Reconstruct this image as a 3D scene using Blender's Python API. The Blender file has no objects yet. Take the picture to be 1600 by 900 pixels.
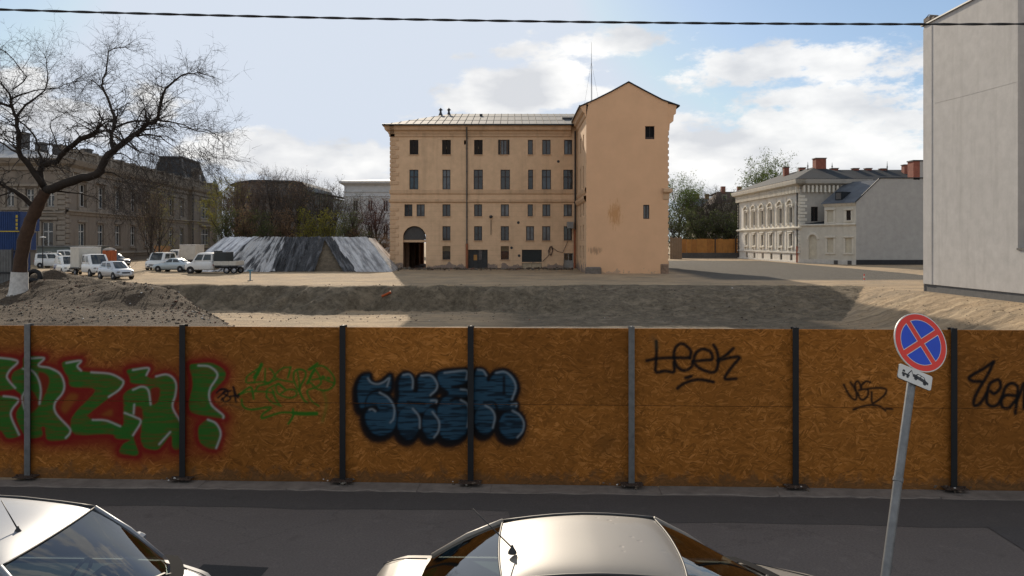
import bpy, math, random
import numpy as np
from mathutils import Matrix, Vector, noise as mnoise
R = math.radians
random.seed(11)
scn = bpy.context.scene
COL = scn.collection

# ------------------------------------------------------------------ camera, sky, sun, exposure
F, HOR, CZ = 1244.0, 378.0, 3.8          # focal length in photo pixels, horizon row, eye height
cam = bpy.data.cameras.new('camera'); cam_o = bpy.data.objects.new('camera', cam); COL.objects.link(cam_o)
cam.lens = 28.0; cam.sensor_width = 36.0; cam.shift_y = -0.045; cam.clip_end = 6000; cam.clip_start = 0.1
cam_o.location = (0, 0, CZ); cam_o.rotation_euler = (R(90), 0, 0)
scn.camera = cam_o
scn.view_settings.view_transform = 'Standard'; scn.view_settings.look = 'None'
scn.view_settings.gamma = 1; scn.view_settings.exposure = 0.62
SUN_EL = 24.0
SUN_DIR = Vector((-0.19, 1.0, 0)).normalized() * math.cos(R(SUN_EL)) + Vector((0, 0, math.sin(R(SUN_EL))))

def make_world():
    w = bpy.data.worlds.new('World'); scn.world = w; w.use_nodes = True
    nt = w.node_tree; N = nt.nodes; L = nt.links
    for n in list(N): N.remove(n)
    out = N.new('ShaderNodeOutputWorld'); bg = N.new('ShaderNodeBackground'); L.new(bg.outputs[0], out.inputs[0])
    bg.inputs['Strength'].default_value = 0.10
    sky = N.new('ShaderNodeTexSky'); sky.sky_type = 'NISHITA'; sky.sun_disc = False
    sky.sun_elevation = R(SUN_EL); sky.sun_rotation = math.atan2(SUN_DIR.x, SUN_DIR.y)
    sky.air_density = 1.0; sky.dust_density = 0.6; sky.ozone_density = 1.6; sky.altitude = 100
    # milky spring air: the clear sky is pulled towards a soft pale blue
    cl = N.new('ShaderNodeMix'); cl.data_type = 'RGBA'; cl.inputs['Factor'].default_value = 0.56
    mn = N.new('ShaderNodeVectorMath'); mn.operation = 'MINIMUM'; mn.inputs[1].default_value = (8.5, 8.5, 8.5); L.new(sky.outputs[0], mn.inputs[0]); L.new(mn.outputs[0], cl.inputs['A']); cl.inputs['B'].default_value = (1.35, 2.15, 3.4, 1)
    tc = N.new('ShaderNodeTexCoord')
    def math_(op, a, b=None, c=None, clamp=False):
        n = N.new('ShaderNodeMath'); n.operation = op; n.use_clamp = clamp
        for i, v in enumerate((a, b, c)):
            if v is None: continue
            if isinstance(v, (int, float)): n.inputs[i].default_value = v
            else: L.new(v, n.inputs[i])
        return n.outputs[0]
    def vm(op, a, b=None):
        n = N.new('ShaderNodeVectorMath'); n.operation = op
        for i, v in enumerate((a, b)):
            if v is None: continue
            if isinstance(v, tuple): n.inputs[i].default_value = v
            else: L.new(v, n.inputs[i])
        return n
    d = vm('NORMALIZE', tc.outputs['Generated']).outputs[0]
    sc = vm('MULTIPLY', d, (1, 1, 2.2)).outputs[0]
    def nz(scale, detail, rough, vec):
        n = N.new('ShaderNodeTexNoise'); n.inputs['Scale'].default_value = scale
        n.inputs['Detail'].default_value = detail; n.inputs['Roughness'].default_value = rough
        L.new(vec, n.inputs['Vector']); return n.outputs['Fac']
    n1 = nz(6.5, 10, .6, sc)
    n2 = nz(19.0, 8, .62, sc)
    n3 = nz(8.5, 6, .5, vm('ADD', sc, (3.1, 1.7, .055)).outputs[0])
    # cumulus banks: where they stand in the sky (direction, half width, half height, weight)
    def dirv(px, py):
        v = Vector(((px - 800) / F, 1, (HOR - py) / F)); v.normalize(); return v
    banks = [(1235, 105, .20, .040, .95), (1130, 105, .06, .03, .7), (1290, 175, .22, .06, 1.0), (1390, 100, .12, .045, .8),
             (1260, 235, .30, .055, 1.0), (1090, 220, .09, .06, .9), (1150, 290, .30, .05, .95), (1420, 180, .10, .08, .8), (960, 65, .10, .03, .92), (800, 150, .13, .045, 1.0),
             (870, 130, .10, .045, .95), (725, 90, .035, .012, .6), (800, 85, .05, .02, .6), (650, 182, .05, .012, .6), (430, 245, .16, .045, .9),
             (560, 245, .12, .04, .95), (330, 235, .08, .04, .8), (240, 165, .05, .03, .9), (30, 130, .06, .03, .8), (110, 195, .12, .04, .8),
             (560, 300, .30, .05, .8), (0, 200, .1, .04, .6), (1180, 160, .05, .03, .7)]
    tot = None
    for px, py, hw, hh, wt in banks:
        c = dirv(px, py)
        s = vm('SUBTRACT', d, tuple(c)).outputs[0]
        s = vm('MULTIPLY', s, (1 / hw, 1 / hw, 1 / hh)).outputs[0]
        ln = vm('LENGTH', s).outputs['Value']
        m = N.new('ShaderNodeMapRange'); m.interpolation_type = 'SMOOTHSTEP'
        L.new(ln, m.inputs[0]); m.inputs[1].default_value = 1.35; m.inputs[2].default_value = 0.1
        m.inputs[3].default_value = 0; m.inputs[4].default_value = wt
        tot = m.outputs[0] if tot is None else math_('MAXIMUM', tot, m.outputs[0])
    # behind the camera and at the sides fair-weather clouds go on, cover added to whiten the shade light
    sepd = N.new('ShaderNodeSeparateXYZ'); L.new(d, sepd.inputs[0])
    away = N.new('ShaderNodeMapRange'); L.new(sepd.outputs['Y'], away.inputs[0]); away.inputs[1].default_value = .72; away.inputs[2].default_value = .5
    away.inputs[3].default_value = 0; away.inputs[4].default_value = .62
    high = N.new('ShaderNodeMapRange'); L.new(sepd.outputs['Z'], high.inputs[0]); high.inputs[1].default_value = .3; high.inputs[2].default_value = .5
    high.inputs[3].default_value = 0; high.inputs[4].default_value = .55
    tot = math_('MAXIMUM', tot, math_('MAXIMUM', away.outputs[0], high.outputs[0]))
    dens = math_('ADD', math_('MULTIPLY', n1, 1.5), math_('MULTIPLY', n2, 1.05))
    dens = math_('ADD', dens, math_('MULTIPLY', tot, .72))
    mr = N.new('ShaderNodeMapRange'); mr.interpolation_type = 'SMOOTHSTEP'; L.new(dens, mr.inputs[0])
    mr.inputs[1].default_value = 1.56; mr.inputs[2].default_value = 1.80
    # cloud tone: white tops, greyer bellies where thick
    tone = N.new('ShaderNodeMapRange'); L.new(n3, tone.inputs[0]); tone.inputs[1].default_value = .40; tone.inputs[2].default_value = .66
    cc = N.new('ShaderNodeMix'); cc.data_type = 'RGBA'; L.new(tone.outputs[0], cc.inputs['Factor'])
    cc.inputs['A'].default_value = (4.6, 4.7, 4.9, 1); cc.inputs['B'].default_value = (7.3, 7.2, 7.0, 1)
    mx = N.new('ShaderNodeMix'); mx.data_type = 'RGBA'
    L.new(math_('MULTIPLY', mr.outputs[0], .93), mx.inputs['Factor'])
    L.new(cl.outputs['Result'], mx.inputs['A']); L.new(cc.outputs['Result'], mx.inputs['B'])
    L.new(mx.outputs['Result'], bg.inputs['Color'])
make_world()
sun = bpy.data.lights.new('sun', 'SUN'); sun.energy = 3.6; sun.angle = R(0.6); sun.color = (1.0, .86, .68)
sun_o = bpy.data.objects.new('sun', sun); COL.objects.link(sun_o); sun_o.location = (-30, 100, 60)
sun_o.rotation_euler = SUN_DIR.to_track_quat('Z', 'Y').to_euler()

# ------------------------------------------------------------------ helpers
def at(px, py, Y):                       # a photo point at depth Y -> metres
    return Vector(((px - 800) / F * Y, Y, CZ - (py - HOR) / F * Y))
def ax(px, Y): return (px - 800) / F * Y
def az(py, Y): return CZ - (py - HOR) / F * Y

WM = {}                                   # world matrices
def T(x=0, y=0, z=0, rz=0): return Matrix.Translation((x, y, z)) @ Matrix.Rotation(rz, 4, 'Z')
def link(o, parent=None, M=None):
    COL.objects.link(o); M = M if M is not None else Matrix()
    WM[o.name] = M
    if parent: o.parent = parent; o.matrix_basis = WM[parent.name].inverted() @ M
    else: o.matrix_basis = M
    return o
def tag(o, label=None, cat=None, group=None, kind=None):
    if label: o['label'] = label
    if cat: o['category'] = cat
    if group: o['group'] = group
    if kind: o['kind'] = kind
    return o
def thing(name, label, cat, M=None, group=None):
    o = bpy.data.objects.new(name, None); o.empty_display_size = .2
    link(o, None, M if M is not None else Matrix()); return tag(o, label, cat, group)

class MB:
    def __init__(s): s.v = []; s.f = []; s.m = []
    def add(s, vs, fs, mi=0):
        b = len(s.v); s.v += [tuple(v) for v in vs]; s.f += [tuple(b + i for i in f) for f in fs]; s.m += [mi] * len(fs); return s
    def quad(s, a, b, c, d, mi=0): return s.add([a, b, c, d], [(0, 1, 2, 3)], mi)
    def box(s, x0, x1, y0, y1, z0, z1, mi=0, M=None):
        vs = [Vector((x, y, z)) for z in (z0, z1) for y in (y0, y1) for x in (x0, x1)]
        if M: vs = [M @ v for v in vs]
        return s.add(vs, [(0, 2, 3, 1), (4, 5, 7, 6), (0, 1, 5, 4), (2, 6, 7, 3), (0, 4, 6, 2), (1, 3, 7, 5)], mi)
    def bbox(s, x0, x1, y0, y1, z0, z1, b=.02, mi=0, M=None):   # box with chamfered vertical/horizontal edges
        vs = []
        for (xa, xb, ya, yb, z) in ((x0 + b, x1 - b, y0 + b, y1 - b, z0), (x0, x1, y0, y1, z0 + b), (x0, x1, y0, y1, z1 - b), (x0 + b, x1 - b, y0 + b, y1 - b, z1)):
            c = b if (z in (z0 + b, z1 - b)) else 0
            c = b
            vs += [Vector(p) for p in ((xa + c, ya, z), (xb - c, ya, z), (xb, ya + c, z), (xb, yb - c, z), (xb - c, yb, z), (xa + c, yb, z), (xa, yb - c, z), (xa, ya + c, z))]
        fs = [tuple(range(7, -1, -1)), tuple(range(24, 32))]
        for k in range(3):
            for i in range(8):
                j = (i + 1) % 8; fs.append((k * 8 + i, k * 8 + j, k * 8 + 8 + j, k * 8 + 8 + i))
        if M: vs = [M @ v for v in vs]
        return s.add(vs, fs, mi)
    def tube(s, pts, rad, n=6, mi=0, cap=True):
        pts = [Vector(p) for p in pts]; k = len(pts)
        if isinstance(rad, (int, float)): rad = [rad] * k
        b = len(s.v); prev = None
        for i, p in enumerate(pts):
            t = (pts[min(i + 1, k - 1)] - pts[max(i - 1, 0)])
            t = t.normalized() if t.length > 1e-9 else Vector((0, 0, 1))
            if prev is None:
                a = Vector((0, 0, 1)) if abs(t.z) < .9 else Vector((1, 0, 0)); u = t.cross(a).normalized()
            else:
                u = (prev - t * prev.dot(t)); u = u.normalized() if u.length > 1e-6 else t.orthogonal().normalized()
            w = t.cross(u); prev = u
            for j in range(n):
                a = 2 * math.pi * j / n; s.v.append(tuple(p + (u * math.cos(a) + w * math.sin(a)) * rad[i]))
        for i in range(k - 1):
            for j in range(n):
                jj = (j + 1) % n; s.f.append((b + i * n + j, b + i * n + jj, b + (i + 1) * n + jj, b + (i + 1) * n + j)); s.m.append(mi)
        if cap:
            s.f.append(tuple(b + j for j in range(n - 1, -1, -1))); s.m.append(mi)
            s.f.append(tuple(b + (k - 1) * n + j for j in range(n))); s.m.append(mi)
        return s
    def cyl(s, a, b, r, n=12, mi=0, r2=None): return s.tube([a, b], [r, r if r2 is None else r2], n, mi)
    def prism(s, poly, y0, y1, mi=0, M=None):      # polygon in x,z extruded along y
        n = len(poly); vs = [Vector((x, y0, z)) for x, z in poly] + [Vector((x, y1, z)) for x, z in poly]
        if M: vs = [M @ v for v in vs]
        fs = [tuple(range(n)), tuple(range(2 * n - 1, n - 1, -1))]
        for i in range(n):
            j = (i + 1) % n; fs.append((j, i, n + i, n + j))
        return s.add(vs, fs, mi)
    def lathe(s, prof, n=16, c=(0, 0, 0), mi=0, axis='Z'):
        b = len(s.v); c = Vector(c)
        for r, h in prof:
            for j in range(n):
                a = 2 * math.pi * j / n; p = Vector((r * math.cos(a), r * math.sin(a), h))
                if axis == 'Y': p = Vector((p.x, p.z, p.y))
                if axis == 'X': p = Vector((p.z, p.x, p.y))
                s.v.append(tuple(c + p))
        for i in range(len(prof) - 1):
            for j in range(n):
                jj = (j + 1) % n; s.f.append((b + i * n + j, b + i * n + jj, b + (i + 1) * n + jj, b + (i + 1) * n + j)); s.m.append(mi)
        return s
    def grid(s, fn, nu, nv, mi=0):                   # fn(u,v) -> point
        b = len(s.v)
        for j in range(nv + 1):
            for i in range(nu + 1): s.v.append(tuple(fn(i / nu, j / nv)))
        for j in range(nv):
            for i in range(nu):
                a = b + j * (nu + 1) + i; s.f.append((a, a + 1, a + nu + 2, a + nu + 1)); s.m.append(mi)
        return s
    def mesh(s, name, smooth=False, fix=False):
        me = bpy.data.meshes.new(name); me.from_pydata(s.v, [], s.f)
        if any(s.m): me.polygons.foreach_set('material_index', s.m)
        if smooth: me.polygons.foreach_set('use_smooth', [True] * len(me.polygons))
        if fix:
            import bmesh
            bm = bmesh.new(); bm.from_mesh(me); bmesh.ops.remove_doubles(bm, verts=bm.verts, dist=1e-5); bmesh.ops.recalc_face_normals(bm, faces=bm.faces); bm.to_mesh(me); bm.free()
            if smooth: me.polygons.foreach_set('use_smooth', [True] * len(me.polygons))
        me.update(); return me
    def build(s, name, mats, parent=None, M=None, smooth=False, fix=False):
        me = s.mesh(name, smooth, fix)
        return put(name, me, mats, parent, M)
def put(name, me, mats, parent=None, M=None):
    if not isinstance(mats, (list, tuple)): mats = [mats]
    if len(me.materials) == 0:
        for m in mats: me.materials.append(m)
    return link(bpy.data.objects.new(name, me), parent, M)
def smooth_by_angle(o, ang=35):
    me = o.data
    me.polygons.foreach_set('use_smooth', [True] * len(me.polygons))
    me.update(); 
    try: me.set_sharp_from_angle(angle=R(ang))
    except Exception: pass
    return o

# ------------------------------------------------------------------ materials
def newmat(name):
    m = bpy.data.materials.new(name); m.use_nodes = True
    nt = m.node_tree; b = nt.nodes['Principled BSDF']; return m, nt, b
def nn(nt, t, **kw):
    n = nt.nodes.new(t)
    for k, v in kw.items():
        if k in n.inputs: n.inputs[k].default_value = v
        else: setattr(n, k, v)
    return n
def ramp(nt, fac, stops):
    r = nt.nodes.new('ShaderNodeValToRGB'); e = r.color_ramp.elements
    while len(e) < len(stops): e.new(.5)
    for i, (p, c) in enumerate(stops):
        e[i].position = p; e[i].color = (c, c, c, 1) if isinstance(c, (int, float)) else (*c, 1)
    nt.links.new(fac, r.inputs[0]); return r.outputs[0]
def mixc(nt, fac, a, b, mode='MIX'):
    n = nt.nodes.new('ShaderNodeMix'); n.data_type = 'RGBA'; n.blend_type = mode
    for key, v in (('Factor', fac), ('A', a), ('B', b)):
        s = n.inputs[key] if key != 'Factor' else n.inputs[0]
        if isinstance(v, (int, float)) and key == 'Factor': s.default_value = v
        elif isinstance(v, (tuple, list)): s.default_value = (*v[:3], 1)
        else: nt.links.new(v, s)
    return n.outputs['Result']
def coords(nt, kind='Object', scale=(1, 1, 1), rot=(0, 0, 0)):
    tc = nt.nodes.new('ShaderNodeTexCoord'); mp = nt.nodes.new('ShaderNodeMapping')
    mp.inputs['Scale'].default_value = scale; mp.inputs['Rotation'].default_value = rot
    nt.links.new(tc.outputs[kind], mp.inputs[0]); return mp.outputs[0]
def geo_pos(nt, scale=(1, 1, 1), rot=(0, 0, 0)):
    tc = nt.nodes.new('ShaderNodeNewGeometry'); mp = nt.nodes.new('ShaderNodeMapping')
    mp.inputs['Scale'].default_value = scale; mp.inputs['Rotation'].default_value = rot
    nt.links.new(tc.outputs['Position'], mp.inputs[0]); return mp.outputs[0]
def noise(nt, vec, scale, detail=5, rough=.55, dist=0):
    n = nn(nt, 'ShaderNodeTexNoise', Scale=scale, Detail=detail, Roughness=rough, Distortion=dist)
    nt.links.new(vec, n.inputs['Vector']); return n.outputs['Fac']
def bump(nt, b, h, strength=.3, dist=.02):
    n = nn(nt, 'ShaderNodeBump', Strength=strength, Distance=dist); nt.links.new(h, n.inputs['Height']); nt.links.new(n.outputs[0], b.inputs['Normal']); return n
def mat(name, col, rough=.8, var=.2, scale=2.0, metal=0.0, bmp=0.0, spec=.4, col2=None, coat=0.0, big=.3, world=True):
    m, nt, b = newmat(name)
    v = geo_pos(nt) if world else coords(nt)
    n1 = noise(nt, v, scale, 8, .65); n2 = noise(nt, v, big, 4, .5)
    c2 = col2 or tuple(x * (1 - var) for x in col); c1 = tuple(min(1, x * (1 + var * .45)) for x in col)
    f = ramp(nt, n1, [(.3, 0), (.7, 1)])
    c = mixc(nt, f, c2, c1)
    f2 = ramp(nt, n2, [(.3, 1 - var * .7), (.75, 1)])
    c = mixc(nt, 1.0, c, f2, 'MULTIPLY')
    nt.links.new(c, b.inputs['Base Color'])
    b.inputs['Roughness'].default_value = rough; b.inputs['Metallic'].default_value = metal
    b.inputs['Specular IOR Level'].default_value = spec; b.inputs['Coat Weight'].default_value = coat
    if bmp: bump(nt, b, n1, bmp, .03)
    return m
def plain(name, col, rough=.5, metal=0.0, coat=0.0, spec=.5):
    m, nt, b = newmat(name); b.inputs['Base Color'].default_value = (*col, 1); b.inputs['Roughness'].default_value = rough
    b.inputs['Metallic'].default_value = metal; b.inputs['Coat Weight'].default_value = coat; b.inputs['Specular IOR Level'].default_value = spec
    return m
def plaster(name, col, dirt=(.12, .09, .06), streak=.35, patch=None, rough=.9, rust=0.0, joints=0.0):
    m, nt, b = newmat(name)
    v = geo_pos(nt); vs = geo_pos(nt, scale=(1.6, 1.6, .12))
    n1 = noise(nt, v, 1.3, 9, .68); n2 = noise(nt, vs, 1.0, 6, .6); n3 = noise(nt, v, .22, 4, .5); n4 = noise(nt, v, 14, 5, .6)
    c = mixc(nt, ramp(nt, n1, [(.3, 0), (.72, 1)]), tuple(x * .84 for x in col), tuple(min(1, x * 1.06) for x in col))
    c = mixc(nt, ramp(nt, n3, [(.35, .22), (.7, 0)]), c, tuple(x * .78 for x in col))
    st = ramp(nt, n2, [(.52, 0), (.78, streak)])
    c = mixc(nt, st, c, dirt)
    if joints:
        sp = nt.nodes.new('ShaderNodeSeparateXYZ'); nt.links.new(v, sp.inputs[0])
        w = nn(nt, 'ShaderNodeMath', operation='FRACT'); mu = nn(nt, 'ShaderNodeMath', operation='MULTIPLY'); mu.inputs[1].default_value = 1 / joints
        nt.links.new(sp.outputs['Z'], mu.inputs[0]); nt.links.new(mu.outputs[0], w.inputs[0])
        j = ramp(nt, w.outputs[0], [(.0, 1), (.05, 0)])
        lim = nn(nt, 'ShaderNodeMapRange'); nt.links.new(sp.outputs['Z'], lim.inputs[0]); lim.inputs[1].default_value = 8.2; lim.inputs[2].default_value = 8.1
        mm = nn(nt, 'ShaderNodeMath', operation='MULTIPLY'); nt.links.new(j, mm.inputs[0]); nt.links.new(lim.outputs[0], mm.inputs[1])
        mm2 = nn(nt, 'ShaderNodeMath', operation='MULTIPLY'); nt.links.new(mm.outputs[0], mm2.inputs[0]); mm2.inputs[1].default_value = .55
        c = mixc(nt, mm2.outputs[0], c, tuple(x * .4 for x in col))
    if patch:       # fallen plaster low on the wall, ragged edged
        sp = nt.nodes.new('ShaderNodeSeparateXYZ'); nt.links.new(v, sp.inputs[0])
        lo = nn(nt, 'ShaderNodeMapRange'); nt.links.new(sp.outputs['Z'], lo.inputs[0])
        lo.inputs[1].default_value = 2.6; lo.inputs[2].default_value = .8; lo.inputs[3].default_value = -.25; lo.inputs[4].default_value = .16
        nb = noise(nt, v, .9, 8, .65)
        s = nn(nt, 'ShaderNodeMath', operation='ADD'); nt.links.new(nb, s.inputs[0]); nt.links.new(lo.outputs[0], s.inputs[1])
        pm = ramp(nt, s.outputs[0], [(.555, 0), (.585, 1)])
        pc = mixc(nt, ramp(nt, n4, [(.35, 0), (.65, 1)]), tuple(x * .6 for x in patch), patch)
        c = mixc(nt, pm, c, pc)
    nt.links.new(c, b.inputs['Base Color']); b.inputs['Roughness'].default_value = rough; b.inputs['Specular IOR Level'].default_value = .2
    bump(nt, b, n4, .12, .02)
    return m
def glassy(name, col, rough=.06):
    m, nt, b = newmat(name); v = geo_pos(nt)
    n = noise(nt, v, .9, 3, .5)
    c = mixc(nt, ramp(nt, n, [(.4, 0), (.6, 1)]), tuple(x * .45 for x in col), col)
    nt.links.new(c, b.inputs['Base Color']); b.inputs['Roughness'].default_value = rough; b.inputs['Specular IOR Level'].default_value = .55
    n2 = noise(nt, v, 1.1, 2, .5); bump(nt, b, n2, .06, .1)
    return m
def clearglass(name, tint=(.75, .82, .80), refl=1.0):
    m = bpy.data.materials.new(name); m.use_nodes = True; nt = m.node_tree
    for n in list(nt.nodes): nt.nodes.remove(n)
    out = nt.nodes.new('ShaderNodeOutputMaterial'); mx = nt.nodes.new('ShaderNodeMixShader')
    tr = nn(nt, 'ShaderNodeBsdfTransparent', Color=(*tint, 1)); gl = nn(nt, 'ShaderNodeBsdfGlossy', Color=(1, 1, 1, 1), Roughness=.015)
    fr = nn(nt, 'ShaderNodeFresnel', IOR=1.85)
    nt.links.new(fr.outputs[0], mx.inputs[0]); nt.links.new(tr.outputs[0], mx.inputs[1]); nt.links.new(gl.outputs[0], mx.inputs[2])
    nt.links.new(mx.outputs[0], out.inputs[0]); return m
M_BLACK = plain('black_plastic', (.012, .012, .013), .55)
M_RUB = mat('rubber', (.02, .02, .021), .85, .3, 8)
M_RIM = plain('wheel_metal', (.45, .45, .46), .35, .8)
M_WHITEP = mat('white_paint_worn', (.62, .61, .58), .55, .18, 3)
M_DARKMETAL = mat('dark_metal', (.05, .05, .052), .5, .3, 5, metal=.5)
M_GALV = mat('galvanised_steel', (.20, .20, .195), .5, .3, 9, metal=.55)
# ------------------------------------------------------------------ terrain of the building site
def sm(a, b, x):
    t = min(1, max(0, (x - a) / (b - a))); return t * t * (3 - 2 * t)
def fbm(x, y, s, o=4, z=0.0):
    v = 0; a = 1; n = 0
    for k in range(o):
        v += a * mnoise.noise((x * s, y * s, z + k * 7.3)); n += a; a *= .5; s *= 2.03
    return v / n
def base_z(x, y):
    z = .42 + sm(55, 95, y) * .25 + sm(95, 130, y) * .1
    return z
def lerp_tab(tab, x):
    if x <= tab[0][0]: return tab[0][1]
    for (a, va), (b, vb) in zip(tab, tab[1:]):
        if x <= b: return va + (vb - va) * sm(0, 1, (x - a) / (b - a))
    return tab[-1][1]
RUN = [(-30, 2.6), (-20, 3.0), (-16.5, 2.6), (-14, 4.6), (-11, 2.0), (-4, 2.2), (2, 5.0), (7, 9.5), (30, 11.0)]
YTOP = [(-40, 63.5), (-22, 63), (-14, 60.6), (-10, 61.5), (0, 62.0), (8, 63.5), (30, 61.5)]
FLOOR = -1.45
def pit_t(x, y):
    wob = fbm(x, y, .16, 3) * 1.3 + (fbm(x, y, .45, 3, 2.2) * (1.6 if x < -6 else .5))
    tf = (lerp_tab(YTOP, x) + wob * .6 - y) / lerp_tab(RUN, x)
    # left rim runs from (-29,60) to (-14,36)
    dx, dy = 15.0, -24.0; l = math.hypot(dx, dy)
    tl = ((x + 29.0) * (-dy) - (y - 60.0) * (-dx) * -1 * -1) / l
    tl = ((x + 29.0) * 24.0 + (y - 60.0) * 15.0) / l
    tl = (tl + wob * .5) / 3.6
    tr = (27.4 + wob * .3 - x) / 6.2
    tn = (y - 17) / 5
    return tf, tl, tr, tn
def terrain(x, y):
    g = base_z(x, y)
    if y < 12.8: return -.06, (0, 0, 0)
    if y < 16: g = .02 + (g - .02) * sm(12.8, 16, y)
    soil = [0, 0, 0]
    if -45 < x < 45 and y < 75:
        tf, tl, tr, tn = pit_t(x, y)
        t = min(tf, tl, tr, tn)
        s = 0 if t <= 0 else (1 if t >= 1 else t)
        s2 = .25 * s + .75 * sm(0, 1, s) 
        if 0 < t < 1:
            edge = math.sin(math.pi * s)
            gul = abs(fbm(x * 1.0, y * .35, .55, 4, 3.1)) * 1.6 + max(0, fbm(x, y, .22, 3, 6.6)) * .9
            rough = fbm(x, y, 1.5, 4, 9.0)
            amp = .95 if tf == t else (.16 if tr == t else .3)
            if tf == t and x > 4: amp = .12
            g += edge * (amp * (gul - .45) + .26 * rough)
            soil[1] = sm(0, .08, t) * (1 - sm(.86, 1.02, t)) * (1.0 if tf == t else .5 if tl == t else 0)
            if tf == t and x > 18:      # bulldozer tread marks
                g += .05 * math.sin((x + y * .8) * 7.0) * sm(18, 20, x) * (1 - sm(.3, .5, t))
            if tr == t: soil[2] = .0; g += .10 * abs(fbm(x, y, .9, 4, 4.4))
        if -.25 < t < .12 and tf == t: g += .10 * fbm(x, y, .8, 3, 2) * (1 - abs(t) * 4) 
        z = g - (g * .0 + .42 - FLOOR) * s2
        if t >= .86 and x > -6: soil[1] = max(soil[1], .78 * sm(-5, 2, x) * (1 - sm(19, 21.5, x)))  # pit floor under the building's shadow: shade put into the soil colour
        if t >= .95:
            z += .05 * fbm(x, y, .7, 3, 5) + .05 * math.exp(-((math.sin((y - x * .12) * 1.3)) ** 2) * 6) * .6
        # debris at the foot of the bank
        if tf == t and .8 < t < 1.6: z += .10 * max(0, fbm(x, y, 1.2, 3, 8)) * 2 * (1 - abs(t - 1.1) / .6)
        g = z
        soil[0] = sm(.25, -.3, tl) if False else 0
        # rubble heap on the left platform
        if tl < 1.1 and x < -10:
            m = 0
            for (cx, cy, rx, ry, h) in ((-25.5, 46.5, 7.5, 4.2, 1.1), (-20.5, 42.5, 6.0, 3.4, .95), (-31, 53.5, 5.0, 3.0, 1.35), (-27, 38, 9, 3.0, .35), (-22.5, 51, 4.5, 4, .55), (-34.5, 56, 4, 3, .5)):
                d = ((x - cx) / rx) ** 2 + ((y - cy) / ry) ** 2
                if d < 1: m += h * (1 - d) ** 1.5
            g += m * (1 + .5 * fbm(x, y, .6, 4, 1)) 
            g += .07 * fbm(x, y, 1.4, 4, 6) * sm(1.1, .7, tl)
            soil[0] = sm(1.15, .8, tl) * sm(66, 60, y)
    else:
        tl = 9
    if 60 < y < 130:
        g += .05 * fbm(x, y, .25, 4, 12) + .02 * fbm(x, y, 1.3, 3)
        # rubble along the foot of the yellow building
        if -15 < x < 8 and 86 < y < 91.4: g += .25 * max(0, fbm(x, y, .5, 4, 2) + .25) * sm(87, 90, y)
        if 6.5 < x < 18 and 77 < y < 80.5: g += .12 * max(0, fbm(x, y, .6, 4, 2) + .2) * sm(77, 79, y)
        if 16 < x < 40: soil[2] = sm(15, 20, x) * sm(66, 72, y)
    return g, soil

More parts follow.
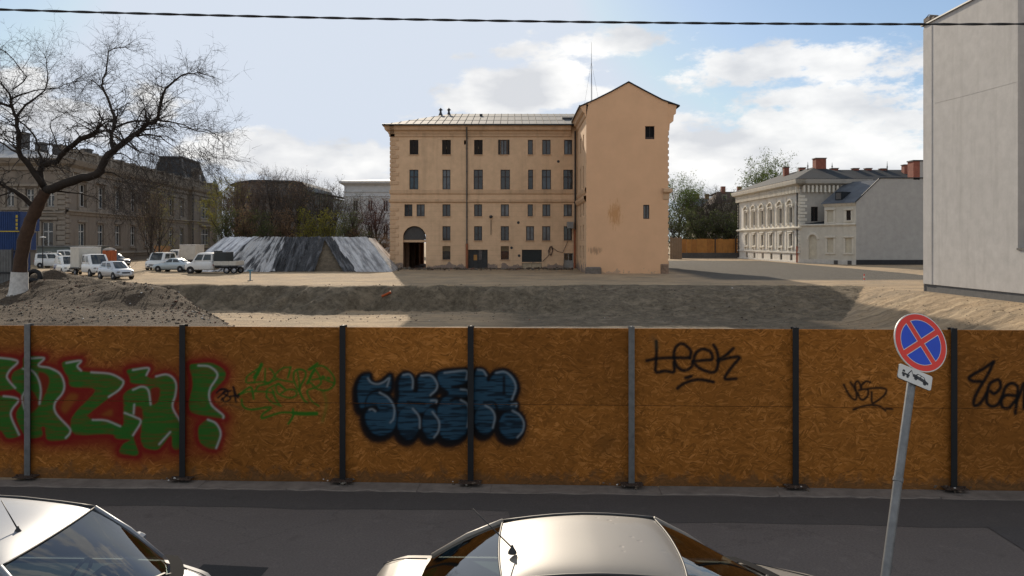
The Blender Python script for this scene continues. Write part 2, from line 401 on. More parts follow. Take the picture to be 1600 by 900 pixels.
def axis(parts):
    out = []
    for a, b, st in parts:
        n = max(1, int(round((b - a) / st)))
        out += [a + (b - a) * i / n for i in range(n)]
    out.append(parts[-1][1]); return out
def build_ground():
    xs = axis([(-2500, -400, 420), (-400, -100, 50), (-100, -46, 4), (-46, -34, .6), (-34, 31, .24), (31, 46, .8), (46, 100, 5), (100, 400, 50), (400, 2500, 420)])
    ys = axis([(-2500, -100, 480), (-100, 0, 25), (0, 12, 4), (12, 30, .8), (30, 40, .4), (40, 66, .22), (66, 92, .6), (92, 130, 2), (130, 400, 30), (400, 3200, 400)])
    nx, ny = len(xs), len(ys)
    vs = []; so = []
    for y in ys:
        for x in xs:
            z, s = terrain(x, y)
            vs.append((x, y, z)); so.append(s)
    fs = []
    for j in range(ny - 1):
        o = j * nx
        for i in range(nx - 1): fs.append((o + i, o + i + 1, o + nx + i + 1, o + nx + i))
    me = bpy.data.meshes.new('ground'); me.from_pydata(vs, [], fs)
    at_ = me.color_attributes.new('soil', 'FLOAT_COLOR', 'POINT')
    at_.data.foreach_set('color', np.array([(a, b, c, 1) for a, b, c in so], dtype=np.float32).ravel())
    me.polygons.foreach_set('use_smooth', [True] * len(me.polygons))
    m, nt, b = newmat('site_soil')
    v = geo_pos(nt)
    n1 = noise(nt, v, .35, 8, .62); n2 = noise(nt, v, 2.6, 9, .7); n3 = noise(nt, v, 13, 5, .65)
    vst = geo_pos(nt, scale=(.13, 1.5, .13), rot=(0, 0, .10)); n5 = noise(nt, vst, 1.0, 6, .65, .3); vst2 = geo_pos(nt, scale=(.09, 2.6, .09), rot=(0, 0, -.16)); n8 = noise(nt, vst2, 1.0, 5, .6, .5)
    sand = mixc(nt, ramp(nt, n2, [(.3, 0), (.7, 1)]), (.27, .195, .117), (.44, .325, .205))
    sand = mixc(nt, ramp(nt, n1, [(.35, .75), (.62, 0)]), sand, (.21, .17, .12))
    sand = mixc(nt, ramp(nt, n8, [(.34, .65), (.46, 0)]), sand, (.155, .118, .078)); sand = mixc(nt, ramp(nt, n5, [(.5, 0), (.68, .6)]), sand, (.50, .385, .25))
    a = nn(nt, 'ShaderNodeVertexColor', layer_name='soil'); sp = nt.nodes.new('ShaderNodeSeparateColor'); nt.links.new(a.outputs[0], sp.inputs[0])
    rub = mixc(nt, ramp(nt, n3, [(.36, 0), (.66, 1)]), (.036, .027, .019), (.105, .077, .053))
    rub = mixc(nt, ramp(nt, n2, [(.45, 0), (.62, .6)]), rub, (.055, .043, .029))
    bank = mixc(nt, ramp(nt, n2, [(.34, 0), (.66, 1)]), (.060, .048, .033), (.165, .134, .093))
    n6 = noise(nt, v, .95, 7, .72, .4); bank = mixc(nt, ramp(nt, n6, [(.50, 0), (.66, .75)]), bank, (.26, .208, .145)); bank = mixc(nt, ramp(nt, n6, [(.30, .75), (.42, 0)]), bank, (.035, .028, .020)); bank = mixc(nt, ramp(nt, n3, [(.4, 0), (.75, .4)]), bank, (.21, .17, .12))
    grey = mixc(nt, ramp(nt, n2, [(.3, 0), (.7, 1)]), (.062, .056, .047), (.108, .097, .080))
    def fuz(ch):
        s = nn(nt, 'ShaderNodeMath', operation='MULTIPLY_ADD'); nt.links.new(n2, s.inputs[0]); s.inputs[1].default_value = .5
        s2 = nn(nt, 'ShaderNodeMath', operation='ADD'); nt.links.new(sp.outputs[ch], s.inputs[2]); nt.links.new(s.outputs[0], s2.inputs[0]); s2.inputs[1].default_value = -.25
        return ramp(nt, s2.outputs[0], [(.25, 0), (.75, 1)])
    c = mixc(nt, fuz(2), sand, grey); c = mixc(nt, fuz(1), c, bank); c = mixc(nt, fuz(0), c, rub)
    nt.links.new(c, b.inputs['Base Color']); b.inputs['Roughness'].default_value = .95; b.inputs['Specular IOR Level'].default_value = .15
    s = nn(nt, 'ShaderNodeMath', operation='MULTIPLY_ADD'); nt.links.new(n3, s.inputs[0]); s.inputs[1].default_value = .35; nt.links.new(n2, s.inputs[2])
    bump(nt, b, s.outputs[0], .7, .18)
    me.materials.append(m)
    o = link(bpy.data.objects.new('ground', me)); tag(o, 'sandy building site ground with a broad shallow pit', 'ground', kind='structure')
    return m
M_SOIL = build_ground()
def gz(x, y): return terrain(x, y)[0]

# ------------------------------------------------------------------ the street
FY0, FSL = 12.45, -0.0424                   # fence line Y = FY0 + FSL * X
FANG = math.atan(FSL)
FM = Matrix.Translation((0, FY0, 0)) @ Matrix.Rotation(FANG, 4, 'Z')      # local x along the fence, y away from the street
def asphalt(name, col, seed=0, crack=.3):
    m, nt, b = newmat(name)
    v = geo_pos(nt); n1 = noise(nt, v, 34, 5, .8); n2 = noise(nt, v, .55, 7, .6); n3 = noise(nt, v, 3.1, 8, .7); no = noise(nt, v, 1.3, 5, .55)
    c = mixc(nt, ramp(nt, n1, [(.3, 0), (.72, 1)]), tuple(x * .62 for x in col), tuple(x * 1.35 for x in col))
    c = mixc(nt, ramp(nt, n2, [(.35, .38), (.66, 0)]), c, tuple(x * .68 for x in col))
    c = mixc(nt, ramp(nt, n3, [(.56, 0), (.74, .45)]), c, tuple(x * 1.6 for x in col)); c = mixc(nt, ramp(nt, no, [(.66, 0), (.74, .55)]), c, tuple(x * .45 for x in col))
    vo = nn(nt, 'ShaderNodeTexVoronoi', feature='DISTANCE_TO_EDGE', Scale=.42)
    dv = nn(nt, 'ShaderNodeVectorMath', operation='MULTIPLY_ADD'); nz = nn(nt, 'ShaderNodeTexNoise', Scale=1.2, Detail=8.0, Roughness=.7); nt.links.new(v, nz.inputs['Vector'])
    nt.links.new(nz.outputs['Color'], dv.inputs[0]); dv.inputs[1].default_value = (.9, .9, .9); nt.links.new(v, dv.inputs[2])
    nt.links.new(dv.outputs[0], vo.inputs['Vector'])
    cr = ramp(nt, vo.outputs['Distance'], [(.0, crack), (.006, 0)])
    c = mixc(nt, cr, c, (.014, .013, .012))
    nt.links.new(c, b.inputs['Base Color']); b.inputs['Roughness'].default_value = .86; b.inputs['Specular IOR Level'].default_value = .3
    bump(nt, b, n1, .35, .006); return m
M_ASPH = asphalt('asphalt_worn_grey', (.112, .094, .084)); M_ASPD = asphalt('asphalt_dark_strip', (.066, .058, .053), crack=.15)
M_ASPP = asphalt('asphalt_patch', (.06, .054, .051), crack=.1)
M_CONC = mat('weathered_concrete', (.19, .16, .135), .9, .35, 4, bmp=.2)
M_CONCD = mat('dark_concrete', (.10, .095, .09), .9, .35, 5, bmp=.2)
def sheet(name, poly, z, m, label=None, M=FM):
    mb = MB(); mb.add([(x, y, z) for x, y in poly], [tuple(range(len(poly)))]); o = mb.build(name, m, None, M); tag(o, label, None, kind='structure'); return o
sheet('road', [(-70, -14), (70, -14), (70, -.02), (-70, -.02)], 0, M_ASPH)
# later asphalt laid along the fence, its edge stepping near the middle
mb = MB(); 
xs = [-70] + [-12 + i * .5 for i in range(25)] ; yl = [-1.22 - .03 * math.sin(x * 1.7) - .02 * math.sin(x * 4.1 + 1) for x in xs]
xs2 = [.05 + i * .5 for i in range(24)] + [70]; yr = [-1.58 - .03 * math.sin(x * 1.3) - .02 * math.sin(x * 3.7) for x in xs2]
top = [(x, -.44) for x in (xs + xs2)]; low = list(zip(xs, yl)) + list(zip(xs2, yr))
n = len(low); mb.add([(x, y, .004) for x, y in low] + [(x, y, .004) for x, y in top], [(i, i + 1, n + i + 1, n + i) for i in range(n - 1)])
tag(mb.build('pavement_strip', M_ASPD, None, FM), kind='structure')
sheet('trench_patch', [(6.42, -4.2), (6.86, -4.2), (6.84, -1.56), (6.40, -1.56)], .008, M_ASPP)
sheet('drain_patch', [(-3.55, -4.7), (-2.72, -4.7), (-2.70, -3.28), (-3.5, -3.22)], .004, asphalt('asphalt_new_patch', (.028, .027, .027), crack=0))
dg = MB()
for i in range(9): dg.box(7.35 + i * .06, 7.385 + i * .06, -2.95, -2.6, .009, .03)
dg.box(7.3, 7.92, -3.0, -2.95, .005, .03).box(7.3, 7.92, -2.6, -2.55, .005, .03).box(7.3, 7.345, -2.95, -2.6, .005, .03).box(7.89, 7.92, -2.95, -2.6, .005, .03)
tag(dg.build('drain_grate', M_DARKMETAL, None, FM), 'cast iron gully grate in the road at the right edge', 'drain grate')
# concrete footing strip under the fence, in uneven pours
fs_ = bpy.data.objects.new('footing_strip', None); link(fs_); tag(fs_, 'pale concrete footing strip along the foot of the board fence', 'footing', kind='structure')
random.seed(5); x = -14.0
while x < 14:
    w = random.uniform(1.1, 3.0); mb = MB(); h = random.uniform(.008, .016)
    nn_ = 8; vs = []
    for i in range(nn_ + 1): vs.append((x + w * i / nn_, -.36 - random.uniform(0, .10), 0))
    k = len(vs)
    vt = [(a, b_ + .02, h) for a, b_, _ in vs]; vb = [(a, .34, h) for a, _, _ in vs]
    mb.add(vs + vt + vb, [(i, i + 1, k + i + 1, k + i) for i in range(k - 1)] + [(k + i, k + i + 1, 2 * k + i + 1, 2 * k + i) for i in range(k - 1)])
    mb.build('slab', M_CONC, fs_, FM); x += w + .006

# ------------------------------------------------------------------ graffiti: sprayed paint as colour on the boards
GX0, GX1, GY0, GY1 = -60, 1760, 496, 772
PW, PH = GX1 - GX0, GY1 - GY0
PAINT = np.zeros((PH, PW, 4), dtype=np.float32)
rng = np.random.default_rng(3)
def smooth_noise(h, w, sy, sx, seed):
    r = np.random.default_rng(seed); gh, gw = int(h / sy) + 3, int(w / sx) + 3; g = r.random((gh, gw)).astype(np.float32)
    yy = np.arange(h) / sy; xx = np.arange(w) / sx; y0 = yy.astype(int); x0 = xx.astype(int)
    fy = (yy - y0)[:, None]; fx = (xx - x0)[None, :]; fy = fy * fy * (3 - 2 * fy); fx = fx * fx * (3 - 2 * fx)
    a = g[y0][:, x0]; b = g[y0][:, x0 + 1]; c = g[y0 + 1][:, x0]; d = g[y0 + 1][:, x0 + 1]
    return (a * (1 - fx) + b * fx) * (1 - fy) + (c * (1 - fx) + d * fx) * fy
STREAK = .5 * smooth_noise(PH, PW, 2.2, 30, 1) + .5 * smooth_noise(PH, PW, 1.3, 14, 2)
SPECK = .5 * smooth_noise(PH, PW, 2, 3, 4) + .5 * rng.random((PH, PW)).astype(np.float32)
def curve(pts, closed=False, k=7):
    pts = [np.array(p, float) for p in pts]; n = len(pts); out = []
    if n < 3 and not closed: return np.array(pts)
    rngi = range(n if closed else n - 1)
    for i in rngi:
        p0 = pts[(i - 1) % n] if closed or i > 0 else 2 * pts[0] - pts[1]; p1 = pts[i]; p2 = pts[(i + 1) % n]
        p3 = pts[(i + 2) % n] if closed or i + 2 < n else 2 * pts[-1] - pts[-2]
        for j in range(k):
            t = j / k
            out.append(.5 * ((2 * p1) + (-p0 + p2) * t + (2 * p0 - 5 * p1 + 4 * p2 - p3) * t * t + (-p0 + 3 * p1 - 3 * p2 + p3) * t ** 3))
    if not closed: out.append(pts[-1])
    return np.array(out)
def window(pl, m):
    x0 = max(0, int(pl[:, 0].min() - m) - GX0); x1 = min(PW, int(pl[:, 0].max() + m) + 2 - GX0)
    y0 = max(0, int(pl[:, 1].min() - m) - GY0); y1 = min(PH, int(pl[:, 1].max() + m) + 2 - GY0)
    if x1 <= x0 or y1 <= y0: return None
    yy, xx = np.mgrid[y0:y1, x0:x1].astype(np.float32); return (slice(y0, y1), slice(x0, x1)), xx + GX0 + .5, yy + GY0 + .5
def segdist(pl, xx, yy, closed=False, wid=None):
    best = np.full(xx.shape, 1e9, np.float32); n = len(pl)
    for i in range(n if closed else n - 1):
        a = pl[i]; b = pl[(i + 1) % n]; d = b - a; l2 = d @ d + 1e-9
        t = np.clip(((xx - a[0]) * d[0] + (yy - a[1]) * d[1]) / l2, 0, 1)
        q = np.hypot(xx - a[0] - t * d[0], yy - a[1] - t * d[1])
        if wid is not None: q = q - (wid[i] + (wid[(i + 1) % n] - wid[i]) * t)
        best = np.minimum(best, q)
    return best
def lay(sl, a, col):
    p = PAINT[sl]; a = np.clip(a, 0, 1)[..., None]
    na = a + p[..., 3:4] * (1 - a)
    p[..., :3] = np.where(na > 1e-4, (np.array(col, np.float32) * a + p[..., :3] * p[..., 3:4] * (1 - a)) / np.maximum(na, 1e-4), p[..., :3]); p[..., 3:4] = na
def stroke(pts, w, col, alpha=1.0, soft=1.2, closed=False, k=7, taper=False, speck=0.0):
    pl = curve(pts, closed, k)
    r = window(pl, w + soft * 3 + 2)
    if r is None: return
    sl, xx, yy = r
    if taper:
        n = len(pl); t = np.linspace(0, 1, n); wid = w / 2 * (1 - .65 * t)
    else: wid = np.full(len(pl), w / 2)
    d = segdist(pl, xx, yy, closed, wid)
    a = 1 / (1 + np.exp(np.clip(d / (soft * .5), -30, 30))) * alpha
    if speck: a = a * (1 - speck * (SPECK[sl] < .38))
    lay(sl, a, col)
def inside(pl, xx, yy):
    c = np.zeros(xx.shape, bool); n = len(pl)
    for i in range(n):
        x1, y1 = pl[i]; x2, y2 = pl[(i + 1) % n]
        if y1 == y2: continue
        c ^= ((y1 > yy) != (y2 > yy)) & (xx < (x2 - x1) * (yy - y1) / (y2 - y1) + x1)
    return c
def fill(pts, col, alpha=1.0, soft=1.0, grow=0.0, streak=0.0, smoothc=True, shift=(0, 0)):
    pl = curve(pts, True, 5) if smoothc else np.array(pts, float)
    pl = pl + np.array(shift, float)
    r = window(pl, grow + soft * 4 + 2)
    if r is None: return
    sl, xx, yy = r; d = segdist(pl, xx, yy, True); d = np.where(inside(pl, xx, yy), -d, d) - grow
    a = 1 / (1 + np.exp(np.clip(d / (soft * .5), -30, 30))) * alpha
    if streak: a = a * (1 - streak * np.clip((STREAK[sl] - .47) * 6, 0, 1))
    lay(sl, a, col)
def C(pts, s, ox, oy): return [(x / s + ox, y / s + oy) for x, y in pts]
def graffiti():
    GREEN = (.020, .105, .014); RED = (.16, .010, .008); WHITE = (.38, .36, .34); BLK = (.006, .006, .007)
    g1 = lambda p: C(p, 5, 0, 540)
    g2 = lambda p: C(p, 5, 180, 540)
    letters = [g1([(-130, 80), (0, 90), (100, 100), (140, 130), (80, 190), (55, 240), (75, 290), (120, 335), (0, 352), (-130, 350)]),
               g1([(-130, 390), (0, 392), (100, 400), (145, 430), (95, 500), (90, 560), (130, 640), (155, 700), (60, 722), (0, 660), (-130, 640)]),
               g1([(195, 88), (350, 93), (300, 150), (390, 168), (470, 220), (505, 300), (490, 370), (432, 450), (442, 530), (500, 600), (552, 660), (530, 725), (440, 742), (368, 730), (352, 640), (325, 640), (330, 705), (240, 722), (190, 690), (140, 600), (130, 520), (172, 450), (168, 385), (118, 340), (92, 260), (110, 205), (180, 168)]),
               g1([(495, 128), (635, 113), (612, 160), (640, 196), (720, 208), (860, 220), (942, 252), (972, 290), (935, 350), (850, 410), (700, 530), (690, 556), (740, 578), (860, 588), (950, 626), (1010, 640), (1010, 722), (850, 690), (590, 692), (555, 590), (600, 508), (745, 345), (560, 320), (535, 250), (500, 190)]),
               g2([(100, 188), (262, 172), (245, 232), (290, 258), (330, 240), (390, 223), (450, 250), (482, 310), (475, 380), (450, 480), (470, 540), (515, 610), (515, 780), (480, 812), (447, 790), (435, 700), (350, 800), (290, 812), (225, 790), (200, 720), (205, 610), (145, 705), (182, 845), (100, 852), (35, 832), (62, 770), (115, 735), (0, 718), (0, 612), (60, 625), (66, 540), (58, 410), (100, 350), (190, 318), (310, 308), (240, 302), (130, 292), (115, 250)]),
               g2([(590, 148), (660, 138), (760, 138), (850, 190), (860, 250), (800, 320), (750, 370), (740, 440), (780, 490), (852, 548), (835, 566), (620, 530), (580, 480), (585, 400), (605, 320), (600, 240), (585, 190)]),
               g2([(650, 650), (680, 605), (740, 575), (800, 620), (827, 700), (795, 800), (720, 797), (660, 745)])]
    for p in letters: fill(p, RED, .6, 9, 14, 0)
    for p in letters: fill(p, RED, .93, 2.2, 7, .12)
    for (x, y, rx, ry) in ((60, 686, 70, 12), (170, 690, 60, 14), (250, 706, 60, 14), (120, 682, 40, 10)):
        fill([(x - rx, y), (x, y - ry), (x + rx, y), (x, y + ry)], RED, .6, 12, 0)
    for p in letters: fill(p, GREEN, .96, 1.0, 0, .30)
    for p in (g1([(310, 205), (370, 228), (386, 290), (345, 400), (315, 440), (322, 330), (300, 250)]), g1([(205, 360), (250, 350), (300, 430), (290, 490), (230, 530), (195, 490), (185, 420)]),
              g2([(285, 332), (340, 325), (352, 370), (332, 440), (290, 460), (275, 380)]), g2([(155, 480), (200, 480), (216, 520), (210, 580), (152, 545)]), g1([(550, 345), (640, 345), (715, 352), (640, 430), (560, 560), (500, 600), (455, 520), (480, 430)]), g1([(960, 400), (950, 560), (860, 555), (720, 555), (830, 460)])):
        fill(p, RED, .88, 1.4)
    for p in (g1([(540, 380), (610, 390), (560, 470), (510, 525), (480, 480)]), g1([(800, 540), (870, 500), (875, 545)])): fill(p, (.2, .065, .012), .8, 2.5)
    hl = [g1(p) for p in ([(0, 95), (100, 108), (140, 130), (80, 190), (55, 240), (75, 280), (120, 330)], [(30, 395), (110, 405), (145, 430), (95, 500), (90, 560), (150, 695)],
          [(245, 100), (345, 98), (302, 155), (390, 175), (470, 220), (503, 300), (490, 370), (430, 450), (440, 530), (540, 640), (548, 680), (515, 720)], [(180, 180), (250, 195), (300, 260), (320, 350), (310, 455)],
          [(200, 355), (175, 400), (180, 450), (195, 500)], [(520, 135), (632, 118), (605, 160), (635, 195)], [(715, 208), (860, 220), (945, 260), (965, 290), (930, 345), (850, 400)], [(725, 580), (830, 585), (940, 630)])]
    hl += [g2(p) for p in ([(140, 190), (260, 175), (245, 230)], [(320, 240), (400, 225), (455, 255), (478, 310), (470, 390), (450, 480), (515, 600)], [(140, 345), (210, 320), (260, 350), (278, 460)], [(150, 460), (145, 530)],
           [(75, 525), (160, 560), (200, 595), (140, 700)], [(345, 770), (430, 675)], [(650, 155), (740, 165), (800, 230), (745, 330), (735, 400), (760, 470), (840, 540), (845, 565)], [(725, 578), (790, 610), (825, 690), (790, 800)])]
    for p in hl: stroke(p, 2.6, WHITE, .78, 1.0)
    # thin green tag
    t = lambda p: C(p, 6.925, 330, 550); TG = (.025, .115, .010)
    for p, w in (([(545, 135), (510, 210), (470, 275)], 4.2), ([(530, 165), (400, 255), (378, 310), (400, 332), (560, 322), (625, 335)], 1.8), ([(460, 330), (510, 230), (540, 150)], 1.8), ([(585, 180), (590, 345), (680, 272), (662, 205), (630, 180)], 1.8),
                 ([(860, 165), (780, 172), (700, 240), (720, 290), (880, 325)], 1.8), ([(860, 165), (845, 230), (830, 280)], 2.2), ([(480, 420), (515, 365), (600, 345), (720, 290)], 2.0), ([(300, 462), (420, 380), (450, 440), (460, 505)], 2.4),
                 ([(300, 462), (380, 432), (450, 425), (600, 430), (675, 440), (660, 400)], 1.8), ([(330, 515), (345, 585), (430, 622), (645, 598), (560, 670), (552, 716), (640, 690), (760, 655), (890, 655)], 2.4), ([(890, 660), (1000, 668), (1140, 665)], 4.6), ([(885, 620), (890, 680), (870, 725), (835, 775)], 2.6),
                 ([(600, 480), (610, 405), (720, 352), (800, 402)], 1.8), ([(600, 480), (660, 545), (760, 585)], 1.8), ([(670, 430), (700, 510), (740, 570)], 2.4), ([(740, 460), (820, 410), (900, 410), (925, 460), (860, 495), (740, 462), (700, 390), (730, 340), (800, 400)], 2.0),
                 ([(1020, 540), (980, 480), (900, 320), (900, 220), (945, 188), (1012, 205), (1020, 265), (960, 400), (1000, 510), (1040, 545)], 2.2), ([(930, 200), (950, 300), (958, 420)], 1.8), ([(1060, 190), (1150, 125)], 3.0),
                 ([(1060, 190), (1200, 150), (1310, 240), (1335, 340), (1260, 412), (1150, 400), (1085, 340), (1060, 310), (1120, 190), (1190, 320), (1130, 382), (1040, 420), (1080, 520), (1165, 585)], 2.0), ([(1040, 340), (1080, 260), (1120, 190)], 3.0), ([(1090, 300), (1200, 290), (1325, 335)], 1.8),
                 ([(1205, 268), (1222, 272)], 3.2), ([(1262, 280), (1280, 284)], 3.2)):
        stroke(t(p), w * 1.35, TG, 1.0, .8, k=10)
    stroke(t([(1210, 420), (1245, 540), (1235, 640), (1205, 745)]), 3.6, TG, .5, 2.0)
    for p in ([(60, 440), (110, 400), (150, 420), (75, 495)], [(100, 410), (160, 400), (180, 450), (110, 520)], [(210, 420), (130, 440), (210, 500), (150, 540), (120, 500)], [(240, 375), (270, 545)], [(205, 480), (290, 470)], [(240, 380), (285, 490), (300, 460)]):
        stroke(t(p), 2.8, BLK, 1.0, .9)
    stroke(t([(90, 590), (160, 568), (250, 585), (345, 628)]), 2.4, (.03, .02, .01), .6, 1.4)
    # blue bubble letters with black shadow
    b4 = lambda p: C(p, 6, 540, 560); b5 = lambda p: C(p, 6, 680, 560)
    def ell(cx, cy, rx, ry, n=14): return [(cx + rx * math.cos(2 * math.pi * i / n), cy + ry * math.sin(2 * math.pi * i / n)) for i in range(n)]
    shapes = [b4([(150, 165), (225, 148), (232, 195), (280, 232), (350, 212), (425, 155), (418, 300), (300, 292), (230, 330), (188, 400), (188, 452), (140, 470), (112, 380), (110, 260)]),
              b4([(500, 345), (497, 210), (540, 143), (600, 143), (640, 200), (640, 300), (675, 300), (678, 185), (740, 147), (830, 170), (872, 250), (850, 312), (785, 362), (860, 382), (850, 420), (790, 450), (800, 500), (500, 500)]),
              b4(ell(590, 600, 108, 160)), b4(ell(800, 610, 86, 146)),
              b4([(230, 330), (320, 312), (420, 370), (475, 480), (480, 600), (430, 690), (330, 725), (250, 700), (195, 620), (180, 525), (230, 470), (300, 495), (285, 440), (190, 452), (195, 390)]),
              b5([(20, 160), (60, 122), (250, 105), (312, 120), (300, 220), (170, 268), (290, 285), (320, 350), (190, 375), (250, 385), (310, 430), (327, 550), (302, 680), (230, 750), (120, 770), (50, 720), (20, 600), (18, 480), (60, 380), (125, 325), (40, 250)]),
              b5([(368, 150), (430, 102), (488, 150), (500, 205), (560, 130), (660, 115), (742, 180), (775, 280), (735, 380), (690, 402), (765, 420), (762, 462), (730, 490), (560, 490), (372, 500)]),
              b5(ell(465, 570, 100, 142)), b5(ell(715, 620, 120, 136))]
    for p in shapes: fill(p, BLK, .5, 7, 9, 0, shift=(-1, 5))
    for p in shapes: fill(p, BLK, .96, 2.0, 5.0, 0, shift=(-3.5, 6))
    for p in shapes: fill(p, BLK, .97, 1.6, 4.4)
    BLUE = (.014, .06, .105)
    for p in shapes:
        fill(p, BLUE, .9, 1.2, -.4, .78); stroke(p, 1.6, BLK, .75, 1.4, True, 5)
    for p in shapes: fill(p, (.05, .06, .06), .22, 2, -2.5, .9)
    for p in (b4([(585, 408), (660, 420), (740, 428)]), b5([(645, 175), (645, 325)]), b4([(640, 200), (645, 300)]), b5([(490, 160), (498, 205)]), b5([(460, 412), (560, 420), (600, 560)]), b5([(160, 268), (300, 268)]), b5([(150, 395), (200, 370), (310, 375)])):
        stroke(p, 4.2, BLK, .92, 1.2)
    hb = [b4(p) for p in ([(210, 185), (240, 225), (300, 240), (360, 220), (410, 185), (390, 260)], [(320, 320), (400, 370), (455, 460), (450, 560), (420, 600)], [(225, 480), (250, 475), (280, 495)], [(540, 155), (600, 150), (630, 200), (628, 280)],
          [(710, 160), (800, 160), (855, 230), (850, 290), (795, 345)], [(800, 395), (850, 395), (850, 415)], [(630, 470), (690, 550), (695, 650)], [(815, 500), (875, 590), (870, 680), (830, 740)])]
    hb += [b5(p) for p in ([(85, 135), (260, 115), (300, 130), (290, 195)], [(240, 290), (300, 300), (315, 340)], [(240, 390), (300, 430), (320, 520), (300, 640)], [(400, 105), (450, 115), (480, 160)], [(570, 135), (650, 125), (720, 180), (755, 270), (720, 385)],
           [(470, 440), (530, 480), (560, 550), (540, 650)], [(715, 435), (760, 425), (760, 450)], [(725, 490), (790, 530), (830, 600), (820, 680), (770, 740)])]
    for p in hb: stroke(p, 2.2, (.24, .27, .29), .72, 1.1)
    # black marker tags
    l6 = lambda p: C(p, 9, 1000, 520)
    for p in ([(228, 120), (232, 250), (225, 400), (225, 548), (350, 535), (472, 548), (475, 420)], [(95, 392), (250, 360), (480, 350), (700, 352)], [(700, 352), (712, 250), (600, 155), (505, 200), (475, 330), (520, 470), (620, 530), (720, 480), (742, 400)],
              [(742, 400), (900, 385), (1012, 370), (990, 270), (880, 228), (790, 280), (760, 370), (800, 470), (950, 545), (1060, 540), (1100, 400), (1078, 250), (1032, 170)], [(1310, 220), (1200, 320), (1090, 392), (1250, 352), (1395, 345), (1290, 480), (1192, 640), (1350, 645)],
              [(640, 635), (720, 610)], [(525, 780), (620, 710), (780, 660), (900, 665), (1030, 690)]):
        stroke(l6(p), 5.4, (.006, .006, .006), 1.0, 1.1, k=8, speck=.08)
    stroke(l6([(180, 70), (215, 110), (228, 200)]), 6, (.05, .05, .03), .45, 4)
    v7 = lambda p: C(p, 12.86, 1310, 580)
    for p in ([(105, 270), (180, 420), (270, 540), (352, 562), (350, 400), (240, 220)], [(345, 380), (335, 250), (385, 200), (430, 260), (455, 340), (470, 270), (560, 200), (640, 225)], [(410, 380), (520, 360), (592, 385), (580, 500), (490, 572), (420, 530), (390, 430)],
              [(590, 352), (760, 335), (920, 345), (962, 395), (900, 500), (720, 630), (670, 610), (665, 420)], [(300, 770), (450, 715), (640, 680), (820, 700), (940, 790)], [(960, 750), (1080, 760)]):
        stroke(v7(p), 3.4, (.006, .006, .006), 1.0, .9, k=8)
    z8 = lambda p: C(p, 8.18, 1500, 550)
    for p in ([(430, 120), (300, 210), (120, 320), (160, 370), (265, 375)], [(425, 140), (340, 310), (230, 490), (175, 620), (185, 685), (260, 650), (340, 520), (385, 400), (490, 355), (515, 450), (440, 530), (385, 500)],
              [(345, 520), (340, 640), (395, 692), (480, 670), (540, 560), (580, 450), (660, 400), (735, 450), (725, 600), (705, 780)], [(710, 560), (600, 550), (530, 600), (540, 700), (620, 712), (705, 620)], [(715, 640), (770, 520), (815, 410), (818, 720)], [(818, 720), (850, 480), (930, 420), (960, 560), (960, 760)]):
        stroke(z8(p), 5.6, (.006, .006, .006), 1.0, 1.1, k=8, speck=.06)
    fill([(940, 590), (962, 600), (948, 622), (930, 612)], (.03, .02, .01), .3, 8, shift=(0, 90))
graffiti()

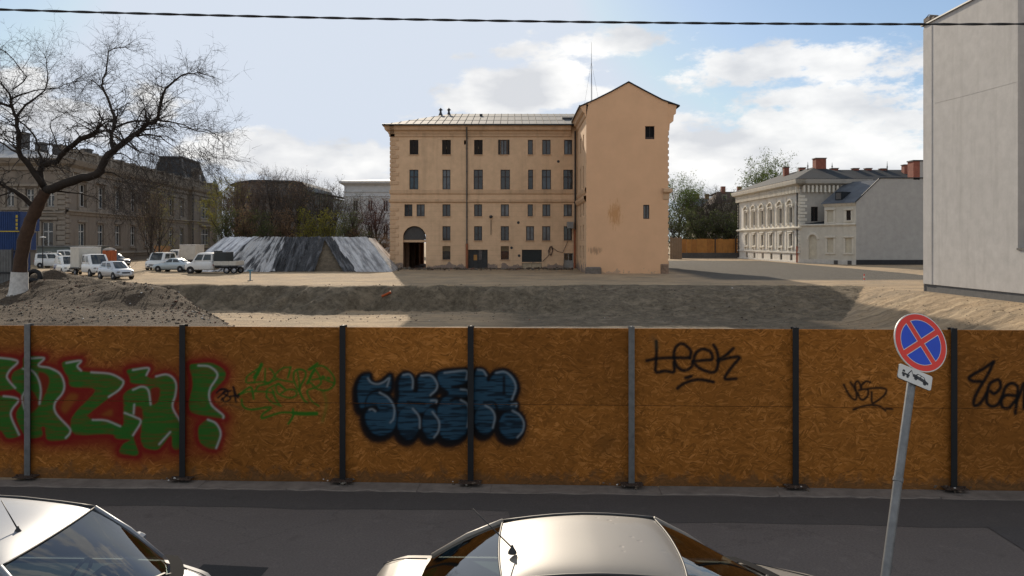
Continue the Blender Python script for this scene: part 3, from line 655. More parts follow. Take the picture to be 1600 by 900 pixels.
def osb_mat(name, tone):
    m, nt, b = newmat(name); L = nt.links
    base = coords(nt)
    col = None; hgt = None
    # strands: stretched noise fields turned to different angles, each cut into flakes by a coarse cell mask
    def strands(ang, sx, sy, seed, lo, hi):
        tc = nt.nodes.new('ShaderNodeTexCoord'); mp = nt.nodes.new('ShaderNodeMapping'); mp.inputs['Rotation'].default_value = (0, R(ang), 0); mp.inputs['Location'].default_value = (seed, seed * .7, 0)
        L.new(tc.outputs['Object'], mp.inputs[0]); m2 = nt.nodes.new('ShaderNodeMapping'); m2.inputs['Scale'].default_value = (sx, 3, sy); L.new(mp.outputs[0], m2.inputs[0])
        n = noise(nt, m2.outputs[0], 1.0, 2, .5); return ramp(nt, n, [(lo, 0), (hi, 1)])
    c = (.315 * tone, .118 * tone, .0215 * tone)
    n0 = noise(nt, base, 3.0, 8, .7); n9 = noise(nt, base, .8, 4, .5)
    def flakes(ang, sx, sy, seed):            # pressed wood flakes: stretched cells, each with its own tone
        tc = nt.nodes.new('ShaderNodeTexCoord'); mp = nt.nodes.new('ShaderNodeMapping'); mp.inputs['Rotation'].default_value = (0, R(ang), 0); mp.inputs['Location'].default_value = (seed, seed * .7, 0)
        wr = nn(nt, 'ShaderNodeTexNoise', Scale=2.6, Detail=2.0); L.new(tc.outputs['Object'], wr.inputs['Vector'])
        wv = nn(nt, 'ShaderNodeVectorMath', operation='MULTIPLY_ADD'); L.new(wr.outputs['Color'], wv.inputs[0]); wv.inputs[1].default_value = (.28, .28, .28); L.new(tc.outputs['Object'], wv.inputs[2])
        L.new(wv.outputs[0], mp.inputs[0]); m2 = nt.nodes.new('ShaderNodeMapping'); m2.inputs['Scale'].default_value = (sx, 3, sy); L.new(mp.outputs[0], m2.inputs[0])
        vo = nn(nt, 'ShaderNodeTexVoronoi', Scale=1.0, Randomness=1.0); L.new(m2.outputs[0], vo.inputs['Vector'])
        sp = nt.nodes.new('ShaderNodeSeparateColor'); L.new(vo.outputs['Color'], sp.inputs[0]); return sp.outputs[0], sp.outputs[1]
    dk, md, lt = tuple(x * .50 for x in c), c, (c[0] * 1.62, c[1] * 1.75, c[2] * 2.4)
    def tone_of(f): return ramp(nt, f, [(.0, dk), (.30, tuple(x * .86 for x in c)), (.72, tuple(x * 1.08 for x in c)), (1.0, lt)])
    fa, ga = flakes(5, 8.5, 42, 1.3); fb, gb = flakes(-34, 9, 44, 7.1); fc, gc = flakes(52, 9.5, 46, 4.7)
    col = mixc(nt, ramp(nt, gb, [(.58, 0), (.60, 1)]), tone_of(fa), tone_of(fb)); col = mixc(nt, ramp(nt, gc, [(.76, 0), (.78, 1)]), col, tone_of(fc))
    col = mixc(nt, ramp(nt, n0, [(.3, .55), (.65, 0)]), col, tuple(x * .72 for x in c))
    col = mixc(nt, ramp(nt, n9, [(.4, .35), (.62, 0)]), col, tuple(x * .55 for x in c))
    # rain streaks and splashed dirt, ragged
    vst = coords(nt, scale=(9, 1, .35)); ns = noise(nt, vst, 1.0, 5, .6); col = mixc(nt, ramp(nt, ns, [(.58, 0), (.76, .38)]), col, tuple(x * .42 for x in c))
    spz = nt.nodes.new('ShaderNodeSeparateXYZ'); L.new(base, spz.inputs[0]); lo_ = nn(nt, 'ShaderNodeMapRange'); L.new(spz.outputs['Z'], lo_.inputs[0]); lo_.inputs[1].default_value = .42; lo_.inputs[2].default_value = .0; lo_.inputs[3].default_value = -.22; lo_.inputs[4].default_value = .24
    nd = noise(nt, base, 5.0, 7, .7); sd = nn(nt, 'ShaderNodeMath', operation='ADD'); L.new(nd, sd.inputs[0]); L.new(lo_.outputs[0], sd.inputs[1]); col = mixc(nt, ramp(nt, sd.outputs[0], [(.50, 0), (.64, .6)]), col, (.075, .05, .028))
    a = nn(nt, 'ShaderNodeAttribute', attribute_name='paint')
    col2 = mixc(nt, a.outputs['Alpha'], col, a.outputs['Color'])
    L.new(col2, b.inputs['Base Color'])
    b.inputs['Roughness'].default_value = .8; b.inputs['Specular IOR Level'].default_value = .1
    bump(nt, b, n0, .15, .006); return m
M_OSB = osb_mat('osb_board', 1.0); M_OSB2 = osb_mat('osb_board_weathered', .84); M_OSB3 = osb_mat('osb_board_fresh', 1.10)
def fx(px):
    k = (px - 800) / F; return k * FY0 / (1 - FSL * k)
def fl(px): X = fx(px); return X / math.cos(FANG)
def sample_paint(P):
    px = 800 + F * P[:, 0] / P[:, 1] - GX0 - .5; py = HOR + F * (CZ - P[:, 2]) / P[:, 1] - GY0 - .5
    px = np.clip(px, 0, PW - 1.001); py = np.clip(py, 0, PH - 1.001); x0 = px.astype(int); y0 = py.astype(int); fx_ = (px - x0)[:, None]; fy = (py - y0)[:, None]
    a = PAINT[y0, x0]; b = PAINT[y0, x0 + 1]; c = PAINT[y0 + 1, x0]; d = PAINT[y0 + 1, x0 + 1]
    return (a * (1 - fx_) + b * fx_) * (1 - fy) + (c * (1 - fx_) + d * fx_) * fy
fence = thing('board_fence', 'graffiti-sprayed orange chipboard fence between steel posts along the pavement', 'fence', FM.copy())
FTOP = 2.455
PAINT[:, :14] = 0
POSTS = [-435, -194, 47, 288, 537, 736, 986, 1241, 1487, 1738, 1985]
random.seed(8)
FMn = np.array(FM)
for i in range(len(POSTS) - 1):
    xa, xb = fl(POSTS[i]), fl(POSTS[i + 1])
    for (z0, z1) in ((.012, 1.2555), (1.2635, FTOP)):
        x0, x1 = xa + .012, xb - .012; th = .022; yo = random.uniform(-.003, .003)
        st = .0125; nx = int((x1 - x0) / st); nz_ = int((z1 - z0) / st)
        X, Z = np.meshgrid(np.linspace(x0, x1, nx + 1), np.linspace(z0, z1, nz_ + 1))
        bow = .004 * np.sin((X - x0) / (x1 - x0) * math.pi) * random.uniform(-1, 1)
        loc = np.stack([X.ravel(), (yo + bow).ravel(), Z.ravel(), np.ones(X.size)], 1)
        wp = loc @ FMn.T; col = sample_paint(wp[:, :3])
        nf = X.size
        idx = np.arange(nf).reshape(nz_ + 1, nx + 1)
        fq = np.stack([idx[:-1, :-1], idx[:-1, 1:], idx[1:, 1:], idx[1:, :-1]], -1).reshape(-1, 4)
        verts = [tuple(p) for p in loc[:, :3]]
        if col[:, 3].max() < .02:
            verts = [(x0, yo, z0), (x1, yo, z0), (x1, yo, z1), (x0, yo, z1)]; fq = np.array([[0, 1, 2, 3]]); col = np.zeros((4, 4), np.float32); nf = 4; cor = [0, 1, 2, 3]
        else: cor = [idx[0, 0], idx[0, -1], idx[-1, -1], idx[-1, 0]]
        n = len(verts); verts += [(x0, th + yo, z0), (x1, th + yo, z0), (x1, th + yo, z1), (x0, th + yo, z1)] + [(x0, yo, z0), (x1, yo, z0), (x1, yo, z1), (x0, yo, z1)]
        q = [n + 4, n + 5, n + 6, n + 7]
        faces = fq.tolist() + [[n + 3, n + 2, n + 1, n]] + [[q[j], n + j, n + (j + 1) % 4, q[(j + 1) % 4]] for j in range(4)]
        me = bpy.data.meshes.new('board'); me.from_pydata(verts, [], faces)
        ca = me.color_attributes.new('paint', 'FLOAT_COLOR', 'POINT')
        full = np.zeros((len(verts), 4), np.float32); full[:len(col)] = col; ca.data.foreach_set('color', full.ravel()); me.update()
        put('board', me, random.choice([M_OSB, M_OSB2, M_OSB3]), fence, FM)
M_POSTB = mat('post_black_paint', (.008, .008, .009), .65, .4, 6); M_RUST = mat('rusty_steel', (.06, .035, .022), .85, .5, 12)
for i, p in enumerate(POSTS):
    x = fl(p); m = M_GALV if p in (47, 986) else M_POSTB; mb = MB(); h = FTOP + .035; w = .046
    mb.box(x - w, x + w, -.075, -.064, .02, h).box(x - .006, x + .006, -.064, .032, .02, h).box(x - w, x + w, .032, .042, .02, h)
    o = mb.build('post', m, fence, FM)
    tag(o, 'bare galvanised steel post' if m is M_GALV else 'black painted steel post')
    mb = MB(); mb.box(x - .17, x + .17, -.19, .1, .012 + .05, .024 + .05)
    for sx in (-1, 1):
        for sy in (-.14, .06):
            mb.tube([(x + sx * .12, sy, .07), (x + sx * .12, sy, .11)], .016, 6)
    mb.build('base_plate', M_RUST, fence, FM)
# horizontal rail behind the boards and braces to the site side; middle one added to block sun through the seam
for z in (.4, 1.22, 2.1):
    MB().box(fl(-194), fl(1738), .045, .10, z, z + .08).build('rail', mat('rail_timber', (.22, .15, .08), .8), fence, FM)
# ------------------------------------------------------------------ building parts
def wall_mesh(x0, x1, z0, z1, ops, thick=.3, poly_top=None):
    """outer face at y=0, openings (xa, za, xb, zb[, 'arch']) cut through with reveals"""
    mb = MB(); xs = sorted({x0, x1, *[v for o in ops for v in (o[0], o[2])]}); zs = sorted({z0, z1, *[v for o in ops for v in (o[1], o[3])]})
    def hole(x, z): return any(o[0] < x < o[2] and o[1] < z < o[3] for o in ops)
    for j in range(len(zs) - 1):
        run = None
        for i in range(len(xs)):
            solid = i < len(xs) - 1 and not hole((xs[i] + xs[i + 1]) / 2, (zs[j] + zs[j + 1]) / 2)
            if solid and run is None: run = xs[i]
            if not solid and run is not None:
                mb.quad((run, 0, zs[j]), (xs[i], 0, zs[j]), (xs[i], 0, zs[j + 1]), (run, 0, zs[j + 1])); run = None
    for o in ops:
        a, b, c, d = o[:4]
        if len(o) > 4:
            r = (c - a) / 2; cx = (a + c) / 2; zc = d - r; n = 16; arc = [(cx - r * math.cos(math.pi * i / n), zc + r * math.sin(math.pi * i / n)) for i in range(n + 1)]
            for i in range(n):
                (xa, za), (xb, zb) = arc[i], arc[i + 1]
                mb.quad((xa, 0, za), (xb, 0, zb), (xb, 0, d), (xa, 0, d)); mb.quad((xb, 0, zb), (xa, 0, za), (xa, thick, za), (xb, thick, zb))
            mb.quad((a, 0, b), (a, 0, zc), (a, thick, zc), (a, thick, b)); mb.quad((c, 0, zc), (c, 0, b), (c, thick, b), (c, thick, zc))
        else:
            mb.quad((a, 0, b), (a, 0, d), (a, thick, d), (a, thick, b)); mb.quad((c, 0, d), (c, 0, b), (c, thick, b), (c, thick, d))
            mb.quad((a, 0, d), (c, 0, d), (c, thick, d), (a, thick, d)); mb.quad((c, 0, b), (a, 0, b), (a, thick, b), (c, thick, b))
    if poly_top:      # gable: polygon of the triangle above z1
        mb.add([(x, 0, z) for x, z in poly_top], [tuple(range(len(poly_top)))])
    return mb
WINC = {}
def win_meshes(w, h, style):
    key = (round(w, 2), round(h, 2), style)
    if key in WINC: return WINC[key]
    mb = MB(); t = .075; y0, y1 = 0, .06
    mb.box(0, t, y0, y1, 0, h).box(w - t, w, y0, y1, 0, h).box(t, w - t, y0, y1, 0, t).box(t, w - t, y0, y1, h - t, h)
    if 'm' in style: mb.box(w / 2 - .055, w / 2 + .055, y0 - .012, y1, t, h - t)
    if 't' in style: 
        zt = h * .64; mb.box(t, w - t, y0 - .014, y1, zt - .05, zt + .05)
    if 'b' in style:
        for k in (1, 2): mb.box(t, w - t, y0 + .01, y1 - .01, h * k / 3 - .02, h * k / 3 + .02)
    if 'q' in style:                                   # three lights
        for k in (1, 2): mb.box(w * k / 3 - .06, w * k / 3 + .06, y0 - .012, y1, t, h - t)
    fr = mb.mesh('window')
    pa = MB().quad((t, .035, t), (w - t, .035, t), (w - t, .035, h - t), (t, .035, h - t)).mesh('pane')
    WINC[key] = (fr, pa); return fr, pa
def window_at(parent, WMx, x, z, w, h, style='mt', fm=None, pm=None, y=.16):
    fr, pa = win_meshes(w, h, style); M = WMx @ Matrix.Translation((x, y, z))
    f = bpy.data.objects.new('window', fr); p = bpy.data.objects.new('pane', pa)
    if not fr.materials: fr.materials.append(fm)
    if not pa.materials: pa.materials.append(pm)
    link(f, parent, M); link(p, f, M)
    f.material_slots[0].link = 'OBJECT'; f.material_slots[0].material = fm
    p.material_slots[0].link = 'OBJECT'; p.material_slots[0].material = pm
    return f
def moulding(prof, x0, x1, ends=True):
    """profile list of (out, z): runs along x, sticks out to -y"""
    mb = MB(); n = len(prof)
    a = [(x0 - (o if ends else 0), -o, z) for o, z in prof]; b = [(x1 + (o if ends else 0), -o, z) for o, z in prof]
    mb.add(a + b, [(i, n + i, n + i + 1, i + 1) for i in range(n - 1)])
    mb.add([a[0], a[-1], b[-1], b[0]], [(0, 3, 2, 1)]) if False else None
    if ends:     # return faces
        mb.add([(x0 - o, -o, z) for o, z in prof] + [(x0 - o, .5, z) for o, z in prof], [(i + 1, n + i + 1, n + i, i) for i in range(n - 1)])
        mb.add([(x1 + o, -o, z) for o, z in prof] + [(x1 + o, .5, z) for o, z in prof], [(i, n + i, n + i + 1, i + 1) for i in range(n - 1)])
    return mb

M_GLASS_D = glassy('pane_dark', (.020, .024, .028)); M_GLASS_C = glassy('pane_curtained', (.10, .105, .11), .12); M_GLASS_B = glassy('pane_sky', (.05, .065, .08))
M_FRAME_BR = plain('frame_dark_brown', (.035, .020, .016), .6); M_FRAME_W = mat('frame_white', (.5, .49, .46), .6, .2, 4)
M_SHUT = mat('shutter_boards', (.035, .028, .024), .8, .3, 6)

# ------------------------------------------------------------------ the yellow building with the gable wing
YF, YG, YB = 91.0, 80.0, 113.0
M_OCHRE = plaster('plaster_ochre', (.70, .475, .295), streak=.2, patch=(.33, .25, .20), joints=.56)
M_TRIM = plaster('plaster_trim', (.60, .40, .245), streak=.4)
M_PEACH = None
def peach_mat():
    m, nt, b = newmat('plaster_peach')
    v = geo_pos(nt); n1 = noise(nt, v, .5, 7, .6); n2 = noise(nt, v, 5, 6, .65); n4 = noise(nt, v, 20, 4, .6)
    col = (.71, .435, .255)
    c = mixc(nt, ramp(nt, n1, [(.3, 0), (.7, 1)]), tuple(x * .93 for x in col), tuple(min(1, x * 1.04) for x in col))
    def stain(x, z, rx, rz, col2, k, ns=2.2):
        tc = nt.nodes.new('ShaderNodeNewGeometry'); s = nn(nt, 'ShaderNodeVectorMath', operation='SUBTRACT'); nt.links.new(tc.outputs['Position'], s.inputs[0]); s.inputs[1].default_value = (x, YG, z)
        mu = nn(nt, 'ShaderNodeVectorMath', operation='MULTIPLY'); nt.links.new(s.outputs[0], mu.inputs[0]); mu.inputs[1].default_value = (1 / rx, 0, 1 / rz)
        l = nn(nt, 'ShaderNodeVectorMath', operation='LENGTH'); nt.links.new(mu.outputs[0], l.inputs[0])
        nb = noise(nt, geo_pos(nt, scale=(3.4, 3.4, .75)), ns, 7, .65)
        q = nn(nt, 'ShaderNodeMath', operation='MULTIPLY_ADD'); nt.links.new(nb, q.inputs[0]); q.inputs[1].default_value = -3.0; nt.links.new(l.outputs['Value'], q.inputs[2])
        mr = nn(nt, 'ShaderNodeMapRange', interpolation_type='SMOOTHSTEP'); nt.links.new(q.outputs[0], mr.inputs[0]); mr.inputs[1].default_value = -.25; mr.inputs[2].default_value = -1.15; mr.inputs[3].default_value = 0; mr.inputs[4].default_value = k
        return mixc(nt, mr.outputs[0], c, col2)
    c = stain(10.35, 6.6, .62, 1.25, (.50, .245, .09), .75)
    c = stain(8.35, 2.95, .6, .4, (.20, .13, .08), .6)
    sp = nt.nodes.new('ShaderNodeSeparateXYZ'); nt.links.new(v, sp.inputs[0])
    lo = nn(nt, 'ShaderNodeMapRange'); nt.links.new(sp.outputs['Z'], lo.inputs[0]); lo.inputs[1].default_value = 2.1; lo.inputs[2].default_value = .7; lo.inputs[3].default_value = -.2; lo.inputs[4].default_value = .11
    nb = noise(nt, v, 1.1, 8, .68); s = nn(nt, 'ShaderNodeMath', operation='ADD'); nt.links.new(nb, s.inputs[0]); nt.links.new(lo.outputs[0], s.inputs[1])
    c = mixc(nt, ramp(nt, s.outputs[0], [(.60, 0), (.62, .8)]), c, (.42, .30, .21))
    nt.links.new(c, b.inputs['Base Color']); b.inputs['Roughness'].default_value = .9; b.inputs['Specular IOR Level'].default_value = .2
    bump(nt, b, n4, .1, .01); return m
M_PEACH = peach_mat()
def metal_roof(name, col, rough=.45):
    m, nt, b = newmat(name); v = geo_pos(nt); n1 = noise(nt, v, .8, 7, .65); n2 = noise(nt, v, 7, 5, .6)
    c = mixc(nt, ramp(nt, n1, [(.3, 0), (.7, 1)]), tuple(x * .7 for x in col), tuple(x * 1.15 for x in col)); c = mixc(nt, ramp(nt, n2, [(.55, 0), (.75, .35)]), c, tuple(x * .55 for x in col))
    nt.links.new(c, b.inputs['Base Color']); b.inputs['Roughness'].default_value = rough; b.inputs['Metallic'].default_value = 0; b.inputs['Specular IOR Level'].default_value = .22; return m
M_SEAM = metal_roof('roof_sheet_grey', (.165, .17, .172), .8); M_SLATE = metal_roof('roof_sheet_dark', (.020, .025, .031), .85)
def yellow_building():
    g = .62; X0, X1 = ax(610, YF), 7.46; ze = az(197, YF)
    t = thing('yellow_building', 'ochre five-storey building with seamed metal roof and blank peach gable wing', 'building', T((X0 + X1) / 2, YF, g))
    FMx = T(0, YF, 0)
    px = lambda c: ax(580 + c / 3.215, YF); pz = lambda c: az(160 + c / 3.215, YF)
    rows = [(188, 262, [(193, 237, 's'), (356, 400, 's'), (517, 560, 's'), (650, 682, 'm'), (787, 812, ''), (859, 901, 'm'), (969, 1010, 'm')]),
            (338, 437, [(192, 237, 'mt'), (358, 398, 'mt'), (515, 561, 'mt'), (650, 697, 'mt'), (788, 813, 't'), (857, 903, 'mt'), (965, 1013, 'mt')]),
            (512, 572, [(167, 207, 'm'), (228, 269, 'm'), (358, 398, 'm'), (517, 557, 'm'), (651, 692, 'm'), (786, 812, ''), (860, 900, 'm'), (967, 1009, 'm')]),
            (622, 694, [(358, 398, 'm'), (517, 557, 'm'), (651, 692, 'm'), (778, 818, 'm'), (859, 900, 'm'), (967, 1009, 'm')]),
            (722, 790, [(358, 398, 'h'), (651, 692, 'h')])]
    ops = []; wins = []
    for za, zb, ws in rows:
        for a, b, st in ws:
            ops.append((px(a), pz(zb), px(b), pz(za))); wins.append((px(a), pz(zb), px(b) - px(a), pz(za) - pz(zb), st))
    arch = (px(160), g + .15, px(275), pz(621)); ops.append((*arch, 'arch'))
    gate = (px(487), g + .2, px(585), pz(740)); grille = (px(757), pz(802), px(857), pz(740)); hatch = (px(757), pz(836), px(857), pz(806)); door = (px(967), pz(832), px(1015), pz(757))
    ops += [gate, grille, hatch, door]
    ops.append((px(466), pz(212), px(476), pz(190)))
    mb = wall_mesh(X0, X1, .3, ze, ops, .34)
    # left end wall, back wall with the far mouth of the passage
    mb.quad((X0, YB - YF, .3), (X0, 0, .3), (X0, 0, ze), (X0, YB - YF, ze))
    mb.build('wall', M_OCHRE, t, FMx)
    bw = wall_mesh(-X1, -X0, .3, ze, [(-arch[2], g, -arch[0], arch[3], 'arch')], .3); bw.build('back_wall', M_OCHRE, t, T(0, YB, 0, math.pi))
    random.seed(4)
    for (x, z, w, h, st) in wins:
        if st == 's':
            mb = MB()
            for s in (0, 1):
                xa = .03 + s * w / 2; xb = xa + w / 2 - .06
                mb.box(xa, xa + .07, 0, .05, .03, h - .03).box(xb - .07, xb, 0, .05, .03, h - .03).box(xa, xb, 0, .05, .03, .1).box(xa, xb, 0, .05, h - .1, h - .03)
                mb.box(xa, xb, .052, .07, .03, h - .03)
                n = 15
                for k in range(n):
                    zz = .12 + (h - .24) * k / n; mb.add([(xa + .07, .045, zz), (xb - .07, .045, zz), (xb - .07, .005, zz + (h - .24) / n * 1.1), (xa + .07, .005, zz + (h - .24) / n * 1.1)], [(0, 1, 2, 3)])
            mb.build('shutter', M_SHUT, t, FMx @ Matrix.Translation((x, .1, z)))
        else:
            pm = random.choice([M_GLASS_D, M_GLASS_C, M_GLASS_D, M_GLASS_B])
            if st == 'h':
                window_at(t, FMx, x, z, w, h * .62, '', M_FRAME_BR, pm)
                mb = MB()
                for k in range(4): mb.box(0, w, 0, .05, h * .63 + k * h * .09, h * .63 + (k + 1) * h * .09 - .03)
                mb.build('blind_box', mat('blind_boards', (.22, .16, .09), .8, .3, 5), t, FMx @ Matrix.Translation((x, .14, z)))
            else: window_at(t, FMx, x, z, w, h, st, M_FRAME_BR, pm)
        MB().box(-.08, w + .08, -.09, .2, -.07, -.005).build('sill', M_TRIM, t, FMx @ Matrix.Translation((x, 0, z)))
    # open shutters of the top middle window, narrow bricked-up half windows
    for xa, xb in ((638, 649), (683, 694)):
        MB().box(px(xa), px(xb), -.06, -.012, pz(262), pz(188)).build('shutter', M_SHUT, t, FMx)
    for za, zb in ((188, 262), (512, 572), (338, 437)):
        MB().box(px(813), px(827), -.012, .0, pz(zb), pz(za)).build('blind_panel', M_TRIM, t, FMx)
    # mouldings
    e = ze
    moulding([(.0, e - 1.25), (.12, e - 1.2), (.12, e - .95), (.2, e - .9), (.26, e - .62), (.55, e - .5), (.62, e - .18), (.75, e - .12), (.75, e), (-.3, e + .02)], X0, X1 - .75, False).build('cornice', M_TRIM, t, FMx)
    mc = moulding([(.0, e - 1.25), (.12, e - 1.2), (.12, e - .95), (.2, e - .9), (.26, e - .62), (.55, e - .5), (.62, e - .18), (.75, e - .12), (.75, e), (-.3, e + .02)], -(YB), -YF, True)
    mc.build('side_cornice', M_TRIM, t, T(X0, 0, 0, -math.pi / 2))
    for z0_, z1_, o_ in ((az(303, YF), az(296, YF), .1), (az(316, YF), az(311, YF), .16)):
        moulding([(0, z0_ - .08), (o_ * .7, z0_), (o_, z0_ + .06), (o_, z1_ - .06), (0, z1_)], X0, X1, True).build('string_course', M_TRIM, t, FMx)
    # corner stones
    long_ = MB().bbox(0, 1.02, -.07, .12, 0, .40, .03).mesh('quoin'); short_ = MB().bbox(0, .62, -.07, .12, 0, .40, .03).mesh('quoin')
    z = az(405, YF); k = 0
    while z < ze - 1.7:
        zt = z + .40
        if not (az(318, YF) < zt and z < az(295, YF)):
            put('quoin', long_ if k % 2 else short_, M_TRIM, t, T(X0 - .06, YF, z))
        z += .50; k += 1
    # arched passage
    fan = MB(); r = (arch[2] - arch[0]) / 2; cx = (arch[0] + arch[2]) / 2; zc = arch[3] - r; n = 16
    fan.add([(cx - (r - .02) * math.cos(math.pi * i / n), 0, zc - .25 + (r + .2) * math.sin(math.pi * i / n)) for i in range(n + 1)], [tuple(range(n + 1))])
    fo = fan.build('fanlight', mat('fanlight_boards', (.085, .08, .075), .8, .3, 4), t, FMx @ Matrix.Translation((0, .3, 0)))
    fb = MB().box(arch[0], arch[2], -.05, .03, zc - .55, zc - .28)
    fb.build('transom_beam', M_TRIM, fo, FMx @ Matrix.Translation((0, .3, 0)))
    pas = MB(); xa, xb = arch[0] - .05, arch[2] + .05; D = YB - YF
    pas.quad((xa, .3, .3), (xa, .3, 6), (xa, D, 6), (xa, D, .3)).quad((xb, .3, 6), (xb, .3, .3), (xb, D, .3), (xb, D, 6)).quad((xa, .3, arch[3]), (xb, .3, arch[3]), (xb, D, arch[3]), (xa, D, arch[3])).quad((xa, .0, g + .12), (xb, 0, g + .12), (xb, D, g + .12), (xa, D, g + .12))
    for k in range(4): pas.box(xa, xa + .35, 3 + k * 5, 3.8 + k * 5, .3, 5.5).box(xb - .3, xb, 3 + k * 5, 3.8 + k * 5, .3, 5.5)
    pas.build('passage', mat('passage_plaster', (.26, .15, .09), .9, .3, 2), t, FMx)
    # garage gate, grille, hatch, door
    def gate_at(o, m, nb, name):
        w = o[2] - o[0]; h = o[3] - o[1]; mb = MB()
        mb.box(0, w, .06, .1, 0, h)
        for k in range(nb): mb.box(k * w / nb + .03, (k + 1) * w / nb - .03, .02, .06, .06, h * .55).box(k * w / nb + .03, (k + 1) * w / nb - .03, .02, .06, h * .6, h - .06)
        return mb.build(name, m, t, FMx @ Matrix.Translation((o[0], .15, o[1])))
    M_GATE = mat('gate_grey_paint', (.05, .05, .048), .75, .35, 4)
    go = gate_at(gate, M_GATE, 4, 'garage_gate'); w = gate[2] - gate[0]; h = gate[3] - gate[1]
    MB().box(w * .28, w * .46, .0, .018, h * .42, h * .72).build('board', mat('orange_ply', (.42, .21, .06), .8), go, FMx @ Matrix.Translation((gate[0], .15, gate[1])))
    MB().box(w * .54, w * .70, .0, .018, h * .45, h * .97).build('pane', M_GLASS_C, go, FMx @ Matrix.Translation((gate[0], .15, gate[1])))
    gr = MB(); w = grille[2] - grille[0]; h = grille[3] - grille[1]; gr.box(0, w, .08, .1, 0, h)
    for k in range(13): gr.box(k * w / 12 - .02, k * w / 12 + .02, .02, .06, 0, h)
    for k in range(5): gr.box(0, w, .03, .05, k * h / 4 - .02, k * h / 4 + .02)
    gr.build('grille', plain('grille_dark', (.02, .024, .022), .6), t, FMx @ Matrix.Translation((grille[0], .12, grille[1])))
    w = hatch[2] - hatch[0]; h = hatch[3] - hatch[1]
    MB().box(.03, w / 2 - .02, .06, .1, 0, h).box(w / 2 + .02, w - .03, .06, .1, 0, h).build('hatch', mat('hatch_cream', (.5, .40, .27), .8, .25, 3), t, FMx @ Matrix.Translation((hatch[0], .05, hatch[1])))
    w = door[2] - door[0]; h = door[3] - door[1]; mb = MB().box(0, w, .05, .1, 0, h * .52).box(0, .09, .04, .1, h * .52, h).box(w - .09, w, .04, .1, h * .52, h).box(w / 2 - .04, w / 2 + .04, .04, .1, h * .52, h).box(.09, w - .09, .04, .1, h - .1, h)
    do = mb.build('door', mat('door_grey', (.33, .31, .28), .7, .3, 3), t, FMx @ Matrix.Translation((door[0], .12, door[1])))
    MB().quad((.09, .08, h * .52), (w - .09, .08, h * .52), (w - .09, .08, h - .1), (.09, .08, h - .1)).build('pane', M_GLASS_D, do, FMx @ Matrix.Translation((door[0], .12, door[1])))
    # downpipes, wall lamp, cables
    xd = px(481); mb = MB().tube([(xd, -.7, ze - .2), (xd, -.5, ze - .7), (xd, -.12, ze - 1.5), (xd, -.12, 3.6)], .085, 8)
    for k in range(5): mb.tube([(xd, -.12, 4 + k * 2.6), (xd, -.12, 4.1 + k * 2.6)], .11, 8)
    mb.build('downpipe', mat('pipe_zinc', (.13, .115, .10), .6, .3, 3, metal=.3), t, FMx)
    MB().tube([(xd, -.13, 3.6), (xd, -.13, g + .1)], .14, 8).build('downpipe_foot', mat('pipe_terracotta', (.36, .13, .06), .8, .35, 3), t, FMx)
    MB().tube([(X1 - .25, -.14, ze - .6), (X1 - .25, -.14, 5.2)], .09, 8).build('downpipe', M_DARKMETAL, t, FMx)
    MB().tube([(X1 - .32, -.16, 5.2), (X1 - .32, -.16, .7)], .11, 8).build('downpipe_foot', mat('pipe_orange', (.34, .11, .05), .8, .3, 3), t, FMx)
    xl = px(602); MB().lathe([(.0, .2), (.16, .14), (.2, 0), (.15, -.14), (0, -.2)], 10, (xl, -.3, pz(575))).tube([(xl, -.06, pz(590)), (xl, -.06, pz(665))], .035, 6).box(xl - .03, xl + .03, -.3, .0, pz(580) - .03, pz(580) + .03).build('wall_lamp', M_DARKMETAL, t, FMx)
    cb = MB(); P = lambda a, b, y=-.08: (px(a), y, pz(b))
    cb.tube([P(860, 800), P(885, 775), P(895, 762)], .03, 5).tube([P(893, 765), P(890, 745), P(898, 725), P(908, 722), P(912, 740), P(905, 765), P(897, 768)], .045, 5).tube([P(900, 725), P(896, 750), P(902, 770), P(910, 745), P(904, 722)], .04, 5).tube([P(908, 728), P(935, 748), P(962, 755), P(975, 725), P(988, 695)], .028, 5)
    cb.build('hanging_cable', plain('cable_brown', (.07, .04, .03), .7), t, FMx)
    for a, b in ((940, 297), (739, 604), (705, 730), (743, 770)):
        MB().cyl(P(a, b, -.03), P(a, b, .02), .16, 10).build('vent', M_DARKMETAL, t, FMx)
    # ---------------- roof of the long wing
    ov = .8; zr = az(178, 102); xl_ = X0 - ov; y0, y1, yr = YF - ov, YB + ov, 102.0
    hx = ax(703, 102); rz = ze + .06
    A = (xl_, y0, rz); B = (8.5, y0, rz); Cc = (8.5, yr, zr); D_ = (hx, yr, zr); E = (xl_, y1, rz); G = (8.5, y1, rz)
    rf = MB().add([A, B, Cc, D_], [(0, 1, 2, 3)]).add([A, D_, E], [(0, 1, 2)]).add([E, D_, Cc, G], [(0, 1, 2, 3)]).build('roof', M_SEAM, t)
    MB().add([A, B, (8.5, y0, rz - .1), (xl_, y0, rz - .1)], [(0, 3, 2, 1)]).add([(xl_, y0, rz - .1), (8.5, y0, rz - .1), (8.5, YF, rz - .1), (xl_, YF, rz - .1)], [(3, 2, 1, 0)]).add([A, E, (xl_, y1, rz - .1), (xl_, y0, rz - .1)], [(0, 1, 2, 3)]).tube([(xl_, y0 - .05, rz - .02), (7.0, y0 - .05, rz - .02)], .1, 8).build('gutter', M_DARKMETAL, t)
    for k in range(28):
        x = xl_ + .9 + k * .83
        if x > 8: break
        f = 1.0 if x > hx else (x - xl_) / (hx - xl_)
        a = Vector((x, y0, rz + .02)); b_ = Vector((x, y0 + (yr - y0) * f, rz + .02 + (zr - rz) * f))
        mb = MB(); mb.tube([a, b_], .035, 4); mb.build('seam', M_SLATE, rf)
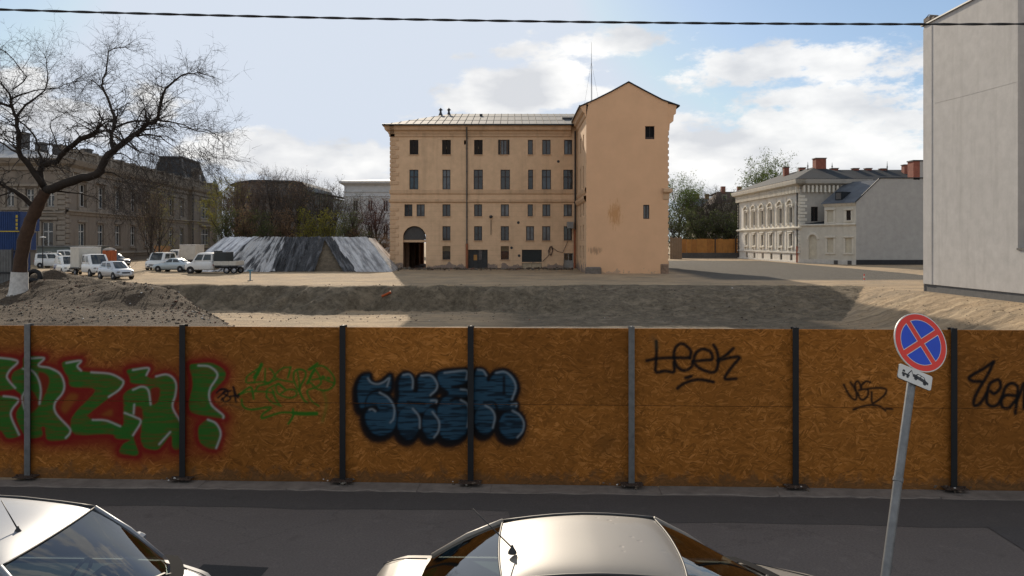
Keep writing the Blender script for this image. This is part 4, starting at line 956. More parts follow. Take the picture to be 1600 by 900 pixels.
    for f in (.36, .70):
        MB().tube([(xl_ + (hx - xl_) * f, y0 + (yr - y0) * f, rz + (zr - rz) * f + .012), (8, y0 + (yr - y0) * f, rz + (zr - rz) * f + .012)], .018, 4).build('sheet_joint', M_SLATE, rf)
    for x, w_ in ((hx - 1.15, .0), (hx - .1, .0)):
        MB().lathe([(.3, -.3), (.14, .1), (.12, .35), (.3, .42), (.22, .5), (.0, .72)], 8, (x, yr - .4, zr)).build('roof_vent', M_DARKMETAL, t)
    MB().box(px(530), px(545), 99.2, 99.8, zr - .75, zr - .45).build('roof_hatch', M_DARKMETAL, t)
    # ---------------- gable wing
    GX0_, GX1_ = 7.46, 15.67; gg = .44; zev = az(166, YG); za = az(127, YG); xm = ax(982, YG)
    gw = [(ax(1008, YG), az(217.5, YG), ax(1022.5, YG), az(197, YG)), (ax(1005, YG), az(342, YG), ax(1014.6, YG), az(320, YG))]
    prof = [(GX0_, zev), (GX1_, zev)]
    # bell-cast verge line
    lft = [(ax(906, YG), az(165, YG)), (ax(930, YG), az(154.5, YG)), (ax(955, YG), az(142, YG)), (xm, za)]
    rgt = [(xm, za), (ax(1008, YG), az(141, YG)), (ax(1035, YG), az(155, YG)), (ax(1062, YG), az(164.5, YG))]
    top = [(GX0_, zev), (GX1_, zev), (GX1_, az(158.5, YG)), (ax(1030, YG), az(152.8, YG)), (ax(1008, YG), az(141.2, YG)), (xm, za - .03), (ax(955, YG), az(142.2, YG)), (ax(930, YG), az(155, YG)), (GX0_, az(160, YG))]
    wall_mesh(GX0_, GX1_, .2, zev, gw, .35, top).build('gable_wall', M_PEACH, t, T(0, YG, 0))
    window_at(t, T(0, YG, 0), gw[1][0], gw[1][1], gw[1][2] - gw[1][0], gw[1][3] - gw[1][1], 'm', M_FRAME_BR, M_GLASS_C)
    w = gw[0][2] - gw[0][0]; h = gw[0][3] - gw[0][1]
    MB().box(0, w, .3, .34, 0, h).build('dark_opening', plain('attic_dark', (.006, .006, .007), .9), t, T(gw[0][0], YG, gw[0][1]))
    MB().box(.0, .06, .05, .1, 0, h).box(w - .06, w, .05, .1, 0, h).box(w * .48, w * .52, .05, .1, 0, h).box(.06, w - .06, .1, .16, .0, .22).build('window', M_FRAME_BR, t, T(gw[0][0], YG, gw[0][1]))
    # side wall of the wing, facing the court (left)
    SM = T(GX0_, 0, 0, -math.pi / 2)                     # local x = -Y
    sops = []
    for za_, zb_ in ((214, 238), (262, 296), (318, 338), (352, 375), (384, 404)):
        for yy in (83.2, 86.6):
            sops.append((-yy - .55, az(zb_, 85), -yy + .55, az(za_, 85)))
    wall_mesh(-YF, -YG, .2, zev, sops, .3).build('side_wall', M_OCHRE, t, SM)
    for o in sops: window_at(t, SM, o[0], o[1], o[2] - o[0], o[3] - o[1], 'm', M_FRAME_BR, M_GLASS_D)
    pr = [(.0, zev - 1.1), (.12, zev - 1.0), (.16, zev - .7), (.4, zev - .5), (.5, zev - .2), (.6, zev - .1), (.6, zev + .05), (-.2, zev + .2)]
    moulding(pr, -YF, -YG, False).build('side_cornice', M_TRIM, t, SM)
    MB().add([(GX0_ - o, YG, z) for o, z in pr], [tuple(range(len(pr)))]).build('cornice_end', M_PEACH, t)
    for za_, o_ in ((299, .14), (311, .26)):
        z_ = az(za_, 84); moulding([(0, z_ - .5), (o_ * .6, z_ - .35), (o_, z_ - .1), (o_, z_ + .1), (0, z_ + .15)], -YF, -YG, False).build('string_course', M_TRIM, t, SM)
    # right wall of the wing: cornice and stepped corner stones seen edge on
    RMx = T(GX1_, 0, 0, math.pi / 2)
    WB = 112.5
    wall_mesh(YG, WB, .2, zev, [], .3).build('right_side_wall', M_OCHRE, t, RMx)
    MB().quad((8.5, WB, .2), (GX1_, WB, .2), (GX1_, WB, zev), (8.5, WB, zev)).build('wing_back_wall', M_OCHRE, t)
    MB().add([(GX0_, WB, zev), (GX1_, WB, zev), (xm, WB, za - .1)], [(0, 1, 2)]).quad((8.4, YF, .2), (8.4, YB, .2), (8.4, YB, ze + 2), (8.4, YF, ze + 2)).build('rear_gable', M_OCHRE, t)
    moulding([(.0, zev - 2.6), (.15, zev - 2.4), (.2, zev - 1.7), (.55, zev - 1.5), (.6, zev - .9), (.8, zev - .75), (.85, zev - .1), (.9, zev), (.9, zev + .12), (-.2, zev + .3)], YG + .05, WB, False).build('right_cornice', M_TRIM, t, RMx)
    prr = [(.0, zev - 2.6), (.15, zev - 2.4), (.2, zev - 1.7), (.55, zev - 1.5), (.6, zev - .9), (.8, zev - .75), (.85, zev - .1), (.9, zev), (.9, zev + .12), (-.2, zev + .3)]
    MB().add([(GX1_ + o, YG + .05, z) for o, z in prr], [tuple(range(len(prr) - 1, -1, -1))]).build('cornice_end', M_PEACH, t)
    z_ = az(300, YG); moulding([(0, z_ - .9), (.12, z_ - .7), (.12, z_ - .2), (.4, z_), (.4, z_ + .3), (0, z_ + .4)], YG + .05, WB, True).build('string_course', M_TRIM, t, RMx)
    q = MB().bbox(0, .10, .02, .7, 0, .38, .02).mesh('quoin'); z = 1.5; k = 0
    while z < zev - 2.8:
        put('quoin', q, M_TRIM, t, T(GX1_, YG, z)); z += .62; k += 1
    # wing roof
    mb = MB(); ln = WB + .4
    for prof_ in (lft, rgt):
        for (xa_, z_a), (xb_, z_b) in zip(prof_, prof_[1:]):
            mb.quad((xa_, YG - .12, z_a), (xb_, YG - .12, z_b), (xb_, ln, z_b), (xa_, ln, z_a)).quad((xa_, YG - .12, z_a - .13), (xb_, YG - .12, z_b - .13), (xb_, YG - .12, z_b), (xa_, YG - .12, z_a))
            mb.quad((xb_, YG - .12, z_b - .13), (xa_, YG - .12, z_a - .13), (xa_, ln, z_a - .13), (xb_, ln, z_b - .13))
    mb.build('wing_roof', M_SLATE, t)
    x_, z_ = lft[0]; MB().tube([(x_ - .02, YG - .1, z_ - .05), (x_ - .02, YF - .6, z_ - .05)], .1, 8).build('gutter', M_DARKMETAL, t)
    # dormer louvre near the junction
    MB().box(ax(878, 96), ax(895, 96), 95.2, 97, az(192, 96), az(185, 96)).build('roof_louvre', M_DARKMETAL, t)
    # lightning rod / aerial mast with guy wires
    bx = ax(924, 88); zb_ = 17.9; mm = MB().tube([(bx, 88, zb_), (bx, 88, az(100, 88)), (bx, 88, az(66, 88))], [.045, .03, .012], 6)
    for dx, dy in ((-.9, .3), (1.0, -.4), (.3, 1.3)): mm.tube([(bx + dx, 88 + dy, zb_ + .15), (bx, 88, az(97, 88))], .009, 4)
    mm.build('aerial_mast', M_DARKMETAL, t)
    # broken foot of the gable
    MB().bbox(GX0_ - .1, GX0_ + 1.5, -.35, .05, gg - .3, gg + .85, .12).build('broken_plinth', M_CONC, t, T(0, YG, 0))
    MB().bbox(GX1_ - .75, GX1_ + .06, -.08, .3, gg - .3, gg + 1.15, .05).build('corner_plinth', mat('bare_brick', (.30, .20, .14), .9, .5, 4), t, T(0, YG, 0))
    MB().box(X1 - 1.2, X1 - .5, -.75, -.1, az(357, YF), az(347, YF)).build('air_conditioner', mat('ac_grey', (.25, .25, .24), .6), t, FMx)
yellow_building()

# ------------------------------------------------------------------ grey rendered house at the right edge
def grey_house():
    X = 28.3; Yc = X * F / (1443 - 800); H = az(41, Yc); g = .38
    t = thing('grey_firewall_house', 'tall house with blank pale grey rendered side wall at the right', 'building', T(X, Yc, g))
    m = plaster('render_grey', (.52, .50, .475), dirt=(.30, .285, .265), streak=.42)
    SM = T(X, 0, 0, -math.pi / 2); Yr = X * F / (1590 - 800); zl = az(388, Yr)
    # wall plane with a light well cut out of it
    mb = MB(); x0, x1, xr = -Yc, -16.0, -Yr
    mb.quad((x0, 0, g + .55), (xr, 0, g + .55), (xr, 0, H), (x0, 0, H)).quad((xr, 0, g + .55), (x1, 0, g + .55), (x1, 0, zl), (xr, 0, zl))
    mb.quad((xr + 7, 0, zl), (x1, 0, zl), (x1, 0, H), (xr + 7, 0, H))
    mb.build('side_wall', m, t, SM)
    MB().quad((xr, 0, zl), (xr, 4, zl), (xr, 4, H), (xr, 0, H)).quad((xr, 4, zl), (xr + 7, 4, zl), (xr + 7, 4, H), (xr, 4, H)).quad((xr + 7, 4, zl), (xr + 7, 0, zl), (xr + 7, 0, H), (xr + 7, 4, H)).build('light_well', m, t, SM)
    MB().box(xr - .02, xr + 7, -.06, 4, zl - .09, zl + .02).build('light_well_sill', M_GALV, t, SM)
    MB().box(x0, x0 + 1.1, -.03, .2, g + .55, H - .25).build('corner_strip', m, t, SM)
    oA, oB = X * F / (1446 - 800), X * F / (1588 - 800); MB().tube([(-oA + 1.2, -.004, az(166, oA)), (-(oA + oB) / 2, -.004, az(149, (oA + oB) / 2)), (-oB, -.004, az(128, oB))], .009, 5).build('old_roof_line', m, t, SM)
    MB().box(x0, x1, .06, .3, g - .6, g + .56).build('plinth', mat('plinth_dark_grey', (.13, .13, .13), .9, .2, 3), t, SM)
    MB().quad((x0, .0, g), (x0, 0, H), (x0, 14, H), (x0, 14, g)).build('back_wall', m, t, SM)
    MB().box(x0 - .2, xr, -.12, 1.2, H, H + .09).box(xr + 7, x1, -.12, 1.2, H, H + .09).build('coping', M_GALV, t, SM)
    MB().add([(x0, 0, H + .05), (xr, 0, H + .05), (xr, 7, H + 3.5), (x0, 7, H + 3.5)], [(0, 1, 2, 3)]).add([(x0, 7, H + 3.5), (xr, 7, H + 3.5), (xr, 14, H), (x0, 14, H)], [(0, 1, 2, 3)]).build('roof', M_SLATE, t, SM)
    mb = MB(); random.seed(2)
    mb.bbox(x0 + .05, x0 + 1.0, -.08, .4, H + .09, H + .5, .08); mb.bbox(x0 + 1.05, x0 + 1.5, -.05, .4, H + .09, H + .33, .06)
    mb.build('chimney_cap', M_CONC, t, SM)
    MB().tube([(x0 + .3, -.06, H + .4), (x0 + .8, -.08, H + .55), (x0 + 1.9, -.07, H + .2)], .03, 5).build('conduit', M_DARKMETAL, t, SM)
grey_house()
# ------------------------------------------------------------------ grey palace on the left
def seg_pediment(w, rise, t=.16, out=.22, n=10):
    mb = MB(); r = (w * w / 4 + rise * rise) / (2 * rise); a = math.asin(w / 2 / r)
    P = [(w / 2 + r * math.sin(-a + 2 * a * i / n), rise - r + r * math.cos(-a + 2 * a * i / n)) for i in range(n + 1)]
    for (xa, za), (xb, zb) in zip(P, P[1:]): mb.prism([(xa, za), (xb, zb), (xb, zb + t), (xa, za + t)], -out, .0)
    mb.box(0, w, -out * .8, 0, -.12, .02); return mb
def left_palace():
    g = .65; C0 = Vector((-40.4, 72, 0)); ang = math.atan2(1, -.096)
    K = 1.5; SC = Matrix.Translation((0, 0, CZ)) @ Matrix.Scale(K, 4) @ Matrix.Translation((0, 0, -CZ))      # real size: corner 108 m away, eaves 15 m up
    t = thing('grey_palace', 'soot-grey two-storey palace with slate mansard pavilion behind the parked vans', 'building', T(C0.x * K, C0.y * K, g))
    m = plaster('stone_soot_grey', (.215, .180, .145), dirt=(.06, .052, .045), streak=.6); m2 = plaster('stone_soot_trim', (.25, .215, .175), dirt=(.07, .06, .05), streak=.5)
    S = SC @ T(C0.x, C0.y, 0, ang); Ln = 48.4; H = 10.7
    sx = [3.5, 7.75, 12.0, 16.25, 20.5, 24.75, 29.0, 33.2]
    lo, up = (3.4, 5.55), (7.15, 9.25); ww = 1.5
    ops = []
    for x in sx: ops += [(x - ww / 2, lo[0], x + ww / 2, lo[1]), (x - ww / 2, up[0], x + ww / 2, up[1]), (x - .5, 1.2, x + .5, 1.8)]
    wall_mesh(0, 36.2, .2, H, ops, .35).build('side_wall', m, t, S)
    random.seed(9)
    for x in sx:
        for z0, z1 in (lo, up): window_at(t, S, x - ww / 2, z0, ww, z1 - z0, 'mt', M_FRAME_W, random.choice([M_GLASS_C, M_GLASS_B, M_GLASS_D]), .18)
        window_at(t, S, x - .5, 1.2, 1.0, .6, 'm', M_FRAME_BR, M_GLASS_D, .18)
        MB().box(x - 1.05, x - .8, -.1, .02, up[0] - .2, up[1] + .1).box(x + .8, x + 1.05, -.1, .02, up[0] - .2, up[1] + .1).box(x - 1.15, x + 1.15, -.28, .02, up[1] + .3, up[1] + .5).box(x - 1.15, x + 1.15, -.2, .02, up[0] - .45, up[0] - .12).build('window_surround', m2, t, S)
        MB().box(x - .98, x + .98, -.1, .02, lo[1] + .12, lo[1] + .3).build('window_head', m2, t, S); MB().box(x - 1.0, x + 1.0, -.16, .02, lo[0] - .3, lo[0] - .08).build('window_sill', m2, t, S)
    # pavilion at the far end
    PS = S @ Matrix.Translation((36.0, -.45, 0)); pw = 12.4; po = [(pw / 2 - 2.2, lo[0], pw / 2 + 2.2, lo[1] + .15), (pw / 2 - 2.2, up[0], pw / 2 + 2.2, up[1] + .2)]
    wall_mesh(0, pw, .2, H + .2, po, .35).build('pavilion_wall', m, t, PS)
    MB().quad((0, .45, .2), (0, 0, .2), (0, 0, H), (0, .45, H)).quad((pw, 0, .2), (pw, 14, .2), (pw, 14, H), (pw, 0, H)).build('pavilion_side', m, t, PS)
    for o in po:
        window_at(t, PS, o[0], o[1], o[2] - o[0], o[3] - o[1], 'qt', M_FRAME_W, M_GLASS_C, .18)
        MB().box(o[0] - .35, o[0] - .05, -.12, .02, o[1] - .1, o[3] + .2).box(o[2] + .05, o[2] + .35, -.12, .02, o[1] - .1, o[3] + .2).box(o[0] - .5, o[2] + .5, -.32, .02, o[3] + .3, o[3] + .55).box(o[0] - .5, o[2] + .5, -.28, .02, o[1] - .5, o[1] - .2).build('window_surround', m2, t, PS)
    q1 = MB().bbox(0, 1.0, -.08, .1, 0, .36, .03).mesh('quoin'); q2 = MB().bbox(0, .7, -.08, .1, 0, .36, .03).mesh('quoin')
    for MM, x, fl_ in ((PS, 0.0, 0), (PS, pw, 1), (S, .02, 0)):
        z = 2.3; k = 0
        while z < H - .5:
            if not 6.1 < z < 6.8:
                q = q1 if k % 2 else q2; put('quoin', q, m2, t, MM @ Matrix.Translation((x - ((1.0 if k % 2 else .7) if fl_ else 0), 0, z)))
            z += .46; k += 1
    pr = lambda z: [(0, z - .35), (.1, z - .3), (.16, z - .1), (.3, z), (.3, z + .12), (0, z + .18)]
    top = [(0, H - .5), (.15, H - .45), (.2, H - .1), (.55, H + .15), (.7, H + .45), (.75, H + .6), (-.5, H + .65)]
    for MM, w in ((S, 36.0), (PS, pw)):
        moulding(pr(6.6), 0, w, MM is PS).build('string_course', m2, t, MM); moulding(pr(2.6), 0, w, MM is PS).build('plinth_course', m2, t, MM); moulding(top, 0, w, MM is PS).build('cornice', m2, t, MM)
    # balustrades on the roof edge
    zb = H + .65
    for MM, w in ((S, 36.0), (PS, pw)):
        n = int(w / 3.1)
        for k in range(n + 1): MB().box(k * w / n - .22, k * w / n + .22, -.2, .25, zb, zb + 1.15).build('balustrade_pier', m2, t, MM)
        mb = MB().box(0, w, -.12, .15, zb, zb + .14).box(0, w, -.14, .17, zb + .85, zb + 1.03)
        nb = int(w / .34)
        for k in range(nb): mb.tube([(k * w / nb + .15, .02, zb + .14), (k * w / nb + .15, .02, zb + .45), (k * w / nb + .15, .02, zb + .85)], [.06, .11, .06], 5, 0, False)
        mb.build('balustrade', m2, t, MM)
    # front towards the camera
    FR = SC @ T(C0.x, C0.y, 0, ang - math.pi / 2)
    def fs(px):                                   # local x on the front for a photo column
        k = (px - 800) / F; return (k * C0.y - C0.x) / (math.cos(ang - math.pi / 2) - k * math.sin(ang - math.pi / 2))
    L0 = fs(-140)
    fo = [(fs(10), 7.0, fs(22), 8.6), (fs(41), 7.0, fs(53), 8.6), (fs(73), 7.0, fs(85), 8.6), (fs(66), 3.2, fs(83), 5.6), (fs(14), 3.4, fs(26), 5.4), (fs(-40), 7.0, fs(-28), 8.6), (fs(42), 3.4, fs(53), 5.4)]
    wall_mesh(L0, 0, .2, H, fo, .35).build('front_wall', m, t, FR)
    for o in fo:
        window_at(t, FR, o[0], o[1], o[2] - o[0], o[3] - o[1], 'mt', M_FRAME_W, M_GLASS_D, .2)
        MB().box(o[0] - .3, o[0] - .05, -.1, .02, o[1] - .1, o[3] + .1).box(o[2] + .05, o[2] + .3, -.1, .02, o[1] - .1, o[3] + .1).box(o[0] - .45, o[2] + .45, -.25, .02, o[3] + .2, o[3] + .42).box(o[0] - .4, o[2] + .4, -.2, .02, o[1] - .35, o[1] - .12).build('window_surround', m2, t, FR)
    o = fo[3]; seg_pediment(o[2] - o[0] + .8, .5).build('pediment', m2, t, FR @ Matrix.Translation((o[0] - .4, 0, o[3] + .7)))
    moulding(pr(6.4), L0, 0, False).build('string_course', m2, t, FR); moulding(top, L0, 0, True).build('cornice', m2, t, FR)
    z = 1.2
    k = 0
    while z < H - .5:
        put('quoin', q1 if k % 2 else q2, m2, t, FR @ Matrix.Translation((-(1.0 if k % 2 else .7), -.0, z))); z += .46; k += 1
    # roofs
    zr = H + .7; R2 = metal_roof('roof_zinc_pale', (.26, .27, .28), .62)
    MB().quad((1, .6, zr), (37, .6, zr), (37, 9, zr + 2.1), (6, 9, zr + 2.1)).quad((1, 20, zr), (1, .6, zr), (6, 9, zr + 2.1), (6, 20, zr + 2.1)).build('roof', R2, t, S)
    MB().quad((L0, .6, zr + .02), (-.6, .6, zr + .02), (-8, 7, zr + 2.0), (L0, 7, zr + 2.0)).quad((L0, 7, zr + 2), (-8, 7, zr + 2), (-8, 20, zr), (L0, 20, zr)).build('roof', R2, t, FR)
    for k in range(5):
        MB().quad((4 + k * 6.5, 2.0, zr + .42), (8.5 + k * 6.5, 2.0, zr + .42), (8.5 + k * 6.5, 6.2, zr + 1.46), (4 + k * 6.5, 6.2, zr + 1.46)).build('roof_glint', glassy('roof_glint_pale', (.5, .53, .56), .25), t, S)  # pale panels on the roof, metal glints put into their colour
    for x, y, h in ((9, 8, 1.4), (14, 8.6, 1.0), (17.5, 8.4, 1.2), (25, 8.5, 1.6), (30, 8, 1.3), (33, 8.2, 1.1)):
        MB().box(x - .55, x + .55, y - .4, y + .4, zr + 1.2, zr + 1.9 + h).box(x - .65, x + .65, y - .5, y + .5, zr + 1.8 + h, zr + 2.0 + h).build('chimney', M_CONCD, t, S)
    # mansard pavilion roof
    z0, z1 = H + .65, az(249, 112); a, b, d, i = 1.2, pw - .6, 6.2, 1.3
    mm = MB(); base = [(a, .8, z0), (b, .8, z0), (b, d, z0), (a, d, z0)]; tp = [(a + i, .8 + i, z1), (b - i, .8 + i, z1), (b - i, d - i, z1), (a + i, d - i, z1)]
    mid = [tuple(p[j] * .45 + q[j] * .55 + (-.25 if j == 2 else 0) for j in range(3)) for p, q in zip(base, tp)]
    mm.add(base + mid + tp, [(0, 1, 5, 4), (1, 2, 6, 5), (2, 3, 7, 6), (3, 0, 4, 7), (4, 5, 9, 8), (5, 6, 10, 9), (6, 7, 11, 10), (7, 4, 8, 11), (8, 9, 10, 11)])
    rf = mm.build('mansard_roof', metal_roof('mansard_slate', (.055, .062, .068), .8), t, PS)
    MB().box(a + i - .2, b - i + .2, .8 + i - .2, d - i + .2, z1, z1 + .22).build('roof_curb', M_DARKMETAL, rf, PS)
    for p, q in zip(base, tp): MB().tube([p, tuple(p[j] * .45 + q[j] * .55 + (-.25 if j == 2 else 0) for j in range(3)), q], .16, 5).build('hip_roll', M_GALV, rf, PS)
    MB().box(pw / 2 - .9, pw / 2 + .9, .7, 2.4, z0 + .2, z0 + 2.4).prism([(pw / 2 - 1.1, z0 + 2.4), (pw / 2 + 1.1, z0 + 2.4), (pw / 2, z0 + 3.0)], .6, 2.4).build('dormer', m2, rf, PS)
    MB().box(pw / 2 - .5, pw / 2 + .5, .66, .72, z0 + .7, z0 + 2.0).build('dormer_pane', M_GLASS_D, rf, PS)
    MB().tube([(36.2, -.55, 10.4), (36.2, -.55, 1)], .1, 6).build('downpipe', M_DARKMETAL, t, S)
left_palace()

def cabin():
    g = .68; x0, x1, Y = ax(58, 103), ax(152, 103), 103.0
    t = thing('site_cabin', 'long low grey-green site cabin against the grey palace', 'cabin', T((x0 + x1) / 2, Y, g)); m = mat('cabin_paint', (.16, .18, .165), .7, .25, 2); w = x1 - x0; h = 2.5
    ops = [(1.0, 1.0, 1.9, 1.9), (2.9, 1.0, 3.7, 1.9), (4.2, .1, 4.9, 2.0)]
    S = T(x0, Y, g); mb = wall_mesh(0, w, -.2, h, ops, .1); mb.quad((w, 0, -.2), (w, 3, -.2), (w, 3, h), (w, 0, h)).quad((0, 3, -.2), (0, 0, -.2), (0, 0, h), (0, 3, h)); mb.build('wall', m, t, S)
    for o in ops[:2]: window_at(t, S, o[0], o[1], o[2] - o[0], o[3] - o[1], 'm', M_FRAME_W, M_GLASS_D, .04)
    o = ops[2]; MB().box(o[0], o[2], .03, .07, o[1], o[3]).build('door', mat('cabin_door', (.3, .31, .3), .6), t, S)
    MB().box(-.2, w + .2, -.3, 3.2, h, h + .12).build('roof', M_GALV, t, S)
cabin()

# ------------------------------------------------------------------ cream palace on the right with its annex
def cream_palace():
    X = 41.6; Yc, Yf = 115.0, 146.5; g = .75
    t = thing('cream_palace', 'cream two-storey palace with arched window pediments and dark hipped roof', 'building', T(X, Yc, g))
    m = plaster('stucco_cream', (.70, .67, .60), dirt=(.40, .37, .31), streak=.45); m2 = plaster('stucco_trim', (.72, .68, .585), dirt=(.34, .30, .235), streak=.5); mg = plaster('stucco_shaded', (.42, .40, .36), dirt=(.25, .23, .2), streak=.4)  # last one: darker copy for faces towards the camera, shade put into the colour
    S = T(X, 0, 0, -math.pi / 2); ys = [118.7, 123.2, 127.8, 132.2, 136.7, 141.2]
    up, lo, ba = (6.7, 8.95), (3.25, 5.05), (1.05, 1.95); H = 11.85; ops = []
    for y in ys: ops += [(-y - .75, up[0], -y + .75, up[1]), (-y - .62, lo[0], -y + .62, lo[1]), (-y - .55, ba[0], -y + .55, ba[1])]
    wall_mesh(-Yf, -Yc, .3, H, ops, .35).build('street_wall', m, t, S)
    ped = seg_pediment(2.5, .62, .2, .3).mesh('pediment')
    for y in ys:
        window_at(t, S, -y - .75, up[0], 1.5, up[1] - up[0], 'mt', M_FRAME_BR, M_GLASS_D, .2); window_at(t, S, -y - .62, lo[0], 1.24, lo[1] - lo[0], 'mt', M_FRAME_BR, M_GLASS_D, .2); window_at(t, S, -y - .55, ba[0], 1.1, ba[1] - ba[0], 'b', M_FRAME_BR, M_GLASS_D, .22)
        put('pediment', ped, m2, t, S @ Matrix.Translation((-y - 1.25, 0, up[1] + .45)))
        mb = MB()
        for s in (-1, 1): mb.cyl((-y + s * 1.05, -.14, up[0] - .1), (-y + s * 1.05, -.14, up[1] + .15), .13, 8).box(-y + s * 1.05 - .2, -y + s * 1.05 + .2, -.3, 0, up[1] + .12, up[1] + .34).box(-y + s * 1.05 - .2, -y + s * 1.05 + .2, -.3, 0, up[0] - .35, up[0] - .1)
        mb.box(-y - .85, -y + .85, -.12, .02, up[1] + .02, up[1] + .3); mb.build('window_columns', m2, t, S)
        mb = MB().box(-y - .95, -y - .7, -.12, .02, lo[0] - .15, lo[1] + .1).box(-y + .7, -y + .95, -.12, .02, lo[0] - .15, lo[1] + .1).box(-y - 1.1, -y + 1.1, -.25, .02, lo[1] + .2, lo[1] + .38).box(-y - .4, -y + .4, -.2, .02, lo[1] - .05, lo[1] + .3).box(-y - 1.05, -y + 1.05, -.22, .02, lo[0] - .35, lo[0] - .15)
        for s in (-1, 1): mb.box(-y + s * .8 - .12, -y + s * .8 + .12, -.2, .02, lo[0] - .75, lo[0] - .35)
        mb.build('window_surround', m2, t, S)
    for k in range(len(ys) - 1):
        yy = (ys[k] + ys[k + 1]) / 2; MB().box(-yy - .3, -yy + .3, -.07, .02, 6.2, 10.6).box(-yy - .3, -yy + .3, -.07, .02, 2.6, 5.6).build('pilaster', m2, t, S)
    MB().box(-Yf, -Yc, -.1, .02, .3, 1.0).box(-Yf, -Yc, -.14, .02, 2.15, 2.4).build('plinth', mat('plinth_white', (.66, .64, .58), .85, .2, 2), t, S)
    moulding([(0, 5.5), (.1, 5.6), (.3, 5.85), (.3, 6.0), (0, 6.08)], -Yf, -Yc, True).build('string_course', m2, t, S)
    corn = [(0, H - .4), (.1, H - .3), (.12, H), (.9, H + .35), (1.0, H + .7), (1.05, H + .95), (-.5, H + 1.0)]
    FS = T(X, Yc, 0); fw = 9.0
    moulding(corn, -Yf, -Yc, True).build('cornice', m2, t, S); moulding(corn, 0, fw, True).build('cornice', mg, t, FS)
    br = MB()
    for k in range(52): x = -Yf + .3 + k * .6; br.prism([(x, H - .9), (x + .26, H - .9), (x + .26, H + .1), (x, H + .1)], -.55, .0)
    bo = br.build('eaves_bracket_row', m2, t, S); bo['kind'] = 'stuff'
    br = MB()
    for k in range(15): x = .3 + k * .6; br.prism([(x, H - .9), (x + .26, H - .9), (x + .26, H + .1), (x, H + .1)], -.55, .0)
    bo = br.build('eaves_bracket_row', m2, t, FS); bo['kind'] = 'stuff'
    fo = [(ax(1267, Yc) - X, az(346, Yc), ax(1278, Yc) - X, az(323, Yc))]
    wall_mesh(0, fw, .3, H, fo, .3).build('front_wall', mg, t, FS); o = fo[0]; window_at(t, FS, o[0], o[1], o[2] - o[0], o[3] - o[1], 'm', M_FRAME_BR, M_GLASS_D)
    qa = MB().bbox(0, 1.0, -.08, .1, 0, .38, .03).mesh('quoin'); qb = MB().bbox(0, .7, -.08, .1, 0, .38, .03).mesh('quoin')
    for MM, x, flp in ((FS, 0, 0), (S, -Yc, 1), (S, -Yf, 0)):
        z = 2.5; k = 0
        while z < H - 1.2:
            w = 1.0 if k % 2 else .7
            if not 5.2 < z < 6.1: put('quoin', qa if k % 2 else qb, m2, t, MM @ Matrix.Translation((x - (w if flp else 0), 0, z)))
            z += .48; k += 1
    # roof
    z0 = H + 1.0; zr = az(262, 124); e = [(X - 1, Yc - 1, z0), (X + fw + 1, Yc - 1, z0), (X + fw + 1, Yf + 1, z0), (X - 1, Yf + 1, z0)]; r0, r1 = (X + 5, Yc + 7, zr), (X + 5, Yf - 8, zr)
    MB().add(e + [r0, r1], [(0, 1, 4), (1, 2, 5, 4), (2, 3, 5), (3, 0, 4, 5)]).build('roof', M_SLATE, t)
    MB().add([(X + 7, Yc + 4, z0), (X + 30, Yc + 4, z0), (X + 30, Yc + 11, zr - .15), (X + 4, Yc + 11, zr - .15)], [(0, 1, 2, 3)]).add([(X + 4, Yc + 11, zr - .15), (X + 30, Yc + 11, zr - .15), (X + 30, Yc + 18, z0), (X + 5, Yc + 18, z0)], [(0, 1, 2, 3)]).build('rear_roof', M_SLATE, t)
    MB().quad((X + fw, Yc + 4.4, .5), (X + 30, Yc + 4.4, .5), (X + 30, Yc + 4.4, z0), (X + fw, Yc + 4.4, z0)).build('rear_wall', mg, t)
    mbk = mat('chimney_brick', (.30, .105, .07), .9, .35, 3)
    for px_, Y, top, w in ((1280, 121, 248.5, 1.55), (1228, 131, 262, .8), (1253, 128, 263, .9), (1303, 126, 264, 1.0), (1336, 126, 264, .9), (1356, 126, 264, .9), (1379, 126, 264.5, .9), (1416, 124, 258.5, 1.1)):
        x = ax(px_, Y); zt = az(top, Y); c = MB().box(x - w / 2, x + w / 2, Y - w * .45, Y + w * .45, zr - 1.6, zt).build('chimney', mbk, t)
        MB().box(x - w / 2 - .09, x + w / 2 + .09, Y - w * .45 - .09, Y + w * .45 + .09, zt, zt + .12).build('chimney_cap', M_CONC, c)
    for px_, Y, a_, b_ in ((1262, 122, 266, 253), (1386, 125, 270, 252), (1300, 126, 266, 254)):
        x = ax(px_, Y); MB().tube([(x, Y, az(a_, Y) - .3), (x, Y, az((a_ + b_) / 2, Y)), (x, Y, az(b_, Y))], [.12, .07, .015], 6).lathe([(.0, -.14), (.16, 0), (0, .14)], 6, (x, Y, az((a_ + b_) / 2, Y))).build('finial', M_DARKMETAL, t)
    MB().tube([(-Yc - .8, -.15, H), (-Yc - .8, -.15, 1)], .1, 6).build('downpipe', M_DARKMETAL, t, S)
    MB().tube([(-Yc - .8, -.17, 3.2), (-Yc - .8, -.17, .8)], .13, 6).build('downpipe_foot', mat('pipe_red', (.4, .12, .07), .8), t, S)
    MB().tube([(-Yf + .8, -.15, H), (-Yf + .8, -.15, 1)], .1, 6).build('downpipe', M_DARKMETAL, t, S)
    # ------------- annex (a house of its own)
    A = Vector((X, Yc - .05)); B = Vector((46.5, 107.6)); dv = B - A; Ln = dv.length; an = math.atan2(dv.y, dv.x); g2 = .62
    t2 = thing('annex_house', 'low cream annex with blind windows, arched doorway and grey fire wall', 'building', T(B.x, B.y, g2)); AM = T(A.x, A.y, 0, an)
    ma = plaster('annex_stucco', (.62, .585, .50), dirt=(.40, .36, .29), streak=.35); mw = plaster('firewall_grey', (.41, .39, .36), dirt=(.28, .27, .25), streak=.2)
